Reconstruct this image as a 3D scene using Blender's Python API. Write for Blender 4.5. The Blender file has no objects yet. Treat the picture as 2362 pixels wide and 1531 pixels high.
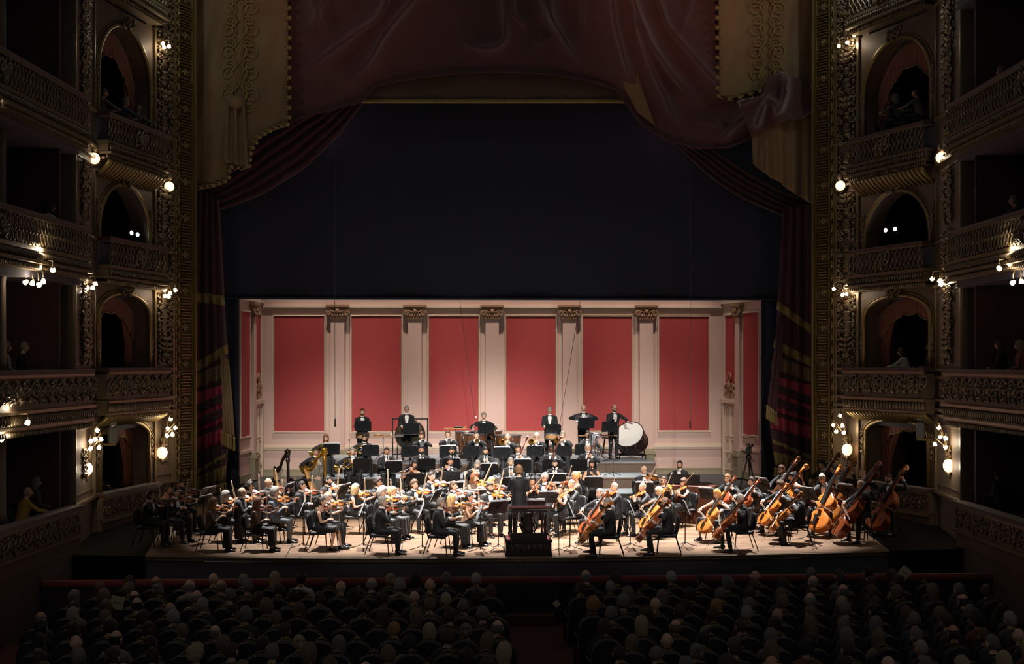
import bpy, math, random
import numpy as np
from mathutils import Matrix, Vector
rng = random.Random(7)
PI = math.pi
S = bpy.context.scene
COL = S.collection

# ------------------------------------------------------------------ camera, world, light, exposure
F = 3300.0                 # focal length in pixels of the 2362 x 1531 frame
HOR = 835.0                # pixel row of the horizon
YAW = math.radians(3.0)
CAM = np.array([-2.0, 0.0, 4.5])
DIR = np.array([math.sin(YAW), math.cos(YAW), 0.0])
RGT = np.array([math.cos(YAW), -math.sin(YAW), 0.0])
UP = np.array([0.0, 0.0, 1.0])
cd = bpy.data.cameras.new('camera'); cam = bpy.data.objects.new('camera', cd); COL.objects.link(cam)
cd.sensor_width = 36.0; cd.lens = F / 2362.0 * 36.0
cd.shift_y = (HOR - 765.5) / 2362.0
cd.clip_end = 300.0
cam.location = CAM.tolist(); cam.rotation_euler = (PI / 2, 0, -YAW)
S.camera = cam

w = bpy.data.worlds.new('hall_ambience'); S.world = w; w.use_nodes = True
w.node_tree.nodes['Background'].inputs[0].default_value = (0.98, 0.95, 0.97, 1)
w.node_tree.nodes['Background'].inputs[1].default_value = 0.058

S.view_settings.view_transform = 'Standard'
S.view_settings.look = 'None'
S.view_settings.gamma = 1.0
S.view_settings.use_curve_mapping = False
S.view_settings.exposure = 0.0
S.cycles.max_bounces = 5; S.cycles.diffuse_bounces = 2; S.cycles.glossy_bounces = 2; S.cycles.transmission_bounces = 2
S.cycles.caustics_reflective = False; S.cycles.caustics_refractive = False

def spot(name, loc, aim, power, size, blend, color=(1, 0.95, 0.88), radius=0.5):
    l = bpy.data.lights.new(name, 'SPOT'); l.energy = power; l.spot_size = math.radians(size); l.spot_blend = blend
    l.color = color; l.shadow_soft_size = radius
    o = bpy.data.objects.new(name, l); COL.objects.link(o); o.location = loc
    o.rotation_euler = (Vector(aim) - Vector(loc)).to_track_quat('-Z', 'Y').to_euler()
    return o
# lighting bridge above the stage: a row of stage lanterns in front of the drapery pointing down on the orchestra
for i, (x, aimx, p) in enumerate([(-6.4, -5.1, 46000), (-3.6, -2.6, 44000), (-1.2, -0.8, 44000), (1.2, 1.1, 44000), (3.6, 3.0, 44000), (6.8, 5.9, 54000)]):
    spot('stage_lantern', (x, 39.0, 17.5), (aimx, 36.2, 0.8), p, 22, 0.75, (1, 0.965, 0.93), 0.25)
for i, x in enumerate([-5.2, -1.8, 1.8, 5.2]):
    spot('stage_lantern', (x, 44.8, 12.6), (x * 0.8, 41.2, 1.2), 8000, 34, 0.8, (1, 0.97, 0.94), 0.25)
# battens behind the black border washing the orchestra shell
for i, (x, p) in enumerate([(-6.2, 4800), (-3.1, 5600), (0.0, 5800), (3.1, 5600), (6.2, 4800)]):
    spot('shell_batten', (x, 46.0, 15.5), (x * 0.95, 48.7, 0.2), p, 34, 1.0, (1, 0.84, 0.72), 0.2)
# lanterns in the ceiling of the house, throwing under the black border onto the players
for i, (x, p) in enumerate([(-4.5, 45000), (0.0, 45000), (4.5, 45000)]):
    spot('house_lantern', (x, 8.0, 17.5), (x * 0.66, 38.6, 1.2), p, 13.5, 0.8, (1, 0.9, 0.82), 0.9)
for i, (x, p) in enumerate([(-5.0, 44000), (0.0, 72000), (5.0, 40000)]):
    spot('house_lantern', (x, 8.0, 17.5), (x * 1.05, 46.4, 1.9), p, 10, 0.9, (1, 0.93, 0.86), 0.9)
# two dim warm lanterns of the house grazing the gold and red drapery
for x, p in ((-5.2, 2600), (5.4, 5200)):
    spot('drapery_lantern', (x * 0.4, 14.0, 19.0), (x, 43.9, 16.6), p, 17, 1.0, (1, 0.5, 0.3), 0.6)

# ------------------------------------------------------------------ pixel helpers (frame 2362 x 1531) -> points of the hall
def ray(px, py):
    return DIR + RGT * ((px - 1181.0) / F) + UP * ((HOR - py) / F)
def pt(px, py, D):
    return CAM + ray(px, py) * D
def ptY(px, py, Y):
    r = ray(px, py); return CAM + r * ((Y - CAM[1]) / r[1])
def ptZ(px, py, z):
    r = ray(px, py); return CAM + r * ((z - CAM[2]) / r[2])
STAGE_Y = 33.0; RAKE = 0.04
def floor_z(y):
    return RAKE * (y - STAGE_Y)

# ------------------------------------------------------------------ mesh helpers
class G:
    """a bag of vertices and faces"""
    def __init__(s): s.v = []; s.f = []; s.m = []; s.n = 0
    def add(s, v, f, mi=0):
        v = np.asarray(v, float).reshape(-1, 3); s.v.append(v)
        k = s.n; s.f += [tuple(i + k for i in q) for q in f]; s.m += [mi] * len(f); s.n += len(v); return s
    def join(s, g, M=None, mi=None):
        v = g.verts()
        if M is not None: v = xf(M, v)
        k = s.n; s.v.append(v); s.f += [tuple(i + k for i in q) for q in g.f]
        s.m += (g.m if mi is None else [mi] * len(g.f)); s.n += len(v); return s
    def verts(s): return np.vstack(s.v) if s.v else np.zeros((0, 3))
    def copy(s):
        g = G(); g.add(s.verts().copy(), s.f); g.m = list(s.m); return g
    # shapes
    def box(s, c, d, mi=0, M=None, taper=1.0):
        x, y, z = np.array(d) / 2; t = taper
        v = np.array([(-x, -y, -z), (x, -y, -z), (x, y, -z), (-x, y, -z), (-x * t, -y * t, z), (x * t, -y * t, z), (x * t, y * t, z), (-x * t, y * t, z)]) + np.array(c)
        if M is not None: v = xf(M, v)
        return s.add(v, [(0, 3, 2, 1), (4, 5, 6, 7), (0, 1, 5, 4), (1, 2, 6, 5), (2, 3, 7, 6), (3, 0, 4, 7)], mi)
    def tube(s, path, r, n=6, mi=0, caps=True, flat=1.0):
        P = np.asarray(path, float); k = len(P); r = np.broadcast_to(np.asarray(r, float), (k,))
        T = np.zeros_like(P); T[1:-1] = P[2:] - P[:-2]; T[0] = P[1] - P[0]; T[-1] = P[-1] - P[-2]
        T /= np.linalg.norm(T, axis=1)[:, None] + 1e-12
        a = np.array([0, 0, 1.0]) if abs(T[0][2]) < 0.9 else np.array([1.0, 0, 0])
        rings = []
        for i in range(k):
            a = a - T[i] * a.dot(T[i]); a /= np.linalg.norm(a) + 1e-12; b = np.cross(T[i], a)
            th = np.arange(n) * 2 * PI / n
            rings.append(P[i] + r[i] * (np.cos(th)[:, None] * a + np.sin(th)[:, None] * b * flat))
        return s.loft(rings, mi, caps)
    def loft(s, rings, mi=0, caps=True):
        n = len(rings[0]); k = len(rings); v = np.vstack(rings); f = []
        for i in range(k - 1):
            for j in range(n):
                j2 = (j + 1) % n
                f.append((i * n + j, i * n + j2, (i + 1) * n + j2, (i + 1) * n + j))
        if caps: f.append(tuple(range(n - 1, -1, -1))); f.append(tuple((k - 1) * n + j for j in range(n)))
        return s.add(v, f, mi)
    def lathe(s, prof, n=12, mi=0, M=None, caps=True):
        th = np.arange(n) * 2 * PI / n; rings = [np.stack([r * np.cos(th), r * np.sin(th), np.full(n, z)], 1) for r, z in prof]
        if M is not None: rings = [xf(M, q) for q in rings]
        return s.loft(rings, mi, caps)
    def ball(s, c, r, nu=10, nv=7, mi=0, M=None):
        r = np.broadcast_to(np.asarray(r, float), (3,)); th = np.arange(nu) * 2 * PI / nu
        v = [(0, 0, -1)]
        for i in range(1, nv):
            p = -PI / 2 + PI * i / nv
            v += [(math.cos(p) * math.cos(t), math.cos(p) * math.sin(t), math.sin(p)) for t in th]
        v.append((0, 0, 1)); v = np.array(v) * r
        v = xf(M, v) + np.array(c) if M is not None else v + np.array(c)
        f = []; L = nu * (nv - 1) + 1
        for j in range(nu):
            j2 = (j + 1) % nu; f.append((0, 1 + j2, 1 + j)); f.append((L, L - nu + j, L - nu + j2))
            for i in range(nv - 2):
                a = 1 + i * nu; f.append((a + j, a + j2, a + nu + j2, a + nu + j))
        return s.add(v, f, mi)
    def prism(s, outline, z0, z1, mi=0, M=None):
        """2D outline (x, y) extruded in z"""
        o = np.asarray(outline, float); n = len(o)
        v = np.vstack([np.c_[o, np.full(n, z0)], np.c_[o, np.full(n, z1)]])
        if M is not None: v = xf(M, v)
        f = [tuple(range(n - 1, -1, -1)), tuple(range(n, 2 * n))] + [(i, (i + 1) % n, n + (i + 1) % n, n + i) for i in range(n)]
        return s.add(v, f, mi)
    def sheet(s, P, t, mi=0):
        """grid of points (nv, nu, 3) turned into a closed sheet of thickness t"""
        P = np.asarray(P, float); nv, nu, _ = P.shape
        du = np.gradient(P, axis=1); dv = np.gradient(P, axis=0); N = np.cross(du, dv); N /= np.linalg.norm(N, axis=2)[..., None] + 1e-12
        v = np.vstack([P.reshape(-1, 3), (P + N * t).reshape(-1, 3)]); o = nu * nv; f = []
        for i in range(nv - 1):
            for j in range(nu - 1):
                a = i * nu + j; f.append((a, a + nu, a + nu + 1, a + 1)); f.append((o + a, o + a + 1, o + a + nu + 1, o + a + nu))
        for j in range(nu - 1):
            a = j; f.append((a, a + 1, o + a + 1, o + a)); a = (nv - 1) * nu + j; f.append((a + 1, a, o + a, o + a + 1))
        for i in range(nv - 1):
            a = i * nu; f.append((a + nu, a, o + a, o + a + nu)); a = i * nu + nu - 1; f.append((a, a + nu, o + a + nu, o + a))
        return s.add(v, f, mi)
    def mesh(s, name, mats, smooth=False):
        me = bpy.data.meshes.new(name)
        me.from_pydata(s.verts().tolist(), [], s.f)
        if any(s.m): me.polygons.foreach_set('material_index', s.m)
        for m in (mats if isinstance(mats, (list, tuple)) else [mats]): me.materials.append(m)
        if smooth: me.polygons.foreach_set('use_smooth', [True] * len(me.polygons))
        me.update(); return me

def xf(M, v):
    M = np.asarray(M, float); return v @ M[:3, :3].T + M[:3, 3]
def T4(x=0, y=0, z=0):
    m = np.eye(4); m[:3, 3] = (x, y, z); return m
def R4(ax, a):
    return np.array(Matrix.Rotation(a, 4, ax))
def S4(x, y=None, z=None):
    return np.diag([x, x if y is None else y, x if z is None else z, 1.0])
def frame(o, y, zh):
    """matrix with origin o, local +Y along y, local +Z near zh"""
    y = np.array(y, float); y /= np.linalg.norm(y); z = np.array(zh, float); z = z - y * z.dot(y); z /= np.linalg.norm(z); x = np.cross(y, z)
    m = np.eye(4); m[:3, 0] = x; m[:3, 1] = y; m[:3, 2] = z; m[:3, 3] = o; return m
def nrm(a):
    a = np.array(a, float); return a / (np.linalg.norm(a) + 1e-12)

def ob(name, data, parent=None, M=None, **tags):
    o = bpy.data.objects.new(name, data); COL.objects.link(o)
    if parent is not None: o.parent = parent
    if M is not None: o.matrix_local = Matrix(np.asarray(M).tolist())
    for k, v in tags.items(): o[k] = v
    return o
def part(name, g, mats, parent, M=None, smooth=False):
    return ob(name, g.mesh(name, mats, smooth), parent, M)
def thing(name, label, cat, M=None, g=None, mats=None, group=None, smooth=False, data=None):
    d = data if data is not None else (g.mesh(name, mats, smooth) if g is not None else None)
    o = ob(name, d, None, M, label=label, category=cat)
    if group: o['group'] = group
    return o
def struct(name, g, mats, smooth=False, M=None):
    return ob(name, g.mesh(name, mats, smooth), None, M, kind='structure')
def copy_tree(src, M, label, parent=None):
    o = src.copy(); COL.objects.link(o); o.parent = parent
    if parent is None:
        o.matrix_local = Matrix(np.asarray(M).tolist()); o['label'] = label
    for c in src.children: copy_tree(c, None, None, o)
    return o
def paint(o, slot, m):
    """own material on a shared mesh"""
    o.material_slots[slot].link = 'OBJECT'; o.material_slots[slot].material = m

# ------------------------------------------------------------------ materials
def lin(c):
    if isinstance(c, str): c = [int(c[i:i + 2], 16) / 255 for i in (0, 2, 4)]
    return tuple((x / 12.92 if x <= 0.04045 else ((x + 0.055) / 1.055) ** 2.4) for x in c)
_mats = {}
def mat(name, col, rough=0.6, metal=0.0, var=0.0, scale=8.0, bump=0.0, bscale=40.0, spec=0.5, emit=None, es=0.0, sheen=0.0, coat=0.0):
    if name in _mats: return _mats[name]
    m = bpy.data.materials.new(name); m.use_nodes = True; nt = m.node_tree; b = nt.nodes['Principled BSDF']
    c = lin(col); b.inputs['Base Color'].default_value = (*c, 1); b.inputs['Roughness'].default_value = rough
    b.inputs['Metallic'].default_value = metal; b.inputs['Specular IOR Level'].default_value = spec
    if sheen: b.inputs['Sheen Weight'].default_value = sheen
    if coat: b.inputs['Coat Weight'].default_value = coat
    if emit is not None:
        b.inputs['Emission Color'].default_value = (*lin(emit), 1); b.inputs['Emission Strength'].default_value = es
    if var or bump:
        tc = nt.nodes.new('ShaderNodeTexCoord')
    if var:
        n = nt.nodes.new('ShaderNodeTexNoise'); n.inputs['Scale'].default_value = scale; n.inputs['Detail'].default_value = 4
        nt.links.new(tc.outputs['Object'], n.inputs['Vector'])
        mx = nt.nodes.new('ShaderNodeMix'); mx.data_type = 'RGBA'
        mx.inputs[6].default_value = (*[x * (1 - var) for x in c], 1); mx.inputs[7].default_value = (*[min(1, x * (1 + var)) for x in c], 1)
        nt.links.new(n.outputs['Fac'], mx.inputs[0]); nt.links.new(mx.outputs[2], b.inputs['Base Color'])
    if bump:
        n2 = nt.nodes.new('ShaderNodeTexNoise'); n2.inputs['Scale'].default_value = bscale; n2.inputs['Detail'].default_value = 3
        nt.links.new(tc.outputs['Object'], n2.inputs['Vector'])
        bp = nt.nodes.new('ShaderNodeBump'); bp.inputs['Strength'].default_value = bump; bp.inputs['Distance'].default_value = 0.02
        nt.links.new(n2.outputs['Fac'], bp.inputs['Height']); nt.links.new(bp.outputs['Normal'], b.inputs['Normal'])
    _mats[name] = m; return m
# ================================================================== THE STAGE AND THE ORCHESTRA SHELL
def plank_mat():
    m = bpy.data.materials.new('stage_boards'); m.use_nodes = True; nt = m.node_tree; b = nt.nodes['Principled BSDF']
    tc = nt.nodes.new('ShaderNodeTexCoord'); mp = nt.nodes.new('ShaderNodeMapping'); nt.links.new(tc.outputs['Object'], mp.inputs['Vector'])
    br = nt.nodes.new('ShaderNodeTexBrick'); nt.links.new(mp.outputs['Vector'], br.inputs['Vector'])
    br.inputs['Color1'].default_value = (*lin('82654a'), 1); br.inputs['Color2'].default_value = (*lin('684c36'), 1); br.inputs['Mortar'].default_value = (*lin('44321f'), 1)
    br.inputs['Scale'].default_value = 1.0; br.inputs['Brick Width'].default_value = 1.9; br.inputs['Row Height'].default_value = 0.14; br.inputs['Mortar Size'].default_value = 0.006
    n = nt.nodes.new('ShaderNodeTexNoise'); n.inputs['Scale'].default_value = 3.0; n.inputs['Detail'].default_value = 5; nt.links.new(mp.outputs['Vector'], n.inputs['Vector'])
    mx = nt.nodes.new('ShaderNodeMix'); mx.data_type = 'RGBA'; mx.blend_type = 'MULTIPLY'; mx.inputs[0].default_value = 0.6
    rp = nt.nodes.new('ShaderNodeValToRGB'); rp.color_ramp.elements[0].position = 0.3; rp.color_ramp.elements[0].color = (0.35, 0.33, 0.3, 1); rp.color_ramp.elements[1].position = 0.7
    nt.links.new(n.outputs['Fac'], rp.inputs['Fac']); nt.links.new(br.outputs['Color'], mx.inputs[6]); nt.links.new(rp.outputs['Color'], mx.inputs[7])
    nt.links.new(mx.outputs[2], b.inputs['Base Color']); b.inputs['Roughness'].default_value = 0.5
    return m
M_boards = plank_mat()
M_black = mat('black_paint', '17171a', 0.7, var=0.2)
M_backfloor = mat('grey_stage_floor', '4a4a4c', 0.75, var=0.2, scale=3)
M_fascia = mat('dark_stage_front', '454148', 0.8, var=0.3, scale=6)
M_wood_edge = mat('worn_oak_edge', '6a563c', 0.5, var=0.3)
M_riser_top = mat('blue_grey_platform_top', '8f979c', 0.65, var=0.12, scale=5)
M_riser_face = mat('brown_platform_face', '5d4a3c', 0.7, var=0.2)
M_shell = mat('cream_shell_paint', 'd2b3a7', 0.75, var=0.05, scale=2, bump=0.05)
M_shell_trim = mat('ivory_shell_moulding', 'd8c4ae', 0.6, var=0.05)
M_shell_shade = mat('olive_shell_plinth', '9a8f74', 0.7, var=0.1)
M_redpanel = mat('crimson_silk_panel', 'a83c3c', 0.7, var=0.12, scale=30, bump=0.1, bscale=200)
M_capital = mat('umber_gilt_capital', '9c7a5c', 0.55, var=0.25, scale=20)

# stage floor: apron with a bowed front edge, raked up towards the shell
N = 40; g = G()
front = [(x, STAGE_Y + 0.55 * (abs(x) / 8.8) ** 2.2) for x in np.linspace(-8.75, 8.75, N)]
outline = front + [(9.6, 42.6), (-9.6, 42.6)]
v = [(x, y, floor_z(y)) for x, y in outline]; n = len(v)
v2 = [(x, y, floor_z(y) - 0.12) for x, y in outline]
g.add(v + v2, [tuple(range(n)), tuple(range(2 * n - 1, n - 1, -1))] + [(i, n + i, n + (i + 1) % n, (i + 1) % n) for i in range(n)])
stage = struct('floor', g, M_boards)
for (a_, b_) in (((652, 1292), (676, 1258)), ((925, 1291), (928, 1262)), ((1718, 1282), (1690, 1255))):
    p, q = [ptZ(u_, v_, 0.02) for u_, v_ in (a_, b_)]
    for e_ in (p, q): e_[1] = max(e_[1], STAGE_Y + 0.55 * (abs(e_[0]) / 8.8) ** 2.2 + .02); e_[2] = floor_z(e_[1]) + .001
    part('trap_seam', G().tube([p, q], 0.011, 4), M_black, stage)
g = G()                                             # rear stage, dull grey, runs under the shell and out to the wings
g.add([(-16, 42.6, floor_z(42.6) - 0.004), (16, 42.6, floor_z(42.6) - 0.004), (16, 52, floor_z(52)), (-16, 52, floor_z(52)), (-16, 42.6, 0), (16, 42.6, 0), (16, 52, 0.2), (-16, 52, 0.2)],
      [(0, 1, 2, 3), (7, 6, 5, 4), (0, 4, 5, 1), (1, 5, 6, 2), (2, 6, 7, 3), (3, 7, 4, 0)])
struct('floor_upstage', g, M_backfloor)
g = G()                                             # side floors between apron and the boxes, black
for sx in (-1, 1):
    q = [(sx * 8.75, 33.55), (sx * 12.4, 33.9), (sx * 12.4, 42.6), (sx * 8.75, 42.6)]
    if sx > 0: q = q[::-1]
    v = [(x, y, floor_z(y) - 0.01) for x, y in q] + [(x, y, -1.3) for x, y in q]
    g.add(v, [(3, 2, 1, 0), (4, 5, 6, 7), (0, 1, 5, 4), (1, 2, 6, 5), (2, 3, 7, 6), (3, 0, 4, 7)])
struct('floor_wings', g, mat('matt_black_wing_floor', '0d0d0e', 0.9, spec=0.1))
g = G(); P0 = np.array([[(x, y + 0.05, z) for x, y in front] for z in (-0.13, -1.3)]); g.sheet(P0, 0.08)
fascia = struct('wall_stage_front', g, M_fascia)
g = G(); g.tube([(x, y - 0.012, floor_z(y) - 0.03) for x, y in front], 0.022, 6); part('nosing', g, M_wood_edge, fascia, smooth=True)
g = G(); g.tube([(x, y - 0.012, floor_z(y) - 0.09) for x, y in front], 0.012, 6); part('bead', g, M_wood_edge, fascia, smooth=True)
g = G()
for x in (-5.15, 2.55, 7.2):
    g.box((x, STAGE_Y + 0.55 * (abs(x) / 8.8) ** 2.2 - 0.004, -0.07), (0.02, 0.04, 0.14))
part('joint_strip', g, M_black, fascia)

# risers
def platform(name, label, x0, x1, y0, y1, z, topmat, mats):
    zb = floor_z(y0) - 0.02
    o = thing(name, label, 'platform', None)
    part('deck', G().box(((x0 + x1) / 2, (y0 + y1) / 2, z - 0.02), (x1 - x0, y1 - y0, 0.04)), topmat, o)
    part('nosing', G().box(((x0 + x1) / 2, y0 - 0.012, z - 0.03), (x1 - x0 + 0.04, 0.024, 0.05)), mats, o)
    part('face_board', G().box(((x0 + x1) / 2, y0 + 0.02, (z - 0.05 + zb) / 2), (x1 - x0 - 0.02, 0.03, z - 0.05 - zb)), mats, o)
    for sx, nm in ((x0 + 0.015, 'side_board'), (x1 - 0.015, 'side_board')):
        part(nm, G().box((sx, (y0 + y1) / 2 + 0.02, (z - 0.05 + zb) / 2), (0.03, y1 - y0 - 0.06, z - 0.05 - zb)), mats, o)
    return o
L0, L1, L2, L3 = 0.52, 0.78, 1.10, 1.40
platform('stage_riser', 'lowest dark platform under the flutes and oboes', -3.4, 3.0, 38.75, 40.28, L0, M_black, M_black)
platform('stage_riser', 'grey-topped platform under clarinets, bassoons and lower horns', -5.6, 4.3, 40.3, 42.0, L1, M_riser_top, M_black)
platform('stage_riser', 'blue-grey platform under the trumpets, trombones and tuba', -5.5, 4.6, 42.0, 43.9, L2, M_riser_top, M_riser_face)
platform('stage_riser', 'topmost blue-grey platform under the percussion, against the shell', -5.4, 4.75, 43.9, 48.2, L3, M_riser_top, M_riser_face)

# orchestra shell
SY = 49.0
def sx_of(px): return ptY(px, 900, SY)[0]
def sz_of(py, px=1135): return ptY(px, py, SY)[2]
xL, xR = sx_of(604), sx_of(1667); zT = 6.62; zB = floor_z(SY) - 0.02
g = G().box(((xL + xR) / 2, SY + 0.06, (zB + zT) / 2), (xR - xL + 0.3, 0.12, zT - zB))
back = struct('wall_back', g, M_shell)
def trim_frame(parent, x0, x1, z0, z1, y, wd=0.075, dep=0.05, name='panel_frame', m=None, horizontal=True):
    """a mitred moulding ring in the plane y (or along a custom matrix)"""
    g = G()
    prof = [(0, 0), (wd * 0.25, dep), (wd * 0.55, dep * 0.55), (wd * 0.85, dep * 0.9), (wd, 0)]
    rings = []
    for (cx, cz) in ((x0, z0), (x1, z0), (x1, z1), (x0, z1), (x0, z0)):
        sxx = -1 if cx == x0 else 1; szz = -1 if cz == z0 else 1
        rings.append(np.array([(cx + sxx * o, y - h, cz + szz * o) for o, h in prof]))
    g.loft(rings, 0, False)
    return part(name, g, m or M_shell_trim, parent)
PAN = [(633, 747), (812, 925), (990, 1103), (1168, 1281), (1345, 1457), (1521, 1634)]
zp0, zp1 = sz_of(993), sz_of(730)
for a, b in PAN:
    xa, xb = sx_of(a), sx_of(b)
    part('red_panel', G().box(((xa + xb) / 2, SY - 0.012, (zp0 + zp1) / 2), (xb - xa, 0.02, zp1 - zp0)), M_redpanel, back)
    trim_frame(back, xa, xb, zp0, zp1, SY)
def shell_pilaster(parent, x, y, wide=0.46, rot=0.0, M=None):
    MM = (T4(x, y, 0) @ R4('Z', rot)) if M is None else M
    p = part('pilaster', G().box((0, -0.06, (zB + 0.9 + 6.32) / 2), (wide, 0.12, 6.32 - zB - 0.9)), M_shell, parent, MM)
    b = G(); zc = zB
    b.box((0, -0.09, zc + 0.36), (wide + 0.10, 0.18, 0.72)).box((0, -0.11, zc + 0.76), (wide + 0.2, 0.24, 0.09)).box((0, -0.095, zc + 0.86), (wide + 0.08, 0.18, 0.1))
    part('plinth', b, M_shell_shade, p)
    c = G(); w2 = wide / 2 + 0.05
    c.box((0, -0.10, 6.42), (wide + 0.34, 0.22, 0.07)).box((0, -0.09, 6.345), (wide + 0.24, 0.18, 0.07))
    c.box((0, -0.08, 6.16), (wide * 0.92, 0.14, 0.28)); c.box((0, -0.085, 6.0), (wide + 0.06, 0.15, 0.045))
    for s in (-1, 1):                                 # volutes
        t = np.linspace(0, 2.1 * 2 * PI, 26); r = 0.105 * (1 - t / t[-1] * 0.85)
        c.tube(np.stack([s * (w2 + 0.02 + r * np.cos(t)), np.full_like(t, -0.17), 6.17 + r * np.sin(t)], 1), 0.02, 5)
        c.tube([(s * w2, -0.17, 6.27), (s * 0.1, -0.18, 6.2), (0, -0.18, 6.24)], 0.018, 5)
    c.ball((0, -0.17, 6.24), (0.07, 0.05, 0.075), 8, 6)
    for k in range(5): c.ball(((k - 2) * 0.085, -0.165, 6.09), (0.036, 0.03, 0.06), 6, 5)
    part('capital', c, M_capital, p, smooth=False)
    return p
for px in (779, 957, 1135, 1313, 1490): shell_pilaster(back, sx_of(px), SY)
part('cornice', G().box(((xL + xR) / 2, SY - 0.04, sz_of(708)), (xR - xL, 0.09, 0.07)).box(((xL + xR) / 2, SY - 0.025, sz_of(713)), (xR - xL, 0.05, 0.05)), M_shell_trim, back)
g = G()
for dz, dd in ((0.0, 0.07), (0.055, 0.045), (-0.055, 0.04)): g.box(((xL + xR) / 2, SY - dd / 2, sz_of(1031) + dz), (xR - xL, dd, 0.05))
part('chair_rail', g, M_shell_trim, back)
part('base_board', G().box(((xL + xR) / 2, SY - 0.025, zB + 0.10), (xR - xL, 0.05, 0.2)).box(((xL + xR) / 2, SY - 0.03, zB + 0.22), (xR - xL, 0.06, 0.035)), M_shell_shade, back)

def shell_side(name, bx, fx, sgn, doorn):
    """side wall from the back corner (bx, SY) to the front edge fx"""
    A = np.array([bx, SY, 0]); B = np.array([fx, 45.95, 0]); L = np.linalg.norm(B - A); u = (B - A) / L
    nrm_in = np.array([u[1], -u[0], 0]) * (1 if np.dot([u[1], -u[0], 0], [-sgn, 0, 0]) > 0 else -1)
    # local x along the wall (towards the house), local -y into the room
    MM = np.eye(4); MM[:3, 0] = u; MM[:3, 1] = -nrm_in; MM[:3, 3] = A
    flip = np.linalg.det(MM[:3, :3]) < 0
    if flip: MM[:3, 0] = -u; MM[:3, 3] = B
    X = (lambda t: L - t) if flip else (lambda t: t)
    bxx = lambda t0, t1, y, d, z0, z1: G().box(((X(t0) + X(t1)) / 2, y - d / 2, (z0 + z1) / 2), (abs(t1 - t0), d, z1 - z0))
    wl = struct(name, bxx(0, L, 0.12, 0.12, zB, zT + 0.1), M_shell, M=MM)
    # narrow bay with the door, next to the back wall; wide red bay at the front
    d0, d1 = 0.22, 1.12
    part('red_panel', bxx(d0 + 0.04, d1 - 0.04, 0, 0.02, 3.75, zp1 + 0.03), M_redpanel, wl)
    trim_frame(wl, *(sorted((X(d0 + 0.04), X(d1 - 0.04)))), 3.75, zp1 + 0.03, 0.0)
    p0, p1 = 1.72, 2.92
    part('red_panel', bxx(p0, p1, 0, 0.02, zp0 - 0.05, zp1 + 0.06), M_redpanel, wl)
    trim_frame(wl, *(sorted((X(p0), X(p1)))), zp0 - 0.05, zp1 + 0.06, 0.0)
    shell_pilaster(wl, 0, 0, 0.34, M=T4(X(1.42), 0, 0))
    dr = ob(doorn, bxx(d0, d1, -0.0, 0.03, zB, 3.1).mesh(doorn, M_shell_trim), wl)
    dr['kind'] = 'structure'
    for (a, b, z0, z1) in ((0.3, 0.64, 2.0, 2.95), (0.3, 0.64, 1.45, 1.85), (0.3, 0.64, 0.85, 1.35), (0.7, 1.04, 2.0, 2.95), (0.7, 1.04, 1.45, 1.85), (0.7, 1.04, 0.85, 1.35)):
        xa, xb = sorted((X(a), X(b)))
        trim_frame(dr, xa + 0.04, xb - 0.04, z0, z1, -0.03, 0.035, 0.02, 'door_panel')
    g = bxx(d0 - 0.12, d0, 0, 0.09, zB, 3.1); g.join(bxx(d1, d1 + 0.12, 0, 0.09, zB, 3.1)); g.join(bxx(d0 - 0.16, d1 + 0.16, 0, 0.11, 3.1, 3.24))
    part('door_casing', g, M_shell_trim, wl)
    # carved cartouche above the door
    g = G(); cx = X((d0 + d1) / 2)
    for s in (-1, 1):
        t = np.linspace(0, 3.6 * PI, 24); r = 0.16 * (1 - t / t[-1] * 0.8)
        g.tube(np.stack([cx + s * (0.2 + r * np.cos(t)), np.full_like(t, -0.05), 3.62 + r * np.sin(t)], 1), 0.028, 5)
        g.tube([(cx + s * 0.05, -0.05, 3.85), (cx + s * 0.16, -0.06, 3.98), (cx + s * 0.06, -0.05, 4.15)], [0.035, 0.03, 0.01], 5)
        g.tube([(cx + s * 0.34, -0.04, 3.55), (cx + s * 0.38, -0.05, 3.4), (cx + s * 0.34, -0.04, 3.3)], [0.03, 0.03, 0.01], 5)
    g.ball((cx, -0.05, 3.7), (0.1, 0.06, 0.2), 8, 6); g.ball((cx, -0.04, 3.42), (0.05, 0.04, 0.16), 8, 6)
    part('cartouche', g, M_capital, wl, smooth=True)
    part('chair_rail', bxx(p0 - 0.12, L, 0, 0.06, 1.55, 1.64), M_shell_trim, wl)
    part('cornice', bxx(0, L, 0, 0.08, 6.5, 6.6), M_shell_trim, wl)
    part('base_board', bxx(1.6, L, 0, 0.05, zB, zB + 0.24), M_shell_shade, wl)
shell_side('wall_left', xL, ptY(551, 900, 45.95)[0], -1, 'door_1')
shell_side('wall_right', xR, ptY(1758, 900, 45.95)[0], 1, 'door_2')

# black masking: border above the shell and legs at its sides, in shallow folds
M_velour = mat('black_velour_masking', '262b3e', 0.85, var=0.15, scale=4, sheen=0.15)
def hung(name, label, x0, x1, y, z0, z1, folds, amp, m=M_velour, cat='drape'):
    nu = max(8, int(folds * 6)); u = np.linspace(0, 1, nu); vz = np.linspace(0, 1, 5); P = np.zeros((5, nu, 3))
    for i, t in enumerate(vz):
        P[i, :, 0] = x0 + (x1 - x0) * u; P[i, :, 1] = y + amp * np.sin(u * folds * 2 * PI) * (0.5 + 0.5 * t); P[i, :, 2] = z1 + (z0 - z1) * t
    return thing(name, label, cat, None, G().sheet(P, 0.02), m, smooth=True)
zbord = ptY(1181, 691, 45.5)[2]
o = hung('masking_border', 'wide black velour border hanging above the cream shell', -12, 12, 45.5, zbord, 19.5, 6, 0.03)
part('hem', G().box((0, 45.49, zbord + 0.03), (23.9, 0.11, 0.06)), M_velour, o)
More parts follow.
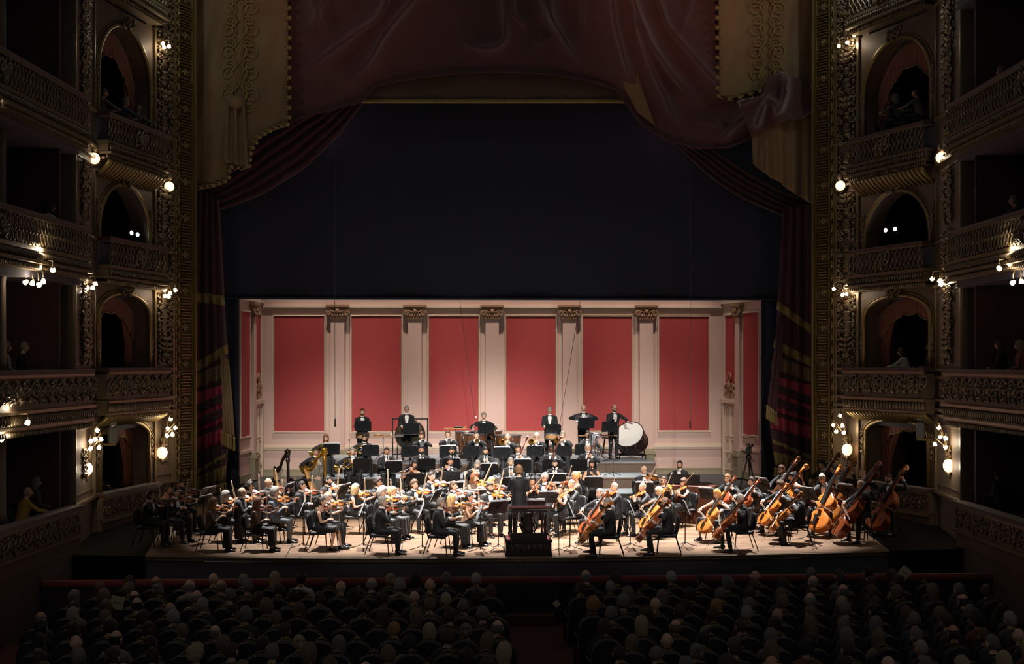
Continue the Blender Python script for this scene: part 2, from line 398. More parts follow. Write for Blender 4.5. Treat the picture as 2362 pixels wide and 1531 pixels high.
hung('black_curtain', 'black velour leg hanging beside the shell on the harp side', -12, ptY(552, 900, 45.6)[0], 45.62, floor_z(45.6), 13, 9, 0.05)
hung('black_curtain', 'black velour leg hanging beside the shell on the double-bass side', ptY(1757, 900, 45.6)[0], 12.2, 45.62, floor_z(45.6), 13, 9, 0.05)
# ================================================================== THE HOUSE: side walls with boxes, proscenium frame, drapery
M_wall = mat('umber_house_wall', '68584a', 0.6, var=0.25, scale=5)
M_wall_red = mat('oxblood_box_lining', '4c3430', 0.8, var=0.3, scale=6)
M_bronze = mat('old_bronze_gilding', '82725a', 0.4, 0.45, var=0.35, scale=25)
M_gold = mat('antique_gold_leaf', '8e7a4e', 0.4, 0.5, var=0.3, scale=18)
M_rail = mat('wine_velvet_rail', '4b2420', 0.8, sheen=0.3)
M_void = mat('black_box_interior', '5a5866', 0.9)
M_boxcurtain = mat('faded_rose_box_curtain', '7c4434', 0.85, var=0.25, scale=14, sheen=0.3)
TEX = {}

def scroll_mesh(seed, w=0.5, h=0.5, d=0.10):
    """a carved acanthus scroll filling about w x h, in the plane xz, proud of it by d (towards -y)"""
    r_ = random.Random(seed); g = G()
    for s in (-1, 1):
        t = np.linspace(0, 3.4 * PI, 20); r = 0.22 * (1 - 0.85 * t / t[-1])
        x = s * (0.22 - r * np.cos(t + 0.6 * s)) * w / 0.5; z = (0.04 * s + r * np.sin(t)) * h / 0.5
        g.tube(np.stack([x, -d * (0.35 + 0.5 * t / t[-1]), z], 1), np.linspace(0.034, 0.02, 20) * w / 0.5, 5)
        for k in range(4):
            a = r_.uniform(0, 2 * PI); c = np.array([s * 0.13 * w / 0.5 + 0.12 * w * math.cos(a), -d * 0.5, 0.25 * h * math.sin(a) + 0.08 * s * h])
            e = c + np.array([0.13 * w * math.cos(a + 0.7), -d * 0.35, 0.2 * h * math.sin(a + 0.7)])
            g.tube([c, (c + e) / 2 + np.array([0, -d * 0.5, 0]), e], [0.012 * w / 0.5, 0.045 * w / 0.5, 0.006], 5, flat=0.6)
    g.ball((0, -d * 0.6, 0), (0.06 * w / 0.5, d * 0.6, 0.085 * h / 0.5), 7, 5)
    g.tube([(0, -d * 0.4, -0.1 * h), (0, -d * 0.8, -0.3 * h), (0, -d * 0.3, -0.5 * h)], [0.02, 0.06 * w / 0.5, 0.01], 6)
    return g.mesh('scroll', M_bronze, True)
SCROLLS = [scroll_mesh(3), scroll_mesh(11), scroll_mesh(29)]
def candelabrum_mesh(seed, w, h):
    """tall carved drop of leaves, masks and volutes filling a pilaster panel"""
    r_ = random.Random(seed); g = G(); z = -h / 2
    while z < h / 2 - 0.1:
        k = r_.randrange(4); s_ = r_.uniform(0.9, 1.2) * w / 0.5
        if k == 0:
            g.ball((0, -0.06, z + 0.1), (0.1 * s_, 0.08, 0.1), 8, 6); g.ball((0, -0.13, z + 0.1), (0.045 * s_, 0.04, 0.05), 6, 5)
        elif k == 1:
            for s in (-1, 1):
                t = np.linspace(0, 2.6 * PI, 14); r = 0.11 * (1 - 0.8 * t / t[-1])
                g.tube(np.stack([s * (0.12 * s_ - r * np.cos(t) * s_), -0.03 - 0.07 * t / t[-1], z + 0.1 + r * np.sin(t)], 1), 0.024, 5)
        elif k == 2:
            for s in (-1, 0, 1): g.tube([(0, -0.04, z), (s * 0.11 * s_, -0.11, z + 0.12), (s * 0.19 * s_, -0.04, z + 0.2)], [0.02, 0.05, 0.008], 5)
        else:
            g.lathe([(0.02, -0.1), (0.1 * s_, -0.04), (0.05, 0.02), (0.12 * s_, 0.08), (0.03, 0.11)], 8, 0, T4(0, -0.03, z + 0.1) @ S4(1, 0.7, 1))
        for s in (-1, 1):                               # curling side leaves keep the outline full
            x0 = s * r_.uniform(0.12, 0.17) * w / 0.5; q = r_.uniform(-0.06, 0.06)
            g.tube([(x0, -0.02, z), (x0 + s * 0.06 * w / 0.5, -0.09, z + 0.07 + q), (x0 - s * 0.02, -0.03, z + 0.17)], [0.014, 0.038, 0.01], 5)
            g.ball((s * 0.2 * w / 0.5, -0.03, z + r_.uniform(0, 0.15)), (0.028, 0.03, 0.032), 6, 4)
        z += r_.uniform(0.13, 0.18)
    return g.mesh('carved_drop', M_bronze, True)
DROPS = [candelabrum_mesh(s, 0.5, 1.35) for s in (1, 2, 3, 4)]
DROPS_S = [candelabrum_mesh(s, 0.42, 0.8) for s in (5, 6)]
EGG = G().ball((0, -0.03, 0), (0.052, 0.055, 0.1), 7, 6).mesh('egg', M_bronze, True)
LEAFLET = G().tube([(0, 0, 0.06), (0, -0.05, 0.0), (0, -0.02, -0.07)], [0.02, 0.045, 0.01], 6).mesh('leaflet', M_bronze, True)
BALUSTER = G().lathe([(0.035, -0.3), (0.05, -0.26), (0.03, -0.22), (0.065, -0.1), (0.03, 0.05), (0.026, 0.14), (0.05, 0.2), (0.035, 0.26), (0.05, 0.3)], 8).mesh('baluster', M_bronze, True)
LATTICE = G()
for s in (-1, 1):
    t = np.linspace(0, 1, 9); LATTICE.tube(np.stack([s * 0.09 * np.sin(t * 2 * PI), np.full(9, -0.02), (t - 0.5) * 0.55], 1), 0.019, 5)
LATTICE.ball((0, -0.035, 0), 0.04, 6, 5); LATTICE.ball((0, -0.03, 0.26), 0.03, 6, 4)
LATTICE = LATTICE.mesh('lattice_loop', M_bronze, True)
GADROON = {}
def gadroon(hh):
    k = round(hh, 2)
    if k not in GADROON:
        t = np.linspace(0, 1, 6); g = G()
        g.tube(np.stack([np.zeros(6), 0.42 * t ** 1.6 * 1.0, -hh * t], 1), 0.075 * (1 - 0.55 * t ** 2), 6)
        GADROON[k] = g.mesh('gadroon', M_gold, True)
    return GADROON[k]
ROSETTE = G()
for k in range(6): ROSETTE.ball((0.085 * math.cos(k * PI / 3), -0.03, 0.085 * math.sin(k * PI / 3)), (0.05, 0.03, 0.05), 6, 4)
ROSETTE.ball((0, -0.05, 0), 0.05, 7, 5)
for s in (-1, 1):
    t = np.linspace(0, 2 * PI, 10); ROSETTE.tube(np.stack([s * (0.2 + 0.06 * np.cos(t)), np.full(10, -0.025), 0.06 * np.sin(t)], 1), 0.02, 5)
ROSETTE = ROSETTE.mesh('rosette', M_gold, True)
BAR = G().box((0, -0.035, 0), (0.50, 0.09, 0.04)).mesh('fret_bar', M_gold)
BAR2 = G().box((0, -0.035, 0), (0.40, 0.09, 0.04)).mesh('fret_bar', M_gold)
TWIST = G().tube([(-0.06, -0.02, -0.17), (0.07, -0.07, 0.0), (-0.06, -0.02, 0.17)], [0.02, 0.035, 0.02], 6).mesh('twist', M_gold, True)

class Seg:
    """one straight stretch of the house wall: u metres from the house end towards the stage, -y out of the wall"""
    def __init__(s, A, B, side):
        s.A = np.array([A[0], A[1], 0.0]); s.B = np.array([B[0], B[1], 0.0]); s.L = np.linalg.norm(s.B - s.A); u = (s.B - s.A) / s.L
        n = np.array([u[1], -u[0], 0.0]);
        if n[0] * side > 0: n = -n                      # into the room
        s.side = side; M = np.eye(4); M[:3, 1] = -n; M[:3, 2] = UP
        # keep right-handed: x = y cross z
        M[:3, 0] = np.cross(M[:3, 1], M[:3, 2]); M[:3, 3] = s.A if np.dot(M[:3, 0], u) > 0 else s.B
        s.fwd = np.dot(M[:3, 0], u) > 0; s.M = M
    def x(s, u): return u if s.fwd else s.L - u
def pxD(px, D):
    p = pt(px, HOR, D); return (p[0], p[1])
SIDES = {-1: [pxD(a, b) for a, b in ((-150, 26.3), (168, 33.9), (215, 36.6), (352, 40.3), (400, 41.3), (445, 42.3))],
         1: [pxD(a, b) for a, b in ((2500, 27.6), (2222, 35.0), (2162, 38.0), (1985, 41.5), (1928, 42.3), (1880, 43.1))]}
for _q in SIDES.values(): _q[0] = tuple(np.array(_q[1]) + (np.array(_q[0]) - np.array(_q[1])) * 1.45)
SIDE_NAME = {-1: 'harp side', 1: 'double-bass side'}
ZBOT, ZTOP = -1.3, 17.0

def arch_plate(L, z0, z1, a0, a1, zs, rise, n=14, round_=True):
    """outline (x, z) of a wall field with an arched opening rising from z0: jambs at a0..a1, springing zs"""
    o = [(0, z0), (a0, z0), (a0, zs)]
    for i in range(1, n):
        t = PI - PI * i / n
        o.append(((a0 + a1) / 2 + (a1 - a0) / 2 * math.cos(t), zs + rise * math.sin(t)))
    o += [(a1, zs), (a1, z0), (L, z0), (L, z1), (0, z1)]
    return o
XZ = np.array([[1, 0, 0, 0], [0, 0, 1, 0], [0, 1, 0, 0], [0, 0, 0, 1]], float)     # (x, y, z) -> (x, z->y, y->z)
def row(name, data, parent, x0, x1, step, z, y=0.0, M2=None, alt=None):
    n = max(1, int(round((x1 - x0) / step)))
    for i in range(n):
        M = T4(x0 + (i + 0.5) * (x1 - x0) / n, y, z)
        if M2 is not None: M = M @ M2
        d = data if alt is None or i % 2 == 0 else alt
        ob(name, d if not isinstance(d, list) else d[i % len(d)], parent, M)

def balcony(seg, u0, u1, kind, zr, label, bow=0.0):
    """kind: relief (carved frieze, egg band, gadrooned bowl), open (lattice balustrade with cornice), parapet"""
    x0, x1 = sorted((seg.x(u0), seg.x(u1)))
    o = thing('box_balcony', label, 'balcony', seg.M); c = (x0 + x1) / 2; w = x1 - x0
    B = lambda yc, zc, d, h, m, nm, dw=0.0: part(nm, G().box((c, yc, zc), (w + dw, d, h)), m, o)
    out = 0.42
    if kind == 'relief':
        B(-out / 2, zr, out + 0.12, 0.10, M_rail, 'rail'); B(-out - 0.03, zr - 0.08, 0.07, 0.06, M_bronze, 'rail_moulding')
        B(-out / 2, zr - 0.45, out, 0.68, M_wall, 'front_panel')
        row('scroll', SCROLLS, o, x0 + 0.02, x1 - 0.02, 0.55, zr - 0.42, -out, S4(1.05, 1.1, 1.05))
        B(-out / 2 - 0.04, zr - 0.82, out + 0.1, 0.07, M_bronze, 'moulding', 0.06)
        B(-out / 2, zr - 0.98, out + 0.02, 0.27, M_wall, 'band', 0.04)
        row('egg', EGG, o, x0, x1, 0.15, zr - 0.97, -out - 0.01, S4(1, 1, 1.15))
        B(-out / 2, zr - 1.14, out + 0.06, 0.05, M_bronze, 'moulding', 0.04)
        if bow:
            row('gadroon', gadroon(0.3), o, x0 + 0.05, x1 - 0.05, 0.17, zr - 1.16, -out + 0.02)
            B(-0.06, zr - 1.28, 0.12, 0.24, M_wall, 'bowl_core')
        else:
            B(-out / 2 + 0.05, zr - 1.21, out - 0.08, 0.08, M_bronze, 'soffit_moulding')
            row('egg', EGG, o, x0, x1, 0.13, zr - 1.27, -out + 0.06, S4(0.8, 0.8, 0.6))
    elif kind == 'open':
        B(-out / 2, zr, out + 0.10, 0.09, M_rail, 'rail'); B(-out - 0.02, zr - 0.07, 0.08, 0.06, M_bronze, 'rail_moulding')
        B(-out / 2 + 0.12, zr - 0.42, 0.04, 0.66, M_void, 'backing')
        row('lattice_loop', LATTICE, o, x0 + 0.05, x1 - 0.05, 0.21, zr - 0.38, -out + 0.02)
        ob('cartouche', SCROLLS[1], o, T4(c, -out - 0.01, zr - 0.38) @ S4(0.9, 1.2, 1.15))
        B(-out / 2, zr - 0.72, out + 0.08, 0.09, M_bronze, 'moulding', 0.04)
        B(-out / 2, zr - 0.87, out + 0.02, 0.2, M_wall, 'band')
        row('leaflet', LEAFLET, o, x0, x1, 0.12, zr - 0.86, -out - 0.01, S4(1, 1, 1.2))
        B(-out / 2 - 0.03, zr - 1.0, out + 0.14, 0.06, M_bronze, 'cornice', 0.06)
        row('egg', EGG, o, x0, x1, 0.11, zr - 1.08, -out + 0.06, S4(0.7, 0.7, 0.55))
        B(-out / 2 + 0.05, zr - 1.13, out - 0.06, 0.05, M_bronze, 'soffit_moulding')
        if bow:
            row('gadroon', gadroon(0.42), o, x0 + 0.1, x1 - 0.1, 0.2, zr - 1.15, -out + 0.03)
            B(-0.06, zr - 1.3, 0.12, 0.32, M_wall, 'bowl_core')
    else:
        B(-0.14, zr, 0.34, 0.1, M_rail, 'rail'); B(-0.2, zr - 0.09, 0.12, 0.06, M_bronze, 'rail_moulding')
        B(-0.1, zr - 0.38, 0.2, 0.52, M_wall, 'front_panel')
        row('scroll', SCROLLS, o, x0 + 0.1, x1 - 0.1, 0.62, zr - 0.36, -0.2, S4(0.9, 0.5, 0.8))
        n = max(1, int(w / 1.25))
        for i in range(n + 1): part('stile', G().box((x0 + w * i / n, -0.215, zr - 0.37), (0.09, 0.03, 0.5)), M_bronze, o)
        B(-0.16, zr - 0.66, 0.22, 0.07, M_bronze, 'moulding'); B(-0.1, (zr - 0.7 + ZBOT) / 2, 0.2, zr - 0.7 - ZBOT, M_wall, 'dado'); B(-0.14, zr - 1.05, 0.14, 0.05, M_bronze, 'moulding')
    return o
def valance(seg, u0, u1, ztop, zs, label, drop=0.5, side_u=None, rise=0.0):
    """scalloped pelmet following an arch, with one tied-back curtain"""
    x0, x1 = sorted((seg.x(u0), seg.x(u1))); nu = 60; t = np.linspace(0, 1, nu); P = np.zeros((7, nu, 3))
    top = ztop - rise * (2 * t - 1) ** 2 if rise else np.full(nu, ztop)
    bot = top - drop * (1 + 0.55 * np.abs(2 * t - 1) ** 3) - 0.07 * np.abs(np.sin(t * 5 * PI)) + 0.04
    for i in range(7):
        s = i / 6; P[i, :, 0] = x0 + (x1 - x0) * t; P[i, :, 1] = 0.42 + 0.025 * np.sin(t * 30 * PI) * s; P[i, :, 2] = top + (bot - top) * s
    o = thing('box_curtain', label, 'curtain', seg.M); part('pelmet', G().sheet(P, 0.015), M_boxcurtain, o, smooth=True)
    g = G(); g.tube(P[6] + np.array([0, -0.01, 0.0]), 0.02, 5); part('fringe', g, M_gold, o, smooth=True)
    if side_u is not None:
        for (ua, ub) in side_u:
            xa, xb = sorted((seg.x(ua), seg.x(ub))); Q = np.zeros((9, 24, 3)); q = np.linspace(0, 1, 24)
            tow = 1 if seg.x(ub) > seg.x(ua) else -1
            for i in range(9):
                s = i / 8; width = (xb - xa) * (1 - 0.55 * math.sin(min(s, 0.8) / 0.8 * PI / 2)); anchor = xb if tow > 0 else xa
                Q[i, :, 0] = (anchor - width * (1 - q)) if tow > 0 else anchor + width * q
                Q[i, :, 1] = 0.46 + 0.04 * np.sin(q * 7 * PI); Q[i, :, 2] = (ztop - 0.2) + (zs - ztop + 0.2) * s
            part('tied_curtain', G().sheet(Q, 0.015), M_boxcurtain, o, smooth=True)
    return o

ORD = {0: 'stage-level', 1: 'first-tier', 2: 'second-tier', 3: 'third-tier', 4: 'topmost'}
for side in (-1, 1):
    nodes = SIDES[side]; nm = SIDE_NAME[side]
    S2, PA, BAY, PB, FR = [Seg(nodes[i], nodes[i + 1], side) for i in range(5)]
    # ---------------- stage-box bay: a wall of arched openings
    wl = ob('wall_box_bay', None, None, BAY.M, kind='structure'); L = BAY.L
    tiers = [(0, 1.0, 3.05, 2.5, 0.42, 0.09), (1, 3.05, 6.62, 5.75, 0.6, 0.07), (2, 6.62, 9.66, 7.9, 1.38, 0.07), (3, 9.66, 13.9, 12.1, 1.4, 0.06), (4, 13.9, 17.0, 16.0, 0.5, 0.12)]
    for k, z0, z1, zs, rise, mg in tiers:
        o2 = arch_plate(L, z0, z1, mg * L, L - mg * L, zs, rise)
        part('arched_wall', G().prism(o2, 0.0, 0.5, 0, XZ), M_wall, wl)
        a0, a1 = mg * L, L - mg * L                     # archivolt moulding
        pts = [(a0, -0.03, z0 + 0.1)] + [((a0 + a1) / 2 + (a1 - a0) / 2 * math.cos(PI - PI * i / 18), -0.03, zs + rise * math.sin(PI * i / 18)) for i in range(19)] + [(a1, -0.03, z0 + 0.1)]
        part('archivolt', G().tube(pts, 0.06, 6).tube([(p[0], -0.02, p[2]) for p in [(L / 2 + (q[0] - L / 2) * 1.07, 0, q[2] + 0.07) for q in pts]], 0.025, 5), M_gold, wl, smooth=True)
        part('box_floor', G().box((L / 2, 1.3, z0 - 0.3), (L, 2.2, 0.12)), M_void, wl)
        if k: ob('keystone', SCROLLS[k % 3], wl, T4(L / 2, -0.06, zs + rise + 0.1) @ S4(0.9, 1.3, 0.9))
        for s_ in (0.05, 0.95):
            ob('spandrel_ornament', DROPS_S[k % 2], wl, T4(L * s_, -0.01, (z0 + z1) / 2 + 0.2) @ S4(0.5, 0.6, 1.0))
    part('box_back', G().box((L / 2, 2.4, 8.0), (L + 3, 0.1, 19)), M_void, wl)
    part('base_wall', G().box((L / 2, 0.15, -0.15), (L, 0.3, 2.3)), M_wall, wl)
    for q in (0.0, 1.0): part('party_wall', G().box((L * q, 1.35, 8.0), (0.1, 2.1, 18)), M_wall_red, wl)
    balcony(BAY, 0.05, L - 0.05, 'parapet', 1.08, f'stage-level box parapet with carved panels on the {nm}, next the proscenium')
    balcony(BAY, -0.1, L + 0.2, 'relief', 4.3, f'first-tier bowed balcony with deep scrollwork, {nm}, next the proscenium', 1)
    balcony(BAY, 0.0, L, 'open', 7.67, f'second-tier latticed balcony of the round-arched box on the {nm}')
    balcony(BAY, -0.05, L + 0.05, 'open', 10.85, f'third-tier latticed balcony over a gadrooned bowl on the {nm}', 1)
    balcony(BAY, 0.0, L, 'open', 15.12, f'topmost latticed balcony at the upper frame edge, {nm} stage box')
    valance(BAY, 0.1 * L, 0.9 * L, 2.92, 1.1, f'rose pelmet and tied curtain in the stage-level box, {nm}', 0.33, [(0.62 * L, 0.9 * L)], 0.35)
    valance(BAY, 0.08 * L, 0.92 * L, 6.34, 4.35, f'scalloped rose pelmet and curtain in the first-tier box, {nm}', 0.5, [(0.66 * L, 0.91 * L)], 0.5)
    valance(BAY, 0.07 * L, 0.93 * L, 13.45, 10.9, f'dark rose pelmet and curtain in the third-tier box, {nm}', 0.7, [(0.66 * L, 0.92 * L)], 1.2)
    # ---------------- second stretch of boxes, nearer the stalls
    L = S2.L; wl = ob('wall_box_tiers', None, None, S2.M, kind='structure')
    part('box_back', G().box((L / 2, 2.1, 8), (L + 2, 0.1, 19)), M_void, wl)
    part('partition_screen', G().box((S2.x(L - 0.9), 1.0, 8), (0.08, 2.0, 18)), M_wall_red, wl)
    for z in (1.0, 3.3, 6.6, 9.7, 13.4): part('box_floor', G().box((L / 2, 0.95, z - 0.18), (L, 2.2, 0.2)), M_void, wl)
    for u in (L - 0.35, L - 3.6):
        part('column', G().lathe([(0.16, 1.1), (0.13, 1.3), (0.12, 2.9), (0.17, 3.1)], 12, 0, T4(S2.x(u), 0.35, 0)), M_wall, wl, smooth=True)
        part('column', G().lathe([(0.16, 4.3), (0.13, 4.5), (0.12, 6.2), (0.17, 6.5)], 12, 0, T4(S2.x(u), 0.35, 0)), M_wall, wl, smooth=True)
        part('column', G().lathe([(0.16, 7.6), (0.13, 7.9), (0.12, 9.3), (0.17, 9.6)], 12, 0, T4(S2.x(u), 0.35, 0)), M_wall, wl, smooth=True)
        part('column', G().lathe([(0.16, 10.8), (0.13, 11.1), (0.12, 13.0), (0.17, 13.3)], 12, 0, T4(S2.x(u), 0.35, 0)), M_wall, wl, smooth=True)
    balcony(S2, 0, L - 0.1, 'parapet', 1.08, f'long stage-level parapet with carved panels beside the stalls, {nm}')
    balcony(S2, 0, L + 0.15, 'relief', 4.28, f'first-tier long balcony with scroll frieze beside the stalls, {nm}')
    balcony(S2, 0, L - 0.1, 'open', 7.62, f'second-tier long latticed balcony beside the stalls, {nm}')
    balcony(S2, 0, L - 0.1, 'open', 10.7, f'third-tier long latticed balcony beside the stalls, {nm}')
    balcony(S2, 0, L - 0.1, 'open', 14.6, f'topmost long balcony above the stalls, {nm}')
    # ---------------- pilasters
    for seg, pn in ((PA, 'between the boxes'), (PB, 'next the gold frame')):
        L = seg.L; wl = ob('wall_pilaster', None, None, seg.M, kind='structure')
        part('shaft', G().box((L / 2, 0.25, (ZBOT + ZTOP) / 2), (L, 0.5, ZTOP - ZBOT)), M_wall, wl)
        sc = min(2.2, L / 0.62)
        for x in (0.07, L - 0.07): part('edge_fillet', G().box((x, -0.03, (ZBOT + ZTOP) / 2), (0.1, 0.08, ZTOP - ZBOT)), M_bronze, wl)
        for z, h in ((5.1, 1), (6.0, 1), (7.2, 1), (8.7, 1), (11.5, 1), (12.8, 1), (14.2, 1), (15.5, 1), (16.5, 1)):
            ob('carved_drop', DROPS[int(z * 3) % 4], wl, T4(L / 2, 0, z) @ S4(sc, 1.2, 1.0))
        ob('carved_drop', DROPS_S[0], wl, T4(L / 2, 0, 2.0) @ S4(sc * .55, .7, .9)); ob('carved_drop', DROPS_S[1], wl, T4(L / 2, 0, 10.2) @ S4(sc, 1, 1))
        for z in (1.08, 3.1, 3.25, 3.5, 4.1, 4.3, 6.5, 7.65, 9.7, 10.0, 10.9, 13.9): part('string_course', G().box((L / 2, -0.04, z), (L + 0.04, 0.14, 0.07)), M_bronze, wl)
        for z0, z1 in ((1.3, 2.85), (4.45, 6.35), (7.8, 9.5)):
            g = G(); 
            for xx in (0.18, L - 0.18): g.box((xx, -0.012, (z0 + z1) / 2), (0.03, 0.03, z1 - z0))
            for zz in (z0, z1): g.box((L / 2, -0.012, zz), (L - 0.33, 0.03, 0.03))
            part('panel_bead', g, M_bronze, wl)
    # ---------------- gilded proscenium frame
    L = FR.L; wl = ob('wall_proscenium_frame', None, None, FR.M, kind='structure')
    part('frame_body', G().box((L / 2, 0.25, (ZBOT + ZTOP + 3) / 2), (L, 0.5, ZTOP + 3 - ZBOT)), mat('shade_painted_frame_ground', '5c4c30', 0.6, 0.2, var=.3), wl)  # shade of the gaps between bars put into a darker ground colour
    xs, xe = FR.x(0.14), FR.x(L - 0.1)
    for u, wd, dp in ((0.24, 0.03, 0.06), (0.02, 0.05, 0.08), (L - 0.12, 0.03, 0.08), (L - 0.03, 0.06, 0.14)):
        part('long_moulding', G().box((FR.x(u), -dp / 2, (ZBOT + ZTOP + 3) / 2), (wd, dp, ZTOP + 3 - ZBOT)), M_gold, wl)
    xm = FR.x((0.27 + L - 0.15) / 2); wfret = (L - 0.48); z = 0.2; k = 0
    while z < 15.6:
        ob('rosette', ROSETTE, wl, T4(xm, 0, z) @ S4(wfret / 0.52, 1, 0.9)); z += 0.17
        for j in range(9):
            ob('fret_bar', BAR if j % 3 else BAR2, wl, T4(xm, 0, z) @ S4(wfret / 0.52, 1, 0.7)); z += 0.085
        z += 0.13
    z = 0.2
    while z < 15.6: ob('twist', TWIST, wl, T4(FR.x(0.13), 0, z)); z += 0.36

# ------------------------------------------------------------------ drapery of the proscenium
M_red = mat('oxblood_velvet_drape', '5c3738', 0.8, var=0.25, scale=1.5, bump=0.12, bscale=60, sheen=0.7)
M_red_dk = mat('aubergine_velvet_tab', '4f2730', 0.85, var=0.2, scale=2, sheen=0.25)
M_brocade = mat('tarnished_gold_brocade', '8a7250', 0.62, 0.15, var=0.35, scale=6, bump=0.35, bscale=16, sheen=0.2)
_nt = M_brocade.node_tree; _mx = [n for n in _nt.nodes if n.type == 'MIX'][0]; _nz = [n for n in _nt.nodes if n.type == 'TEX_NOISE'][0]
_mx.inputs[6].default_value = (*lin('7c5238'), 1); _mx.inputs[7].default_value = (*lin('97865e'), 1); _nz.inputs['Scale'].default_value = 0.9
M_fringe = mat('olive_gold_fringe', 'a08a54', 0.7, var=0.3, scale=30)
M_embroid = mat('raspberry_applique', 'b84a5c', 0.75, var=0.35, scale=9, bump=0.3, bscale=50)
M_lining = mat('grey_brown_drape_lining', '5d4a40', 0.85, var=0.15, scale=2)

def lerp_curve(c, n):
    c = np.array(c, float); d = np.r_[0, np.cumsum(np.linalg.norm(np.diff(c, axis=0), axis=1))]; t = np.linspace(0, d[-1], n)
    return np.stack([np.interp(t, d, c[:, 0]), np.interp(t, d, c[:, 1])], 1)
def smooth_curve(c, n):
    p = lerp_curve(c, n)
    for _ in range(max(2, n // 25)): p[1:-1] = (p[:-2] + 2 * p[1:-1] + p[2:]) / 4
    return p
def ridge(P, lines):
    """height field of soft fold ridges on pixel grid P; lines: (polyline, width, height)"""
    h = np.zeros(P.shape[:2])
    for ln, wd, am in lines:
        c = smooth_curve(ln, 30); d = np.full(P.shape[:2], 1e9); along = np.zeros(P.shape[:2])
        for i in range(29):
            a, b = c[i], c[i + 1]; ab = b - a; t = np.clip(((P - a) @ ab) / (ab @ ab + 1e-9), 0, 1); q = np.linalg.norm(P - a - t[..., None] * ab, axis=2)
            along = np.where(q < d, (i + t) / 29, along); d = np.minimum(d, q)
        h += (am * np.exp(-(d / wd) ** 1.3) + 0.3 * am * np.exp(-(d / 6.0) ** 2)) * np.clip(np.sin(np.clip(along, 0.02, 0.98) * PI) * 1.6, 0, 1)
    return h
def cloth(name, P, Y, h, mats, parent=None, t=0.03, **tags):
    """pixel grid P (nv, nu, 2) hung in the plane Y, pushed towards the house by h metres"""
    nv, nu, _ = P.shape; W = np.zeros((nv, nu, 3))
    for i in range(nv):
        for j in range(nu): W[i, j] = ptY(P[i, j, 0], P[i, j, 1], Y - h[i, j])
    g = G().sheet(W, t)
    o = ob(name, g.mesh(name, mats, True), parent)
    for k, v in tags.items(): o[k] = v
    return o
def grid_between(top, bot, nu, nv, sm=True):
    f = smooth_curve if sm else lerp_curve
    a, b = f(top, nu), f(bot, nu); t = np.linspace(0, 1, nv)[:, None, None]
    return a[None] * (1 - t) + b[None] * t

# main red house drapery
top = [(560, -190), (1790, -190)]
bot = [(560, 322), (640, 297), (700, 272), (780, 250), (832, 237), (868, 200), (950, 182), (1050, 170), (1150, 166), (1250, 170), (1350, 185), (1418, 206), (1446, 242), (1480, 288), (1530, 320), (1600, 343), (1680, 341), (1735, 318), (1775, 285)]
P = np.zeros((110, 300, 2)); bx_ = np.array(bot, float); xs = np.linspace(560, 1775, 300); yb = np.interp(xs, bx_[:, 0], bx_[:, 1])
for i in range(110): P[i, :, 0] = xs; P[i, :, 1] = -190 + (yb + 190) * i / 109
R_ = [([(960, -120), (900, -20), (875, 42), (830, 70), (760, 120), (690, 175)], 26, .3), ([(1020, -120), (960, -10), (885, 80), (850, 145), (790, 195)], 24, .28), ([(690, -90), (740, 55), (770, 105)], 20, .16),
      ([(1150, -150), (1165, 30), (1168, 92), (1150, 110), (1095, 112), (1055, 82)], 15, .18), ([(1180, -30), (1182, 30), (1222, 68)], 14, .16), ([(1255, -80), (1272, 40), (1300, 90), (1345, 150)], 22, .25),
      ([(1230, -60), (1262, 20), (1278, 52), (1298, 72)], 14, .12), ([(1400, -120), (1420, 60), (1450, 170), (1475, 210)], 42, .34), ([(1440, -90), (1470, 25), (1505, 105), (1560, 185), (1620, 240)], 20, .3),
      ([(1460, 20), (1500, 150), (1545, 250), (1570, 305)], 18, .22), ([(1500, -60), (1540, 60), (1640, 175), (1700, 235)], 30, .3), ([(1600, -60), (1588, 20), (1566, 80)], 14, .16), ([(1768, 222), (1710, 275), (1650, 332)], 14, .2),
      ([(1590, 275), (1640, 282), (1680, 290)], 12, .12), ([(1250, 75), (1255, 90), (1236, 107)], 10, .1), ([(800, -150), (760, -20), (700, 90)], 34, .2), ([(1320, -150), (1345, -10), (1345, 100)], 26, .2)]
h = 1.5 * ridge(P, R_) + 0.05 * np.sin(P[..., 0] / 37 + np.sin(P[..., 1] / 60))
drape = cloth('house_drapery', P, 43.95, h, M_red, None, label='great oxblood swagged drapery hanging across the top of the proscenium', category='drapery')
g = G(); hem = [ptY(xs[j], yb[j] - 3, 43.9 - h[-1, j]) for j in range(300)]; g.tube(hem, 0.05, 6); part('hem_cord', g, M_red_dk, drape, smooth=True)
# woven band that crosses the drapery on the right half
P = grid_between([(1392, -40), (1420, 110), (1440, 200), (1470, 260)], [(1440, -40), (1462, 110), (1480, 200), (1512, 290)], 40, 6).transpose(1, 0, 2)
cloth('woven_band', P, 43.86, ridge(P, R_) + 0.02, M_brocade, drape, 0.02)
# flat pelmet behind it
P = grid_between([(790, 90), (1480, 90)], [(790, 236), (1480, 236)], 40, 6); P2 = grid_between([(815, 229), (1460, 229)], [(815, 238), (1460, 238)], 40, 3)
pel = cloth('pelmet', P, 44.2, 0.03 * np.sin(P[..., 0] / 23), M_lining, None, label='flat grey-brown pelmet below the red swags, straight lower hem', category='pelmet')
cloth('hem', P2, 44.14, np.zeros(P2.shape[:2]), M_fringe, pel, 0.03)

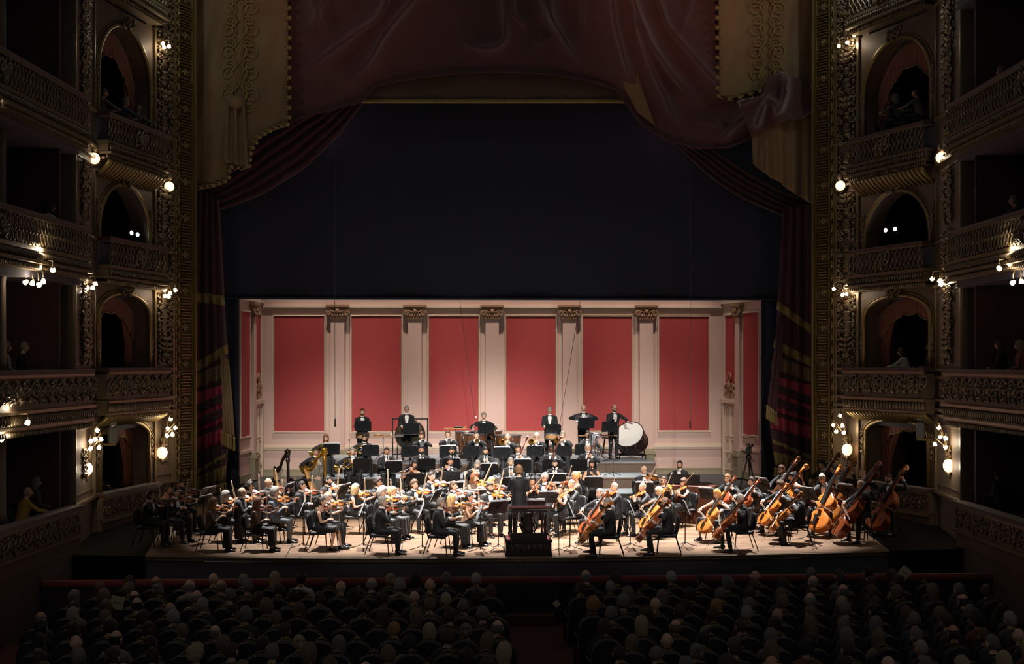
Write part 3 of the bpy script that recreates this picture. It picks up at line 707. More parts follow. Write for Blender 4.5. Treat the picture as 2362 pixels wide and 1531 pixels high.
def lambrequin(side, label):
    mir = (lambda q: q)
    if side < 0:
        top = [(452, -190), (664, -190)]; bot = [(450, 432), (492, 425), (528, 412), (531, 382), (574, 384), (580, 345), (600, 312), (640, 290), (664, 284)]
        cx, edge = 552, 664
    else:
        top = [(1658, -190), (1872, -190)]; bot = [(1658, 218), (1690, 226), (1735, 212), (1775, 205), (1800, 215), (1840, 205), (1872, 195)]
        cx, edge = 1770, 1658
    bx_ = np.array(bot, float); xs = np.linspace(bx_[0, 0], bx_[-1, 0], 60); yb = np.interp(xs, bx_[:, 0], bx_[:, 1]); P = np.zeros((60, 60, 2))
    for i in range(60): P[i, :, 0] = xs; P[i, :, 1] = -190 + (yb + 190) * i / 59
    o = cloth('gold_lambrequin', P, 43.55, 0.03 * np.sin(P[..., 0] / 26) + 0.03 * np.sin(P[..., 0] / 9 + P[..., 1] / 40), M_brocade, None, label=label, category='drapery')
    g = G()                                              # embroidered arabesques
    for k, cy in enumerate(range(-130, 250 if side < 0 else 200, 50)):
        for s in (-1, 1):
            for (dx, dy, r0) in ((26, 0, 21), (20, 30, 14)):
                t = np.linspace(0, 3.2 * PI, 18); r = r0 * (1 - 0.82 * t / t[-1])
                pp = [ptY(cx + s * (dx + r[i] * math.cos(t[i] + 2.4)), cy + dy + r[i] * math.sin(t[i] + 2.4), 43.48) for i in range(18)]; g.tube(pp, 0.018, 5)
            g.tube([ptY(cx, cy - 24, 43.48), ptY(cx + s * 18, cy - 6, 43.44), ptY(cx + s * 6, cy + 24, 43.48)], [0.012, 0.04, 0.012], 5)
    part('embroidery', g, M_fringe, o, smooth=True)
    n = 0                                                # bobble fringe down the inner edge
    y_ = -120
    bob = G().ball((0, 0, 0), 0.065, 7, 5).tube([(0, 0, 0), (0.14 * (1 if side < 0 else -1) * -1, 0, 0.04)], 0.025, 5).tube([(0, 0, 0), (-0.12 if side < 0 else 0.12, 0, -0.09)], 0.02, 5).mesh('bobble', M_fringe, True)
    while y_ < (282 if side < 0 else 215):
        ob('bobble', bob, o, T4(*ptY(edge + (4 if side < 0 else -4), y_, 43.5))); y_ += 23
    for q in lerp_curve(bot, 22 if side < 0 else 10): ob('bobble', bob, o, T4(*ptY(q[0], q[1] + 3, 43.5)))
    return o, top
o, _ = lambrequin(-1, 'tarnished gold brocade lambrequin with ragged tail on the harp side')
P = grid_between([(520, 235), (565, 235)], [(515, 372), (572, 385)], 24, 16)   # knotted tie on the left panel
kn = cloth('tie_tail', P, 43.4, 0.09 * np.sin(np.linspace(0, 5 * PI, 24))[None] * np.ones((16, 1)), M_brocade, o, 0.02)
part('knot', G().ball(ptY(545, 236, 43.35), (0.26, 0.16, 0.2), 10, 7), M_brocade, o, smooth=True)
o, _ = lambrequin(1, 'tarnished gold brocade lambrequin behind the knotted swag, double-bass side')
# knotted red swag over the right panel and its tail
P = grid_between([(1700, 232), (1758, 220), (1772, 178), (1806, 164), (1840, 180), (1872, 205)], [(1735, 318), (1760, 300), (1790, 285), (1820, 275), (1845, 276), (1872, 262)], 40, 24)
sw = cloth('knotted_swag', P, 43.35, ridge(P, [([(1812, 160), (1812, 215), (1795, 268)], 9, .5), ([(1765, 222), (1790, 240), (1795, 270)], 9, .4), ([(1700, 240), (1765, 218)], 10, .3), ([(1740, 300), (1768, 225)], 10, .4), ([(1795, 270), (1840, 275), (1870, 250)], 9, .15)]) + 0.03, M_red, None, label='knotted red velvet swag gathered at the double-bass side of the drapery', category='drapery')
P = grid_between([(1733, 300), (1790, 272), (1872, 262)], [(1737, 378), (1775, 408), (1800, 420), (1822, 440), (1872, 470)], 40, 20)
cloth('tail', P, 43.45, 0.08 * np.sin(np.linspace(0, 9 * PI, 40))[None] * np.linspace(0.3, 1, 20)[:, None], M_brocade, sw, 0.03)

# tab curtains: sash swept to the side, tail hanging to the stage
def tab(side, label):
    if side < 0:
        up = [(900, 150), (800, 215), (700, 268), (600, 330), (520, 400), (452, 440)]; lo = [(935, 130), (830, 245), (780, 312), (700, 390), (600, 450), (530, 476), (468, 496)]
        L_, R__ = [(462, 440), (455, 560), (452, 700), (452, 860), (448, 1000), (455, 1128)], [(505, 462), (512, 560), (518, 700), (526, 830), (534, 960), (520, 1112)]
        fr_l, fr_r = (452, 1118), (520, 1098)
    else:
        up = [(1440, 180), (1560, 310), (1640, 340), (1720, 395), (1800, 440), (1875, 470)]; lo = [(1420, 160), (1535, 312), (1575, 350), (1640, 412), (1700, 452), (1760, 480), (1862, 520)]
        L_, R__ = [(1806, 478), (1800, 600), (1792, 740), (1780, 860), (1773, 960), (1788, 1078)], [(1870, 470), (1872, 600), (1876, 740), (1878, 860), (1878, 1000), (1872, 1090)]
        fr_l, fr_r = (1788, 1052), (1872, 1075)
    P = grid_between(up, lo, 60, 26)
    o = cloth('tab_curtain', P, 44.55, ridge(P, []) + 0.1 * np.sin(np.linspace(0, 9 * PI, 26))[:, None] * np.ones((1, 60)), M_red_dk, None, label=label, category='curtain')
    nu, nv = 44, 60; l, r = smooth_curve(L_, nv), smooth_curve(R__, nv); t = np.linspace(0, 1, nu)[None, :, None]
    P = l[:, None] * (1 - t) + r[:, None] * t
    fold = 0.13 * np.sin(np.linspace(0, 7 * PI, nu) + 0.7)[None] * np.linspace(0.4, 1, nv)[:, None]
    cloth('hanging_tail', P, 44.3, fold, M_red_dk, o)
    sgn = 1 if side < 0 else -1
    def band(nm, f0, f1, slope, m, off=0.03):
        i0, i1 = int(f0 * (nv - 1)), int(f1 * (nv - 1)); Q = P[i0:i1 + 1].copy(); sh = (np.linspace(0, 1, nu) - 0.5) * slope * (-sgn); Q[..., 1] += sh[None]
        cloth(nm, Q, 44.3 - off, fold[i0:i1 + 1], m, o, 0.02)
    band('braid', 0.355, 0.38, 0, M_fringe) if side < 0 else band('braid', 0.42, 0.455, 60, M_fringe)
    band('braid', 0.555, 0.585, 45, M_fringe)
    band('applique', 0.67, 0.81, 20, M_embroid); band('applique', 0.83, 0.87, 20, M_embroid, 0.035)
    band('gold_vine', 0.60, 0.645, 30, M_brocade, 0.035)
    for k in range(4): band('stripe', 0.70 + 0.026 * k, 0.712 + 0.026 * k, 34, M_red_dk, 0.05)
    band('braid', 0.925, 0.945, 30, M_fringe); band('braid', 0.965, 1.0, 14, M_fringe)
    n = 15
    tass = G().lathe([(0.01, 0.06), (0.05, 0.02), (0.035, -0.02), (0.06, -0.22), (0.02, -0.24)], 7).mesh('tassel', M_fringe, True)
    for k in range(n):
        a = k / (n - 1); p = P[-1, int(a * (nu - 1))]
        ob('tassel', tass, o, T4(*ptY(p[0], p[1] + 4, 44.2 - fold[-1, int(a * (nu - 1))])))
    return o
tab(-1, 'dark red tab curtain with embroidered hem on the harp side')
tab(1, 'dark red tab curtain with embroidered hem on the double-bass side')
# second, shorter leaf of each tab with its own tasselled hem
for sd, lab, L_, R__ in ((-1, 'short gold-edged curtain leaf in front of the harp-side tab', [(508, 815), (512, 900), (514, 995)], [(526, 830), (534, 920), (540, 1008)]),
                         (1, 'short fringed curtain leaf beside the double-bass-side tab', [(1797, 740), (1783, 830), (1770, 935)], [(1806, 745), (1800, 830), (1790, 950)])):
    l, r = smooth_curve(L_, 24), smooth_curve(R__, 24); t = np.linspace(0, 1, 14)[None, :, None]; P = l[:, None] * (1 - t) + r[:, None] * t
    o = cloth('curtain_leaf', P, 44.0, 0.05 * np.sin(np.linspace(0, 4 * PI, 14))[None] * np.ones((24, 1)), M_brocade if sd < 0 else M_red_dk, None, label=lab, category='curtain')
    tass = G().lathe([(0.01, 0.06), (0.05, 0.02), (0.03, -0.02), (0.055, -0.36), (0.02, -0.38)], 7).mesh('tassel', M_fringe, True)
    for k in range(5): p = P[-1, int(k / 4 * 13)]; ob('tassel', tass, o, T4(*ptY(p[0], p[1] + 3, 43.95)))
# hanging wires and microphones over the stage
M_wire = mat('grey_steel_wire', '77777a', 0.5, 0.6); M_mic = mat('black_microphone', '121214', 0.5)
def hanging(name, label, p0, p1, cap):
    o = thing(name, label, 'microphone' if cap else 'wire', None)
    part('cable', G().tube([p0, p1], 0.008, 4), M_wire, o)
    if cap: part('capsule', G().lathe([(0.012, 0.12), (0.026, 0.1), (0.026, -0.12), (0.012, -0.14)], 8, 0, T4(*p1)), M_mic, o, smooth=True)
hanging('hanging_microphone', 'black microphone hanging on a wire before the first shell pilaster', ptY(769, -120, 45.44), ptY(773, 974, 45.3), True)
hanging('hanging_microphone', 'black microphone hanging on a wire before the last red panel', ptY(1592, -120, 45.44), ptY(1592, 978, 45.3), True)
hanging('slanting_wire', 'thin slanting wire above the timpani', ptY(960, -100, 45.54), ptY(1095, 965, 46.5), False)
hanging('slanting_wire', 'thin slanting wire above the snare drum', ptY(1470, -100, 45.54), ptY(1290, 985, 46.5), False)
# ================================================================== PEOPLE
SKIN = {k: mat('skin_' + k, c, 0.55, var=0.08, scale=20) for k, c in dict(fair='d3a88c', tan='bf8f70', olive='a5775a', brown='5c3a2a').items()}
M_eye = mat('dark_eye', '20150f', 0.3); M_lip = mat('lip', 'a8645a', 0.5)
HAIRC = {k: mat('hair_' + k, c, 0.6, var=0.3, scale=60, bump=0.4, bscale=120) for k, c in dict(black='17120f', dark='2b1d15', brown='4d3321', light='8a6440', auburn='7a4a2c', blond='d0a868', pale='d8c090', orange='cf8f4a', grey='8c867e', silver='bdb6ab', white='ded8cd').items()}
M_suit = mat('black_wool_tailcoat', '131417', 0.7, var=0.15, scale=30, sheen=0.06)
M_suit2 = mat('charcoal_wool_suit', '1e2024', 0.7, var=0.15, scale=30, sheen=0.08)
M_dress = mat('black_crepe_dress', '111112', 0.7, var=0.2, scale=20, sheen=0.06)
M_lace = mat('black_lace_over_skin', '6a5443', 0.7, var=0.75, scale=55)
M_vest = mat('slate_blue_waistcoat', '56606e', 0.7, var=0.1)
M_grey = mat('grey_flannel_trousers', '565a5e', 0.8, var=0.1)
M_tan = mat('tan_dress_cloth', '9a7458', 0.75, var=0.15)
M_white = mat('white_shirt_cotton', 'eceae6', 0.7)
M_shoe = mat('black_patent_shoe', '121213', 0.22, coat=0.5)
M_spec = mat('dark_spectacle_wire', '2a2a2c', 0.3, 0.6)

TMP = bpy.data.scenes.new('workshop'); TVL = TMP.view_layers[0]
def fuse(g, voxel, it=3):
    """melt overlapping closed shapes into one continuous surface (worked out in an empty side scene)"""
    me = g.mesh('tmp', M_suit); o = bpy.data.objects.new('tmp', me); TMP.collection.objects.link(o)
    r = o.modifiers.new('r', 'REMESH'); r.mode = 'VOXEL'; r.voxel_size = voxel
    s = o.modifiers.new('s', 'SMOOTH'); s.iterations = it; s.factor = 0.5
    TVL.update(); dg = TVL.depsgraph; dg.update(); ev = o.evaluated_get(dg); m2 = ev.to_mesh()
    n = len(m2.vertices); co = np.empty(n * 3); m2.vertices.foreach_get('co', co)
    out = G(); out.add(co.reshape(-1, 3).copy(), [tuple(p.vertices) for p in m2.polygons])
    ev.to_mesh_clear(); bpy.data.objects.remove(o); bpy.data.meshes.remove(me)
    return out
def ik(a, c, l1, l2, pole):
    a, c, pole = np.array(a, float), np.array(c, float), np.array(pole, float); d = c - a; L = np.linalg.norm(d)
    if L > (l1 + l2) * 0.985: c = a + d / L * (l1 + l2) * 0.985; d = c - a; L = np.linalg.norm(d)
    x = (l1 * l1 - l2 * l2 + L * L) / (2 * L); h = math.sqrt(max(l1 * l1 - x * x, 1e-6)); u = d / L
    q = pole - u * pole.dot(u); q /= np.linalg.norm(q) + 1e-9
    return a + u * x + q * h, c

def head_g():
    g = G(); nu, nv = 22, 16; th = np.arange(nu) * 2 * PI / nu; V = [np.array([0, 0, -1.0])]
    for i in range(1, nv):
        p = -PI / 2 + PI * i / nv
        for t in th: V.append(np.array([math.cos(p) * math.sin(t), -math.cos(p) * math.cos(t), math.sin(p)]))
    V.append(np.array([0, 0, 1.0])); V = np.array(V); d = V.copy(); V = V * np.array([0.076, 0.098, 0.118])
    low = np.clip(-d[:, 2], 0, 1); front = np.clip(-d[:, 1], 0, 1)
    V[:, 0] *= 1 - 0.30 * low ** 1.4; V[:, 1] += 0.02 * low * (1 - front) * -1; V[:, 1] -= 0.012 * low * front
    V[:, 1] += 0.012 * (d[:, 2] > 0.2) * front * 0.6
    x, z = V[:, 0], V[:, 2]; fr = d[:, 1] < -0.2
    nose = np.exp(-(x / 0.011) ** 2) * np.exp(-((z + 0.018) / 0.022) ** 2) * fr; V[:, 1] -= 0.024 * nose
    V[:, 1] += 0.011 * fr * (np.exp(-((np.abs(x) - 0.031) / 0.014) ** 2) * np.exp(-((z - 0.012) / 0.012) ** 2))
    V[:, 1] -= 0.005 * fr * np.exp(-((z - 0.034) / 0.01) ** 2) * (np.abs(x) < 0.05)
    f = []; L = nu * (nv - 1) + 1
    for j in range(nu):
        j2 = (j + 1) % nu; f.append((0, 1 + j2, 1 + j)); f.append((L, L - nu + j, L - nu + j2))
        for i in range(nv - 2): a = 1 + i * nu; f.append((a + j, a + j2, a + nu + j2, a + nu + j))
    g.add(V, f, 0)
    g.tube([(0, -0.094, 0.012), (0, -0.112, -0.012), (0, -0.119, -0.026), (0, -0.1, -0.034)], [0.007, 0.01, 0.014, 0.01], 6, 0)
    for s in (-1, 1):
        g.ball((s * 0.03, -0.080, 0.011), (0.0115, 0.007, 0.006), 8, 5, 1); g.ball((s * 0.078, 0.01, -0.005), (0.012, 0.02, 0.032), 6, 5, 0)
        g.tube([(s * 0.014, -0.095, 0.03), (s * 0.032, -0.093, 0.034), (s * 0.05, -0.08, 0.029)], [0.003, 0.0042, 0.002], 4, 1)
    g.ball((0, -0.094, -0.056), (0.024, 0.008, 0.008), 8, 5, 2)
    return g
HEAD = head_g()
def hair_g(style, seed=0):
    r_ = np.random.RandomState(seed); g = G(); nu, nv = 24, 18; th = np.arange(nu) * 2 * PI / nu; D = [np.array([0, 0, -1.0])]
    for i in range(1, nv):
        p = -PI / 2 + PI * i / nv
        for t in th: D.append(np.array([math.cos(p) * math.sin(t), -math.cos(p) * math.cos(t), math.sin(p)]))
    D.append(np.array([0, 0, 1.0])); D = np.array(D); fr = -D[:, 1]; z = D[:, 2]
    line = np.where(fr > 0.45, 0.52, np.where(fr > 0.0, 0.15 - 0.35 * (0.45 - np.clip(fr, 0, .45)), -0.55 + 0.4 * np.clip(1 + fr * 3, 0, 1)))
    if style in ('bob', 'long', 'wavy'): line = np.where((fr > 0.62), 0.45, np.where(fr > 0.35, -0.2, -1.0))
    inh = z > line
    th_ = dict(short=0.11, crop=0.05, fringe=0.06, curly=0.34, tall=0.22, bob=0.2, long=0.17, wavy=0.26, up=0.12)[style]
    k = np.where(inh, 1 + th_, 0.9)
    if style == 'fringe': k = np.where(inh & (z > 0.42), 0.92, k)
    noise = r_.rand(len(D)); amp = dict(curly=0.16, wavy=0.16, tall=0.07, short=0.035, long=0.05, bob=0.04).get(style, 0.02)
    k = k + inh * (noise - 0.5) * amp * 2 * 0.7
    V = D * np.array([0.078, 0.1, 0.12]) * k[:, None]
    if style in ('bob', 'long', 'wavy'):
        Lh = dict(bob=0.08, long=0.26, wavy=0.2)[style]; side = inh & (z < 0.1); dn = np.clip((0.1 - z) / 1.1, 0, 1)
        rad = np.sqrt(V[:, 0] ** 2 + V[:, 1] ** 2) + 1e-6; tr = np.maximum(rad, 0.088 * (1 - 0.25 * dn))
        V[:, 0] = np.where(side, V[:, 0] / rad * tr, V[:, 0]); V[:, 1] = np.where(side, V[:, 1] / rad * tr + 0.03 * dn, V[:, 1]); V[:, 2] = np.where(side, V[:, 2] - Lh * dn, V[:, 2])
        if style == 'wavy': V[:, 0] += side * 0.012 * np.sin(V[:, 2] * 60); 
    f = []; L = nu * (nv - 1) + 1
    for j in range(nu):
        j2 = (j + 1) % nu; f.append((0, 1 + j2, 1 + j)); f.append((L, L - nu + j, L - nu + j2))
        for i in range(nv - 2): a = 1 + i * nu; f.append((a + j, a + j2, a + nu + j2, a + nu + j))
    g.add(V, f)
    if style == 'up':
        g.ball((0, 0.1, 0.07), 0.05, 9, 7); g.tube([(0, 0.12, 0.04), (0, 0.15, -0.03), (0.01, 0.13, -0.1)], [0.03, 0.03, 0.01], 6)
    return g
_hair = {}
def hair_mesh(style, seed):
    k = (style, seed)
    if k not in _hair: _hair[k] = hair_g(style, seed).mesh('hair', HAIRC['dark'], True)
    return _hair[k]
BEARD = G(); 
BEARD.ball((0, -0.065, -0.075), (0.052, 0.044, 0.045), 12, 8); BEARD.tube([(-0.066, -0.02, -0.03), (-0.05, -0.05, -0.075), (0, -0.07, -0.09), (0.05, -0.05, -0.075), (0.066, -0.02, -0.03)], 0.02, 6)
BEARD = BEARD.mesh('beard', HAIRC['dark'], True)
SPECS = G()
for s in (-1, 1):
    t = np.linspace(0, 2 * PI, 11); SPECS.tube(np.stack([s * 0.033 + 0.022 * np.cos(t), np.full(11, -0.108), 0.012 + 0.017 * np.sin(t)], 1), 0.003, 4)
    SPECS.tube([(s * 0.055, -0.106, 0.014), (s * 0.08, 0.0, 0.012)], 0.003, 4)
SPECS.tube([(-0.012, -0.108, 0.014), (0.012, -0.108, 0.014)], 0.003, 4); SPECS = SPECS.mesh('spectacles', M_spec)

def hand_g(curl, right=True):
    """fingers along +y, palm facing -z; five fingers, unequal, bent by curl"""
    g = G(); sg = -1 if right else 1                       # thumb side
    g.loft([np.array([(-0.026, y0, -0.012), (0.026, y0, -0.012), (0.028, y0, 0.0), (0.026, y0, 0.012), (-0.026, y0, 0.012), (-0.028, y0, 0.0)]) * np.array([k, 1, 1]) for y0, k in ((-0.02, 0.8), (0.02, 1.2), (0.06, 1.5), (0.088, 1.45))])
    for i, (off, ln) in enumerate(((0.031, 0.072), (0.011, 0.082), (-0.01, 0.076), (-0.03, 0.06))):
        p = np.array([sg * off, 0.082, 0.0]); a = 0.0; path = [p.copy()]
        for sgm, q in ((0.46, 0.55), (0.3, 1.0), (0.24, 0.8)):
            a += curl * q; p = p + ln * sgm * np.array([0, math.cos(a), -math.sin(a)]); path.append(p.copy())
        g.tube(path, [0.0095, 0.009, 0.0085, 0.006], 5)
    p = np.array([sg * 0.03, 0.015, -0.004]); q = p + np.array([sg * 0.03, 0.03, -0.012]); r_ = q + np.array([sg * (0.012 - 0.02 * curl * 0.5), 0.028, -0.014 * (1 + curl)])
    g.tube([p, q, r_], [0.013, 0.011, 0.007], 6)
    return g
HANDS = {}
def hand(curl, right):
    k = (round(curl, 1), right)
    if k not in HANDS: HANDS[k] = hand_g(curl, right)
    return HANDS[k]

RINGS = {'m': [(0.0, .165, .115), (0.08, .175, .125), (0.20, .158, .115), (0.34, .178, .125), (0.45, .195, .115), (0.52, .165, .095), (0.565, .07, .065)],
         'f': [(0.0, .165, .12), (0.08, .178, .13), (0.20, .132, .10), (0.34, .150, .115), (0.42, .160, .105), (0.50, .14, .085), (0.545, .058, .055)]}
def ring(c, w, d, R, n=14, off=0.0):
    t = np.arange(n) * 2 * PI / n; return c + (np.stack([(w + off) * np.cos(t), (d + off) * np.sin(t), np.zeros(n)], 1)) @ R.T
def build_body(P):
    """P: pose dict -> dict of vertex bags (body without head, coat, trousers, shirt, tie, shoes) in the person's own frame"""
    sex, outfit = P['sex'], P['outfit']; R = np.array(Matrix.Rotation(P.get('lean', 0), 3, 'X')) @ np.array(Matrix.Rotation(P.get('twist', 0), 3, 'Z'))
    pel = np.array(P['pelvis'], float); rings = RINGS[sex]; sw = 0.185 if sex == 'm' else 0.16; top = rings[-1][0]
    at = lambda x, y, h: pel + R @ np.array([x, y, h])
    sh = {s: at(s * sw, 0.0, top - 0.085) for s in (-1, 1)}
    out = {}; el = {}; wr = {}; hd = {}
    for s, key in ((-1, 'rh'), (1, 'lh')):
        tgt, hdir, palm, curl, pole = P[key]
        hdir = nrm(hdir); w_ = np.array(tgt, float) - hdir * 0.075
        el[s], wr[s] = ik(sh[s], w_, 0.285, 0.26, pole); hd[s] = (hdir, palm, curl)
    neck0 = at(0, 0.0, top - 0.02); hc = neck0 + np.array(P.get('head_off', (0, -0.035, 0.165))); out['head_c'] = hc
    # body
    g = G(); g.loft([ring(at(0, 0, h), w * 0.9, d * 0.9, R) for h, w, d in rings])
    g.tube([neck0 - R @ np.array([0, 0, 0.05]), (neck0 + hc) / 2 + np.array([0, 0.012, 0]), hc + np.array([0, 0.015, -0.03])], [0.06, 0.052, 0.05], 10)
    for s in (-1, 1):
        g.tube([sh[s] - R @ np.array([s * 0.05, 0, 0.0]), sh[s] + (el[s] - sh[s]) * 0.12, (sh[s] + el[s]) / 2, el[s], el[s] + (wr[s] - el[s]) * 0.25, wr[s] + (wr[s] - el[s]) * 0.06], [0.05, 0.05, 0.044, 0.037, 0.039, 0.026], 8)
    hip = {s: pel + np.array([s * 0.095, 0, 0.04]) for s in (-1, 1)}; kn, an = {}, {}
    for s in (-1, 1):
        k_, a_ = P['knee'][0 if s < 0 else 1], P['ankle'][0 if s < 0 else 1]; kn[s], an[s] = np.array(k_, float), np.array(a_, float)
        g.tube([hip[s], hip[s] * .5 + kn[s] * .5, kn[s], kn[s] * .65 + an[s] * .35, an[s]], [0.075, 0.068, 0.052, 0.05, 0.033], 8)
    body = fuse(g, 0.024, 2)
    for s in (-1, 1):
        d_, palm, curl = hd[s]; body.join(hand(curl, s < 0), frame(wr[s], d_, -np.array(palm, float)))
    for s in (-1, 1):                                  # bare feet inside the shoes
        fd = nrm(P.get('foot', {}).get(s, (s * 0.1, -1, 0))); c = an[s]
        body.tube([c, c + fd * 0.05 + np.array([0, 0, -0.04]), c + fd * 0.15 + np.array([0, 0, -0.055])], [0.03, 0.03, 0.018], 6)
    out['body'] = body
    # upper garment
    g = G(); suit = outfit in ('suit', 'suit2'); e = 0.022 if suit else 0.012
    hem = -0.02 if suit else 0.0
    tr = [(hem, rings[0][1] + 0.008, rings[0][2] + 0.012)] + [r for r in rings if r[0] > hem]
    up_to = len(tr) if outfit not in ('bare', 'baretan') else len(tr) - 2
    tr2 = tr[:up_to]
    if outfit in ('bare', 'baretan'): tr2 = tr2 + [(0.46, rings[4][1] - 0.03, rings[4][2] - 0.01)]
    g.loft([ring(at(0, 0, h), w, d, R, 14, e * (1 if i < len(tr) - 1 else 0.4)) for i, (h, w, d) in enumerate(tr2)])
    if P.get('tails'):
        g.loft([ring(at(0, 0.01, h), w, d, R) for h, w, d in ((-0.20, .20, .15), (-0.1, .2, .15), (0.06, .19, .14), (0.2, .17, .125))])
    if outfit in ('suit', 'suit2', 'lace', 'sleeve', 'vest'):
        a, b = (0.062, 0.05) if suit else (0.05, 0.042); c = 0.047 if suit else 0.036
        for s in (-1, 1):
            if outfit == 'half': continue
            pts = [sh[s] - R @ np.array([s * 0.06, 0, 0.0]), sh[s], (sh[s] + el[s]) / 2, el[s], (el[s] + wr[s]) / 2, wr[s] + (el[s] - wr[s]) * 0.08]
            g.tube(pts, [a + 0.006, a + 0.004, a, b + 0.004, b - 0.004, c], 9)
    out['coat'] = fuse(g, 0.022, 3)
    # lower garment
    g = G(); skirt = P.get('skirt')
    g.loft([ring(at(0, 0, h), w, d, R, 14, 0.006) for h, w, d in [(-0.03, rings[0][1] * 0.9, rings[0][2] * 0.9)] + rings[:3]])
    if skirt is None:
        for s in (-1, 1):
            g.tube([hip[s], hip[s] * .5 + kn[s] * .5, kn[s], kn[s] * .5 + an[s] * .5, an[s] + np.array([0, 0, 0.0])], [0.098, 0.09, 0.072, 0.066, 0.058], 9)
    else:
        ends = {s: kn[s] + (an[s] - kn[s]) * skirt for s in (-1, 1)}
        for s in (-1, 1): g.tube([hip[s], hip[s] * .5 + kn[s] * .5, kn[s], ends[s]], [0.105, 0.1, 0.09, 0.11 if skirt > 0.5 else 0.08], 9)
        mid = lambda q: (q[-1] + q[1]) / 2
        g.tube([mid(hip), mid(hip) * .5 + mid(kn) * .5, mid(kn), mid(ends)], [0.11, 0.1, 0.09, 0.13 if skirt > 0.5 else 0.07], 10)
    out['trousers'] = fuse(g, 0.024, 3)
    # shirt front, collar and cuffs, tie
    if suit:
        g = G(); hs = np.linspace(P.get('vee', 0.18), top - 0.035, 9); Pg = np.zeros((9, 7, 3))
        for i, hh in enumerate(hs):
            q = (hh - hs[0]) / (hs[-1] - hs[0]); hw = 0.022 + 0.055 * q ** 1.2 - 0.03 * max(0, q - 0.85) / 0.15
            w_ = np.interp(hh, [r[0] for r in rings], [r[1] for r in rings]) + e; d_ = np.interp(hh, [r[0] for r in rings], [r[2] for r in rings]) + e
            for j in range(7):
                x = hw * (j - 3) / 3; Pg[i, j] = at(x, -d_ * math.sqrt(max(0.05, 1 - (x / w_) ** 2)) - 0.004, hh)
        g.sheet(Pg, -0.014)
        g.lathe([(0.056, 0.0), (0.064, 0.012), (0.062, 0.048), (0.052, 0.05)], 12, 0, frame(neck0 + np.array([0, -0.004, 0.0]), R @ np.array([0, 1.0, 0.0]), hc - neck0 + np.array([0, 0.02, 0])))
        for s in (-1, 1): 
            u = nrm(wr[s] - el[s]); g.tube([wr[s] - u * 0.035, wr[s] + u * 0.012], [0.043, 0.04], 9)
        out['shirt'] = g
        b = neck0 + (R @ np.array([0, -0.072, 0.012])); g = G()
        for s in (-1, 1): g.tube([b, b + R @ np.array([s * 0.03, -0.004, 0.0]), b + R @ np.array([s * 0.05, 0.006, 0.0])], [0.008, 0.016, 0.02], 6, flat=0.6)
        g.ball(b + R @ np.array([0, -0.006, 0]), 0.012, 6, 5); out['tie'] = g
    sg = {}
    for s in (-1, 1):
        fd = nrm(P.get('foot', {}).get(s, (s * 0.1, -1, 0))); c = an[s].copy(); base = P.get('floor', 0.0); g = G(); side = np.cross(fd, [0, 0, 1.0])
        lift = c[2] - 0.085 - base
        rr = []
        for q, w_, h_ in ((-0.07, 0.02, 0.05), (-0.05, 0.036, 0.085), (0.0, 0.042, 0.1), (0.07, 0.044, 0.07), (0.15, 0.044, 0.05), (0.2, 0.03, 0.035), (0.215, 0.01, 0.02)):
            o_ = c * np.array([1, 1, 0]) + fd * q; n8 = [(-1, 0), (-1, .5), (-.6, .9), (0, 1), (.6, .9), (1, .5), (1, 0), (0, 0)]
            rr.append(np.array([o_ + side * (a * w_) + np.array([0, 0, base + max(0, lift) + b_ * h_]) for a, b_ in n8]))
        g.loft(rr); sg[s] = g
    out['shoes'] = sg
    return out
_bodies = {}
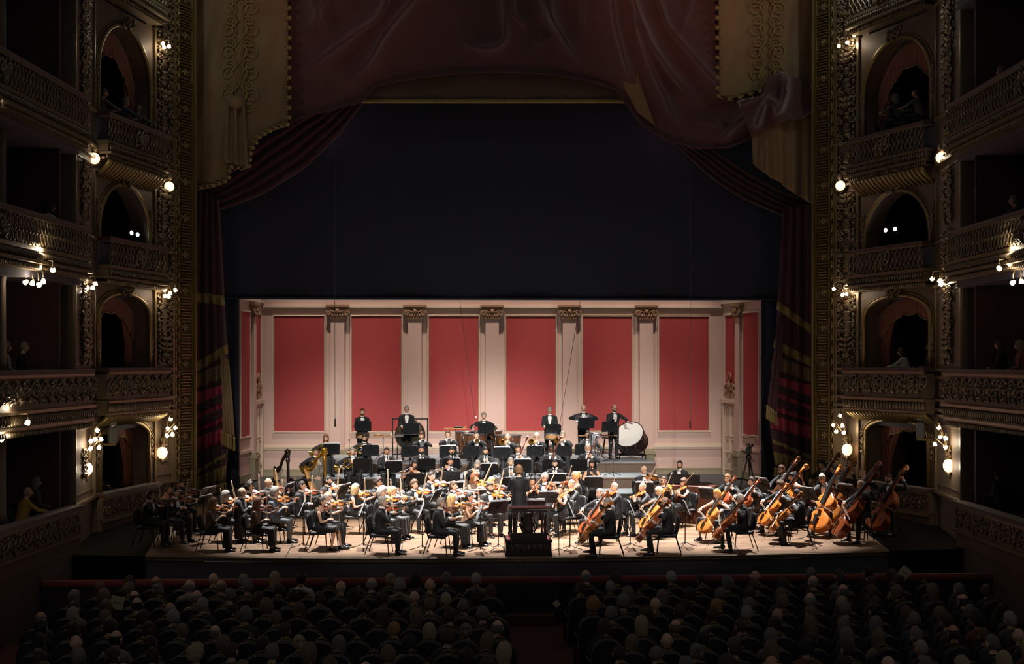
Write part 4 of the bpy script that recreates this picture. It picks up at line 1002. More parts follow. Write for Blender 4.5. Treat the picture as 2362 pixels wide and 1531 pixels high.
def person(M, P, key, label, skin='fair', hair=('short', 'dark'), beard=False, specs=False, head=(0, 0, 0), cloth_m=None, low_m=None, seed=0, cat='person', hscale=1.0, group=None):
    """one person: body mesh (root) with clothing and hair as children. head = (yaw, pitch, roll)"""
    if key not in _bodies:
        b = build_body(P); d = {'b': b}
        d['coat'] = b['coat'].mesh('coat', M_suit, True); d['trousers'] = b['trousers'].mesh('trousers', M_suit, True)
        if 'shirt' in b: d['shirt'] = b['shirt'].mesh('shirt', M_white, True); d['tie'] = b['tie'].mesh('tie', M_white, True)
        d['shoes'] = [b['shoes'][s].mesh('shoe', M_shoe, True) for s in (-1, 1)]
        _bodies[key] = d
    d = _bodies[key]; b = d['b']; suit = P['outfit'] in ('suit', 'suit2')
    HM = T4(*b['head_c']) @ R4('Z', head[0]) @ R4('X', head[1]) @ R4('Y', head[2]) @ (S4(hscale) if hscale == 1 else S4(hscale * 1.1, hscale, hscale * .98))
    hk = ('full', tuple(round(q, 2) for q in head), round(hscale, 2))
    if hk not in d:
        g = b['body'].copy(); g.join(HEAD, HM); d[hk] = g.mesh('person', [SKIN['fair'], M_eye, M_lip], True)
    o = thing('person', label, cat, M, data=d[hk], group=group)
    paint(o, 0, SKIN[skin])
    names = {'suit': ('tailcoat', M_suit), 'suit2': ('tailcoat', M_suit2), 'lace': ('lace_top', M_lace), 'sleeve': ('blouse', M_dress), 'bare': ('dress_top', M_dress), 'baretan': ('dress_top', M_tan), 'tank': ('sleeveless_top', M_dress), 'vest': ('shirt_and_waistcoat', M_vest)}
    nm, cm = names[P['outfit']]
    c = ob(nm, d['coat'], o); paint(c, 0, cloth_m or cm)
    c = ob('skirt' if P.get('skirt') is not None else 'trousers', d['trousers'], o); paint(c, 0, low_m or (M_dress if P['sex'] == 'f' else (M_suit2 if P['outfit'] == 'suit2' else M_suit)))
    if 'shirt' in d and suit: ob('shirt', d['shirt'], o); ob('bow_tie', d['tie'], o)
    for s in (0, 1): ob('shoe', d['shoes'][s], o)
    if hair[0] != 'bald':
        h = ob('hair', hair_mesh(hair[0], seed % 3), o, HM); paint(h, 0, HAIRC[hair[1]])
    if beard: h = ob('beard', BEARD, o, HM); paint(h, 0, HAIRC[hair[1] if hair[0] != 'bald' else 'grey'])
    if specs: ob('spectacles', SPECS, o, HM)
    return o

# ------------------------------------------------------------------ poses (person faces -y, right hand at -x)
SIT = dict(pelvis=(0, 0.04, 0.50), knee=((-0.15, -0.40, 0.53), (0.15, -0.40, 0.53)), ankle=((-0.15, -0.42, 0.085), (0.16, -0.36, 0.085)))
STAND = dict(pelvis=(0, 0.0, 0.92), knee=((-0.1, -0.03, 0.50), (0.1, -0.03, 0.50)), ankle=((-0.11, 0.02, 0.085), (0.11, 0.02, 0.085)))
STOOL = dict(pelvis=(0, 0.04, 0.70), knee=((-0.2, -0.34, 0.60), (0.24, -0.30, 0.58)), ankle=((-0.2, -0.30, 0.085), (0.28, -0.34, 0.085)))
VN = dict(o=np.array([0.085, -0.06, 1.045]), d=nrm((0.50, -0.84, -0.05)), up=nrm((-0.62, -0.2, 0.74)))
def vn_pose(v):
    con = VN['o'] + VN['d'] * 0.20 + VN['up'] * 0.06
    bd = nrm([(0.42, 0.22, 0.86), (0.55, 0.35, 0.72), (0.34, 0.1, 0.92)][v]); reach = [0.26, 0.16, 0.34][v]
    frog = con - bd * reach
    lh = VN['o'] + VN['d'] * 0.47 + np.array([0.0, 0, -0.015])
    return dict(rh=(frog, nrm(np.array([0.45, -0.75, 0.1])), (0.4, 0.2, -0.9), 0.8, (-0.6, 0.1, -0.75)), lh=(lh, (-0.35, -0.1, 0.9), (-0.7, 0.5, 0.2), 0.9, (0.35, -0.1, -1)), lean=math.radians(4)), ('violin', frame(VN['o'] - VN['d'] * 0.02, VN['d'], VN['up'])), ('bow', frame(frog, bd, -VN['d']))
VC0 = np.array([-0.02, -0.90, 0.0]); VCD = nrm((0.12, 0.63, 0.77)); VCU = nrm((-0.14, -0.76, 0.63))
def vc_pose(v):
    con = VC0 + VCD * 0.70 + VCU * 0.10
    bd = nrm([(0.82, -0.2, -0.48), (0.9, -0.25, -0.3), (0.75, -0.1, -0.6)][v]); frog = con - bd * [0.36, 0.28, 0.42][v]
    lh = VC0 + VCD * 1.26 + VCU * 0.04
    return dict(rh=(frog, nrm((0.1, -0.8, -0.5)), (0.3, -0.2, -0.9), 0.7, (-0.7, 0.2, -0.3)), lh=(lh, (-0.75, -0.3, 0.35), (-0.2, 0.9, 0.2), 1.0, (0.9, 0.2, -0.5)), lean=math.radians(3),
                knee=((-0.27, -0.42, 0.53), (0.29, -0.42, 0.53)), ankle=((-0.27, -0.40, 0.085), (0.30, -0.34, 0.085)), head_off=(-0.02, -0.04, 0.165)), ('cello', frame(VC0, VCD, VCU)), ('bow', frame(frog, bd, -VCD))
DB0 = np.array([-0.02, -0.92, 0.0]); DBD = nrm((0.20, 0.54, 0.82)); DBU = nrm((-0.25, -0.80, 0.54))
def db_pose(v):
    con = DB0 + DBD * 0.86 + DBU * 0.17; bd = nrm([(0.88, -0.25, -0.36), (0.93, -0.2, -0.2), (0.85, -0.3, -0.42)][v]); frog = con - bd * 0.3
    lh = DB0 + DBD * [1.62, 1.72, 1.55][v] + DBU * 0.06
    return dict(rh=(frog, nrm((0.2, -0.75, -0.6)), (0.5, 0.1, -0.8), 0.7, (-0.7, 0.1, -0.3)), lh=(lh, (-0.7, -0.2, 0.6), (-0.2, 0.9, 0.1), 1.0, (0.9, 0.1, -0.4)), lean=math.radians(6), head_off=(-0.06, -0.04, 0.165)), ('double_bass', frame(DB0, DBD, DBU)), ('bow', frame(frog, bd, -DBD))
MOUTH = np.array([0.0, -0.115, 1.135])
def flute_pose(v):
    d = nrm((-0.93, -0.28, -0.22)); o = MOUTH + np.array([0.05, -0.012, 0.01])
    return dict(rh=(o + d * 0.47 + np.array([0, 0.03, -0.02]), (0.2, -0.8, 0.5), (0.3, -0.5, -0.3), 0.9, (-0.3, 0.5, -0.9)), lh=(o + d * 0.24 + np.array([0, -0.03, -0.01]), (-0.6, 0.3, 0.5), (0.2, 0.8, 0.3), 1.0, (0.5, -0.4, -1)), lean=math.radians(3)), ('flute', frame(o, d, (0, 0, 1))), None
def clar_pose(v):
    d = nrm((0.0, -0.52, -0.84)); o = MOUTH + np.array([0, -0.005, 0.0])
    return dict(rh=(o + d * 0.42 + np.array([-0.02, -0.01, 0]), (0.4, -0.6, 0.5), (0.8, 0.2, 0), 0.9, (-0.8, 0.3, -0.5)), lh=(o + d * 0.24 + np.array([0.02, -0.01, 0]), (-0.4, -0.6, 0.6), (-0.8, 0.2, 0), 0.9, (0.8, 0.3, -0.5)), lean=math.radians(3)), ('clarinet', frame(o, d, (0, -1, 0.5))), None
def oboe_pose(v):
    d, a, _ = clar_pose(v); return d, ('oboe', a[1]), None
def trumpet_pose(v):
    d = nrm((0.0, -0.97, -0.12)); o = MOUTH + np.array([0, -0.005, 0.0])
    return dict(rh=(o + d * 0.27 + np.array([-0.02, 0, 0.0]), (0.3, -0.7, 0.5), (0.8, 0, 0), 0.9, (-0.9, 0, -0.55)), lh=(o + d * 0.2 + np.array([0.03, 0, -0.02]), (-0.3, -0.7, 0.5), (-0.8, 0, 0), 1.0, (0.9, 0, -0.55))), ('trumpet', frame(o, d, (0, 0, 1))), None
def trombone_pose(v):
    d = nrm((-0.12, -0.95, -0.2)); o = MOUTH + np.array([0, -0.005, 0.0])
    return dict(rh=(o + d * [0.42, 0.46, 0.38][v], (0.3, -0.7, 0.3), (0.8, 0, 0), 0.8, (-0.9, 0, -0.5)), lh=(o + d * 0.16 + np.array([0.05, 0, -0.02]), (-0.2, -0.6, 0.6), (-0.8, 0, 0), 1.0, (0.9, 0, -0.5))), ('trombone', frame(o, d, (0, 0, 1))), None
def horn_pose(v):
    c = np.array([-0.16, -0.26, 0.86])
    return dict(rh=(c + np.array([-0.17, 0.0, -0.12]), (0.3, -0.6, -0.3), (0.3, 0.5, 0.4), 0.5, (-0.8, 0.5, -0.2)), lh=(c + np.array([0.12, -0.06, 0.06]), (-0.7, -0.3, 0.4), (-0.3, 0.8, 0), 1.0, (0.8, 0.2, -0.6))), ('french_horn', frame(c, nrm((0.75, -0.25, 0.62)), nrm((-0.25, -0.95, -0.1)))), None
def bassoon_pose(v):
    o = np.array([-0.22, -0.02, 0.42]); d = nrm((0.42, -0.36, 0.98))
    return dict(rh=(o + d * 0.42 + np.array([-0.02, -0.03, 0]), (0.5, -0.5, 0.3), (0.6, 0.5, 0), 0.9, (-0.8, 0.4, -0.4)), lh=(o + d * 0.68 + np.array([0.03, -0.02, 0]), (-0.5, -0.4, 0.4), (-0.6, 0.6, 0), 0.9, (0.8, 0, -0.6))), ('bassoon', frame(o, d, (0.2, -0.9, 0.2))), None
def tuba_pose(v):
    o = np.array([0.08, -0.3, 0.5])
    return dict(rh=(o + np.array([-0.1, -0.12, 0.35]), (0.5, -0.5, 0.3), (0.6, 0.5, 0), 0.8, (-0.9, 0, -0.4)), lh=(o + np.array([0.2, -0.02, 0.25]), (-0.3, -0.5, 0.6), (-0.8, 0.2, 0), 0.7, (0.9, 0, -0.4))), ('tuba', frame(o, (0, 1, 0), (0.12, 0.0, 1))), None
def harp_pose(v):
    return dict(rh=((-0.05, -0.52, 0.98), (0.3, -0.9, 0.1), (0.9, 0, 0), 0.7, (-0.9, 0, -0.3)), lh=((0.24, -0.56, 1.0), (-0.3, -0.9, 0.1), (-0.9, 0, 0), 0.7, (0.9, 0, -0.3)), lean=math.radians(6), knee=((-0.28, -0.40, 0.53), (0.3, -0.42, 0.53)), ankle=((-0.28, -0.40, 0.085), (0.3, -0.4, 0.085))), None, None
def piano_pose(v):
    return dict(rh=((-0.16, -0.46, 0.78), (0, -1, -0.05), (0, 0, -1), 0.5, (-0.6, 0.5, -0.6)), lh=((0.16, -0.46, 0.78), (0, -1, -0.05), (0, 0, -1), 0.5, (0.6, 0.5, -0.6)), lean=math.radians(5)), None, None
def sticks_pose(v):
    q = [0.0, 0.0, 0.12][v]
    return dict(rh=((-0.15, -0.36, 1.08 + q), (0.15, -0.9, -0.2), (0.2, 0, -0.9), 0.9, (-0.35, 0.5, -0.9)), lh=((0.15, -0.36, 1.08), (-0.15, -0.9, -0.2), (-0.2, 0, -0.9), 0.9, (0.35, 0.5, -0.9)), lean=math.radians(3)), None, None
def timp_pose(v):
    return dict(rh=((-0.36, -0.22, 1.06), (-0.1, -0.5, 0.8), (0.7, 0, -0.5), 0.9, (-0.9, 0.3, -0.5)), lh=((0.3, -0.38, 0.94), (0.1, -0.9, 0.1), (-0.2, 0, -0.9), 0.9, (0.9, 0.3, -0.4)), lean=math.radians(4)), None, None
def cym_pose(v):
    return dict(rh=((-0.17, -0.3, 1.30), (0.7, -0.5, 0.2), (0.6, 0, -0.6), 0.9, (-0.9, 0.2, -0.1)), lh=((0.18, -0.3, 1.28), (-0.6, -0.5, 0.3), (-0.6, 0, -0.6), 0.9, (0.9, 0.2, -0.1))), None, None
def drum_pose(v):
    return dict(rh=((-0.05, -0.36, 1.12), (0.3, -0.7, 0.4), (0.7, 0, -0.3), 0.9, (-0.6, 0.4, -0.8)), lh=((0.42, -0.40, 1.16), (0.8, -0.5, -0.3), (0.1, -0.6, -0.7), 0.15, (0.7, 0.3, -0.3)), lean=math.radians(5)), None, None
def cond_pose(v):
    return dict(rh=((-0.12, -0.42, 1.10), (0.3, -0.9, 0.2), (0.2, 0, -0.9), 0.8, (-0.5, 0.3, -0.8)), lh=((0.10, -0.44, 1.2), (-0.3, -0.8, 0.4), (-0.5, 0, -0.8), 0.3, (0.5, 0.3, -0.8)), lean=math.radians(2), tails=True), None, None
def rest_pose(v):
    return dict(rh=((-0.12, -0.24, 0.63), (0.5, -0.8, -0.1), (0, 0, -1), 0.4, (-0.7, 0.5, -0.4)), lh=((0.12, -0.24, 0.64), (-0.5, -0.8, -0.1), (0, 0, -1), 0.4, (0.7, 0.5, -0.4)), lean=math.radians([0, 4, -3][v])), None, None
def lean_pose(v):
    return dict(rh=((-0.14, -0.52, 0.74), (0.7, -0.6, 0.0), (0, 0, -1), 0.3, (-0.8, 0.2, -0.3)), lh=((0.14, -0.54, 0.75), (-0.7, -0.6, 0.0), (0, 0, -1), 0.3, (0.8, 0.2, -0.3)), lean=math.radians([14, 22, 8][v])), None, None
POSES = dict(violin=vn_pose, viola=vn_pose, cello=vc_pose, bass=db_pose, flute=flute_pose, clarinet=clar_pose, oboe=oboe_pose, trumpet=trumpet_pose, trombone=trombone_pose, horn=horn_pose, bassoon=bassoon_pose,
             tuba=tuba_pose, harp=harp_pose, piano=piano_pose, sticks=sticks_pose, timpani=timp_pose, cymbals=cym_pose, drum=drum_pose, conductor=cond_pose, rest=rest_pose, leaning=lean_pose)
# ================================================================== INSTRUMENTS, CHAIRS, STANDS
M_varn = mat('amber_violin_varnish', 'b06a2c', 0.28, var=0.3, scale=14, coat=0.4)
M_varn2 = mat('red_brown_varnish', '8a4322', 0.3, var=0.3, scale=14, coat=0.4)
M_varn3 = mat('orange_spruce_varnish', 'c8752f', 0.3, var=0.25, scale=10, coat=0.4)
M_varn4 = mat('walnut_varnish', '6d3a20', 0.3, var=0.3, scale=12, coat=0.4)
VARN = [M_varn, M_varn2, M_varn3, M_varn4]
M_ebony = mat('ebony_fittings', '15110f', 0.35); M_string = mat('steel_string', 'b8b8bc', 0.25, 0.9); M_maple = mat('pale_maple', 'b98b58', 0.4, var=0.15)
M_horsehair = mat('white_bow_hair', 'e4ddcd', 0.6); M_bowstick = mat('pernambuco_bow', 'b07a4c', 0.35)
M_brass = mat('lacquered_brass', 'c8a04e', 0.18, 0.95); M_silver = mat('silver_plate', 'd2d4d8', 0.16, 0.95); M_grenadilla = mat('black_grenadilla', '141315', 0.3); M_rosewood = mat('maroon_bassoon_maple', '5a2218', 0.3, coat=0.3)
M_chair = mat('black_vinyl_cushion', '1b1b1d', 0.5); M_chairframe = mat('black_steel_tube', '101011', 0.35, 0.5); M_glide = mat('chrome_glide', 'b0b0b4', 0.2, 0.9)
M_stand = mat('black_stand_steel', '141416', 0.42, 0.3); M_paper = mat('white_sheet_paper', 'd9d9de', 0.8)

def fiddle_outline(L, ub, wb, lb, slope=False):
    """half widths along the body, tail to neck"""
    t = np.array([0, .02, .08, .16, .26, .36, .44, .50, .56, .64, .72, .82, .90, .96, 1.0])
    w = np.array([.02, .45 * lb, .82 * lb, .98 * lb, 1.0 * lb, .86 * lb, wb * 1.02, wb, wb * 1.02, ub * .92, ub, ub * (.97 if not slope else .86), ub * (.8 if not slope else .55), ub * (.5 if not slope else .26), .02 + (0 if not slope else 0.02)])
    w[0] = lb * .15
    tt = np.linspace(0, 1, 37); w = np.interp(tt, t, w)
    for _ in range(1): w[1:-1] = (w[:-2] + 2 * w[1:-1] + w[2:]) / 4
    y = tt * L; return [(-a, b) for a, b in zip(w, y)] + [(a, b) for a, b in list(zip(w, y))[::-1]]
def make_fiddle(kind):
    """axis +y from the tail, belly towards +z. parts as (name, mesh)"""
    L, ub, wb, lb, rib, nk, slope = dict(violin=(.356, .084, .046, .104, .034, .13, False), cello=(.755, .175, .096, .225, .118, .28, False), double_bass=(1.1, .255, .145, .34, .2, .44, True))[kind]
    k = L / .356; y0 = dict(violin=0.0, cello=.36, double_bass=.22)[kind]; out = fiddle_outline(L, ub, wb, lb, slope); o = np.array(out); o[:, 1] += y0; parts = {}
    b = G(); cy = y0 + L * .5; ins = (o - [0, cy]) * .95 + [0, cy]; ins2 = (o - [0, cy]) * .55 + [0, cy]; n = len(o)
    R3 = lambda q, z: np.c_[q, np.full(n, z)]; e = (o - [0, cy]) * 1.03 + [0, cy]
    th = .003 * k
    b.loft([R3(ins2, -rib / 2 - .012 * k), R3(ins, -rib / 2 - .004 * k), R3(e, -rib / 2), R3(e, -rib / 2 + th), R3(o * 1.0, -rib / 2 + th), R3(o, rib / 2 - th), R3(e, rib / 2 - th), R3(e, rib / 2), R3(ins, rib / 2 + .005 * k), R3(ins2, rib / 2 + .014 * k)])
    zt = rib / 2 + .012 * k
    parts['neck'] = (G().loft([np.array([(-.012 * k, y0 + L * .98, zt - .012 * k), (.012 * k, y0 + L * .98, zt - .012 * k), (.012 * k, y0 + L * .98, zt + .004 * k), (-.012 * k, y0 + L * .98, zt + .004 * k)]),
                            np.array([(-.01 * k, y0 + L + nk, zt - .010 * k), (.01 * k, y0 + L + nk, zt - .010 * k), (.01 * k, y0 + L + nk, zt + .006 * k), (-.01 * k, y0 + L + nk, zt + .006 * k)])]), 'wood', False)
    parts['fingerboard'] = (G().loft([np.array([(-.02 * k, y0 + L * .62, zt + .012 * k), (.02 * k, y0 + L * .62, zt + .012 * k), (.02 * k, y0 + L * .62, zt + .02 * k), (-.02 * k, y0 + L * .62, zt + .02 * k)]),
                                    np.array([(-.012 * k, y0 + L + nk, zt + .004 * k), (.012 * k, y0 + L + nk, zt + .004 * k), (.012 * k, y0 + L + nk, zt + .012 * k), (-.012 * k, y0 + L + nk, zt + .012 * k)])]), M_ebony, False)
    s = G(); yb = y0 + L + nk; s.box((0, yb + .035 * k, zt - .006 * k), (.022 * k, .075 * k, .02 * k))
    t = np.linspace(0, 2.3 * 2 * PI, 22); r = .022 * k * (1 - .75 * t / t[-1]); s.tube(np.stack([np.zeros(22), yb + .085 * k + r * np.sin(t + 2.6), zt - .018 * k + r * np.cos(t + 2.6)], 1), .009 * k, 6); s.ball((0, yb + .085 * k, zt - .018 * k), (.017 * k, .008 * k, .008 * k), 6, 5)
    parts['scroll'] = (s, 'wood', True)
    p = G()
    for i, (sx, dy) in enumerate(((-1, .02), (1, .03), (-1, .045), (1, .055))): p.tube([(0, yb + dy * k, zt - .006 * k), (sx * .042 * k, yb + dy * k, zt - .006 * k)], .004 * k, 5); p.ball((sx * .046 * k, yb + dy * k, zt - .006 * k), (.004 * k, .009 * k, .009 * k), 6, 4)
    parts['pegs'] = (p, M_ebony, False)
    yb2 = y0 + L * .45; zb = zt + .03 * k
    parts['bridge'] = (G().loft([np.array([(-.02 * k, yb2, rib / 2), (.02 * k, yb2, rib / 2), (.02 * k, yb2 + .004 * k, rib / 2), (-.02 * k, yb2 + .004 * k, rib / 2)]), np.array([(-.017 * k, yb2, zb), (.017 * k, yb2, zb), (.017 * k, yb2 + .003 * k, zb), (-.017 * k, yb2 + .003 * k, zb)])]), M_maple, False)
    parts['tailpiece'] = (G().loft([np.array([(-.008 * k, y0 + .02 * k, zt + .005 * k), (.008 * k, y0 + .02 * k, zt + .005 * k), (.008 * k, y0 + .02 * k, zt + .012 * k), (-.008 * k, y0 + .02 * k, zt + .012 * k)]), np.array([(-.02 * k, y0 + L * .33, zt + .012 * k), (.02 * k, y0 + L * .33, zt + .012 * k), (.02 * k, y0 + L * .33, zt + .02 * k), (-.02 * k, y0 + L * .33, zt + .02 * k)])]), M_ebony, False)
    st = G()
    for i in range(4): x = (i - 1.5) * .0105 * k; st.tube([(x, y0 + L * .32, zt + .018 * k), (x * .9, yb2, zb + .001), (x * .5, yb, zt + .014 * k)], .0011 * k ** .8, 3, caps=False)
    parts['strings'] = (st, M_string, False)
    for sgn in (-1, 1):
        fh = G(); t = np.linspace(0, 1, 8); fh.tube(np.stack([sgn * (.036 + .012 * np.sin((t - .5) * PI)) * k * 1.0, yb2 + (t - .5) * .075 * k, np.full(8, rib / 2 + .0085 * k)], 1), [.005 * k, .003 * k, .0035 * k, .0035 * k, .0035 * k, .0035 * k, .003 * k, .005 * k], 5)
        parts['f_hole' + ('' if sgn < 0 else '.001')] = (fh, M_ebony, False)
    if kind == 'violin': parts['chin_rest'] = (G().ball((-.035, .03, zt + .016), (.032, .026, .008), 8, 5), M_ebony, True)
    else: parts['endpin'] = (G().tube([(0, 0.0, 0), (0, y0 + .01, 0)], [.004, .007], 6), M_string, False)
    return b, parts
_fid = {}
def fiddle(kind, name, M, label, vi, sc=1.0):
    if kind not in _fid:
        b, p = make_fiddle(kind); _fid[kind] = (b.mesh(name, M_varn, False), {k: (g.mesh(k.split('.')[0], M_varn if m == 'wood' else m, sm), m == 'wood') for k, (g, m, sm) in p.items()})
    b, p = _fid[kind]; o = thing(name, label, name.replace('_', ' '), M @ S4(sc), data=b); paint(o, 0, VARN[vi])
    for k, (me, wood) in p.items():
        c = ob(k.split('.')[0], me, o)
        if wood: paint(c, 0, VARN[vi])
    return o
BOWS = {}
def bow(M, label, cat, k=1.0):
    """frog at the origin, tip along +y, hair towards +z"""
    if k not in BOWS:
        t = np.linspace(0, 1, 8); g = G().tube(np.stack([np.zeros(8), -0.06 + 0.79 * t * k, -0.012 * np.sin(t * PI)], 1), np.linspace(.0065, .0045, 8), 6)
        h = G().box((0, .345 * k + .0, .016), (.012, .68 * k, .003)); f = G().box((0, 0.0, .008), (.013, .05, .024)); tp = G().box((0, .72 * k, .006), (.009, .022, .026))
        BOWS[k] = (g.mesh('bow', M_bowstick, True), h.mesh('bow_hair', M_horsehair), f.mesh('frog', M_ebony), tp.mesh('bow_tip', M_horsehair))
    b = BOWS[k]; o = thing('bow', label, cat, M, data=b[0])
    ob('bow_hair', b[1], o); ob('frog', b[2], o); ob('bow_tip', b[3], o); return o

def inst_parts(kind):
    """wind instruments: list of (part name, bag, material, smooth); first is the root mesh"""
    if kind == 'flute':
        g = G().tube([(0, 0, 0), (0, .67, 0)], .012, 8); keys = G()
        for i in range(12): keys.ball((0, .2 + i * .035, .013), (.009, .012, .004), 6, 4)
        keys.tube([(.012, .18, .006), (.012, .6, .006)], .003, 4); lip = G().ball((0, .05, .01), (.016, .02, .006), 8, 5)
        return [('tube', g, M_silver, True), ('keys', keys, M_silver, True), ('lip_plate', lip, M_silver, True)]
    if kind in ('clarinet', 'oboe'):
        e = .03 if kind == 'clarinet' else .022
        g = G().lathe([(.006, 0), (.011, .06), (.014, .07), (.0145, .55), (.018, .6), (e, .655), (e - .004, .66)], 9, 0, R4('X', -PI / 2)); keys = G()
        for i in range(10): keys.ball((0, .14 + i * .045, .017), (.008, .009, .004), 6, 4)
        keys.tube([(.014, .12, .008), (.014, .56, .008)], .003, 4); keys.tube([(-.014, .2, .008), (-.014, .5, .008)], .003, 4)
        return [('tube', g, M_grenadilla, True), ('keys', keys, M_silver, True), ('mouthpiece', G().tube([(0, -.02, 0), (0, .02, 0)], [.004, .008], 6), M_ebony if kind == 'clarinet' else M_maple, True)]
    if kind == 'trumpet':
        bell = G().lathe([(.008, .18), (.009, .32), (.013, .40), (.024, .46), (.06, .49), (.062, .493), (.056, .488), (.02, .455)], 14, 0, R4('X', -PI / 2) , caps=False)
        tb = G().tube([(0, 0, .0), (0, .38, .0), (0, .42, -.02), (0, .42, -.07), (0, .38, -.09), (0, .12, -.09), (0, .08, -.06), (0, .1, -.0)], .007, 6).tube([(0, .09, 0), (0, .2, 0)], .008, 6)
        vl = G()
        for i in range(3): vl.tube([(0, .2 + i * .03, .05), (0, .2 + i * .03, -.1)], .012, 7)
        return [('bell', bell, M_brass, True), ('tubing', tb, M_brass, True), ('valves', vl, M_silver, True), ('mouthpiece', G().tube([(0, -.01, 0), (0, .07, 0)], [.012, .006], 7), M_silver, True)]
    if kind == 'trombone':
        bell = G().lathe([(.009, -.1), (.01, .2), (.016, .33), (.032, .41), (.09, .475), (.095, .48), (.088, .472), (.03, .4)], 16, 0, T4(.11, .0, .04) @ R4('X', -PI / 2), caps=False)
        sl = G().tube([(0, .02, 0), (0, .74, 0), (.02, .77, 0), (.06, .77, 0), (.08, .74, 0), (.08, .1, 0)], .0085, 6)
        cv = G().tube([(.08, .12, 0), (.08, -.2, .01), (.085, -.25, .02), (.105, -.25, .035), (.11, -.2, .04), (.11, -.05, .04)], .01, 6).tube([(0, .3, 0), (.08, .3, 0)], .006, 5).tube([(.08, .04, 0), (.11, .04, .04)], .006, 5)
        return [('bell', bell, M_brass, True), ('slide', sl, M_silver, True), ('tuning_bow', cv, M_brass, True), ('mouthpiece', G().tube([(0, -.01, 0), (0, .06, 0)], [.013, .007], 7), M_silver, True)]
    if kind == 'french_horn':
        # local +y towards the mouthpiece, local +z faces out of the coil
        t = np.linspace(0, 2.6 * 2 * PI, 52); r = .14 - .012 * t / PI
        coil = G().tube(np.stack([r * np.cos(t), r * np.sin(t), .02 * np.sin(t * .5)], 1), .011, 6).tube([(.13, .04, 0), (.08, .2, .02), (.0, .34, .0)], [.008, .007, .005], 6)
        bell = G().lathe([(.02, 0), (.03, .1), (.06, .2), (.13, .27), (.155, .285), (.148, .28), (.05, .18)], 18, 0, T4(-.06, -.1, -.02) @ R4('X', PI * .62), caps=False)
        vl = G()
        for i in range(3): vl.lathe([(.02, -.02), (.022, .0), (.02, .03)], 9, 0, T4(.02 + .0 * i, -.03 + i * .045, .03))
        return [('coil', coil, M_brass, True), ('bell', bell, M_brass, True), ('valves', vl, M_silver, True)]
    if kind == 'bassoon':
        g = G().tube([(0, 0, 0), (0, .5, 0)], [.032, .028], 9).tube([(0.0, .45, 0), (0, 1.22, 0)], [.02, .017], 9); bell = G().lathe([(.018, 1.2), (.026, 1.24), (.022, 1.32), (.025, 1.335)], 10, 0, R4('X', -PI / 2)); rim = G().lathe([(.026, 1.335), (.028, 1.345), (.018, 1.35)], 10, 0, R4('X', -PI / 2))
        bo = G().tube([(.02, .55, .0), (.0, .76, .03), (-.06, .8, .06), (-.13, .74, .09)], .005, 5); keys = G()
        for i in range(8): keys.ball((.01, .2 + i * .11, .026), (.01, .02, .006), 6, 4)
        return [('joint', g, M_rosewood, True), ('bell_joint', bell, M_rosewood, True), ('ivory_ring', rim, M_white, True), ('crook', bo, M_silver, True), ('keys', keys, M_silver, True)]
    # tuba, bell up along +z
    bell = G().lathe([(.05, -.1), (.07, .2), (.085, .45), (.12, .62), (.19, .74), (.215, .78), (.2, .775), (.1, .6)], 18, 0, T4(.05, 0, .0), caps=False)
    t = np.linspace(0, 2 * PI, 26); tb = G().tube(np.stack([.05 + .19 * np.cos(t), np.zeros(26), .06 + .24 * np.sin(t)], 1), .05, 8).tube(np.stack([.02 + .12 * np.cos(t), np.full(26, -.06), .08 + .2 * np.sin(t)], 1), .022, 6).tube([(-.08, -.08, .25), (-.1, .02, .5), (-.09, .12, .62)], .01, 6)
    vl = G()
    for i in range(4): vl.tube([(-.08 + i * .04, -.1, -.06), (-.08 + i * .04, -.1, .2)], .016, 7)
    return [('bell', bell, M_silver, True), ('tubing', tb, M_silver, True), ('valves', vl, M_silver, True)]
_inst = {}
def wind(kind, M, label, silver=False):
    k = (kind, silver)
    if k not in _inst: _inst[k] = [(n, g.mesh(n if i else kind, (M_silver if silver and m is M_brass else m), s)) for i, (n, g, m, s) in enumerate(inst_parts(kind))]
    L = _inst[k]; o = thing(kind, label, kind.replace('_', ' '), M, data=L[0][1])
    for n, me in L[1:]: ob(n, me, o)
    return o

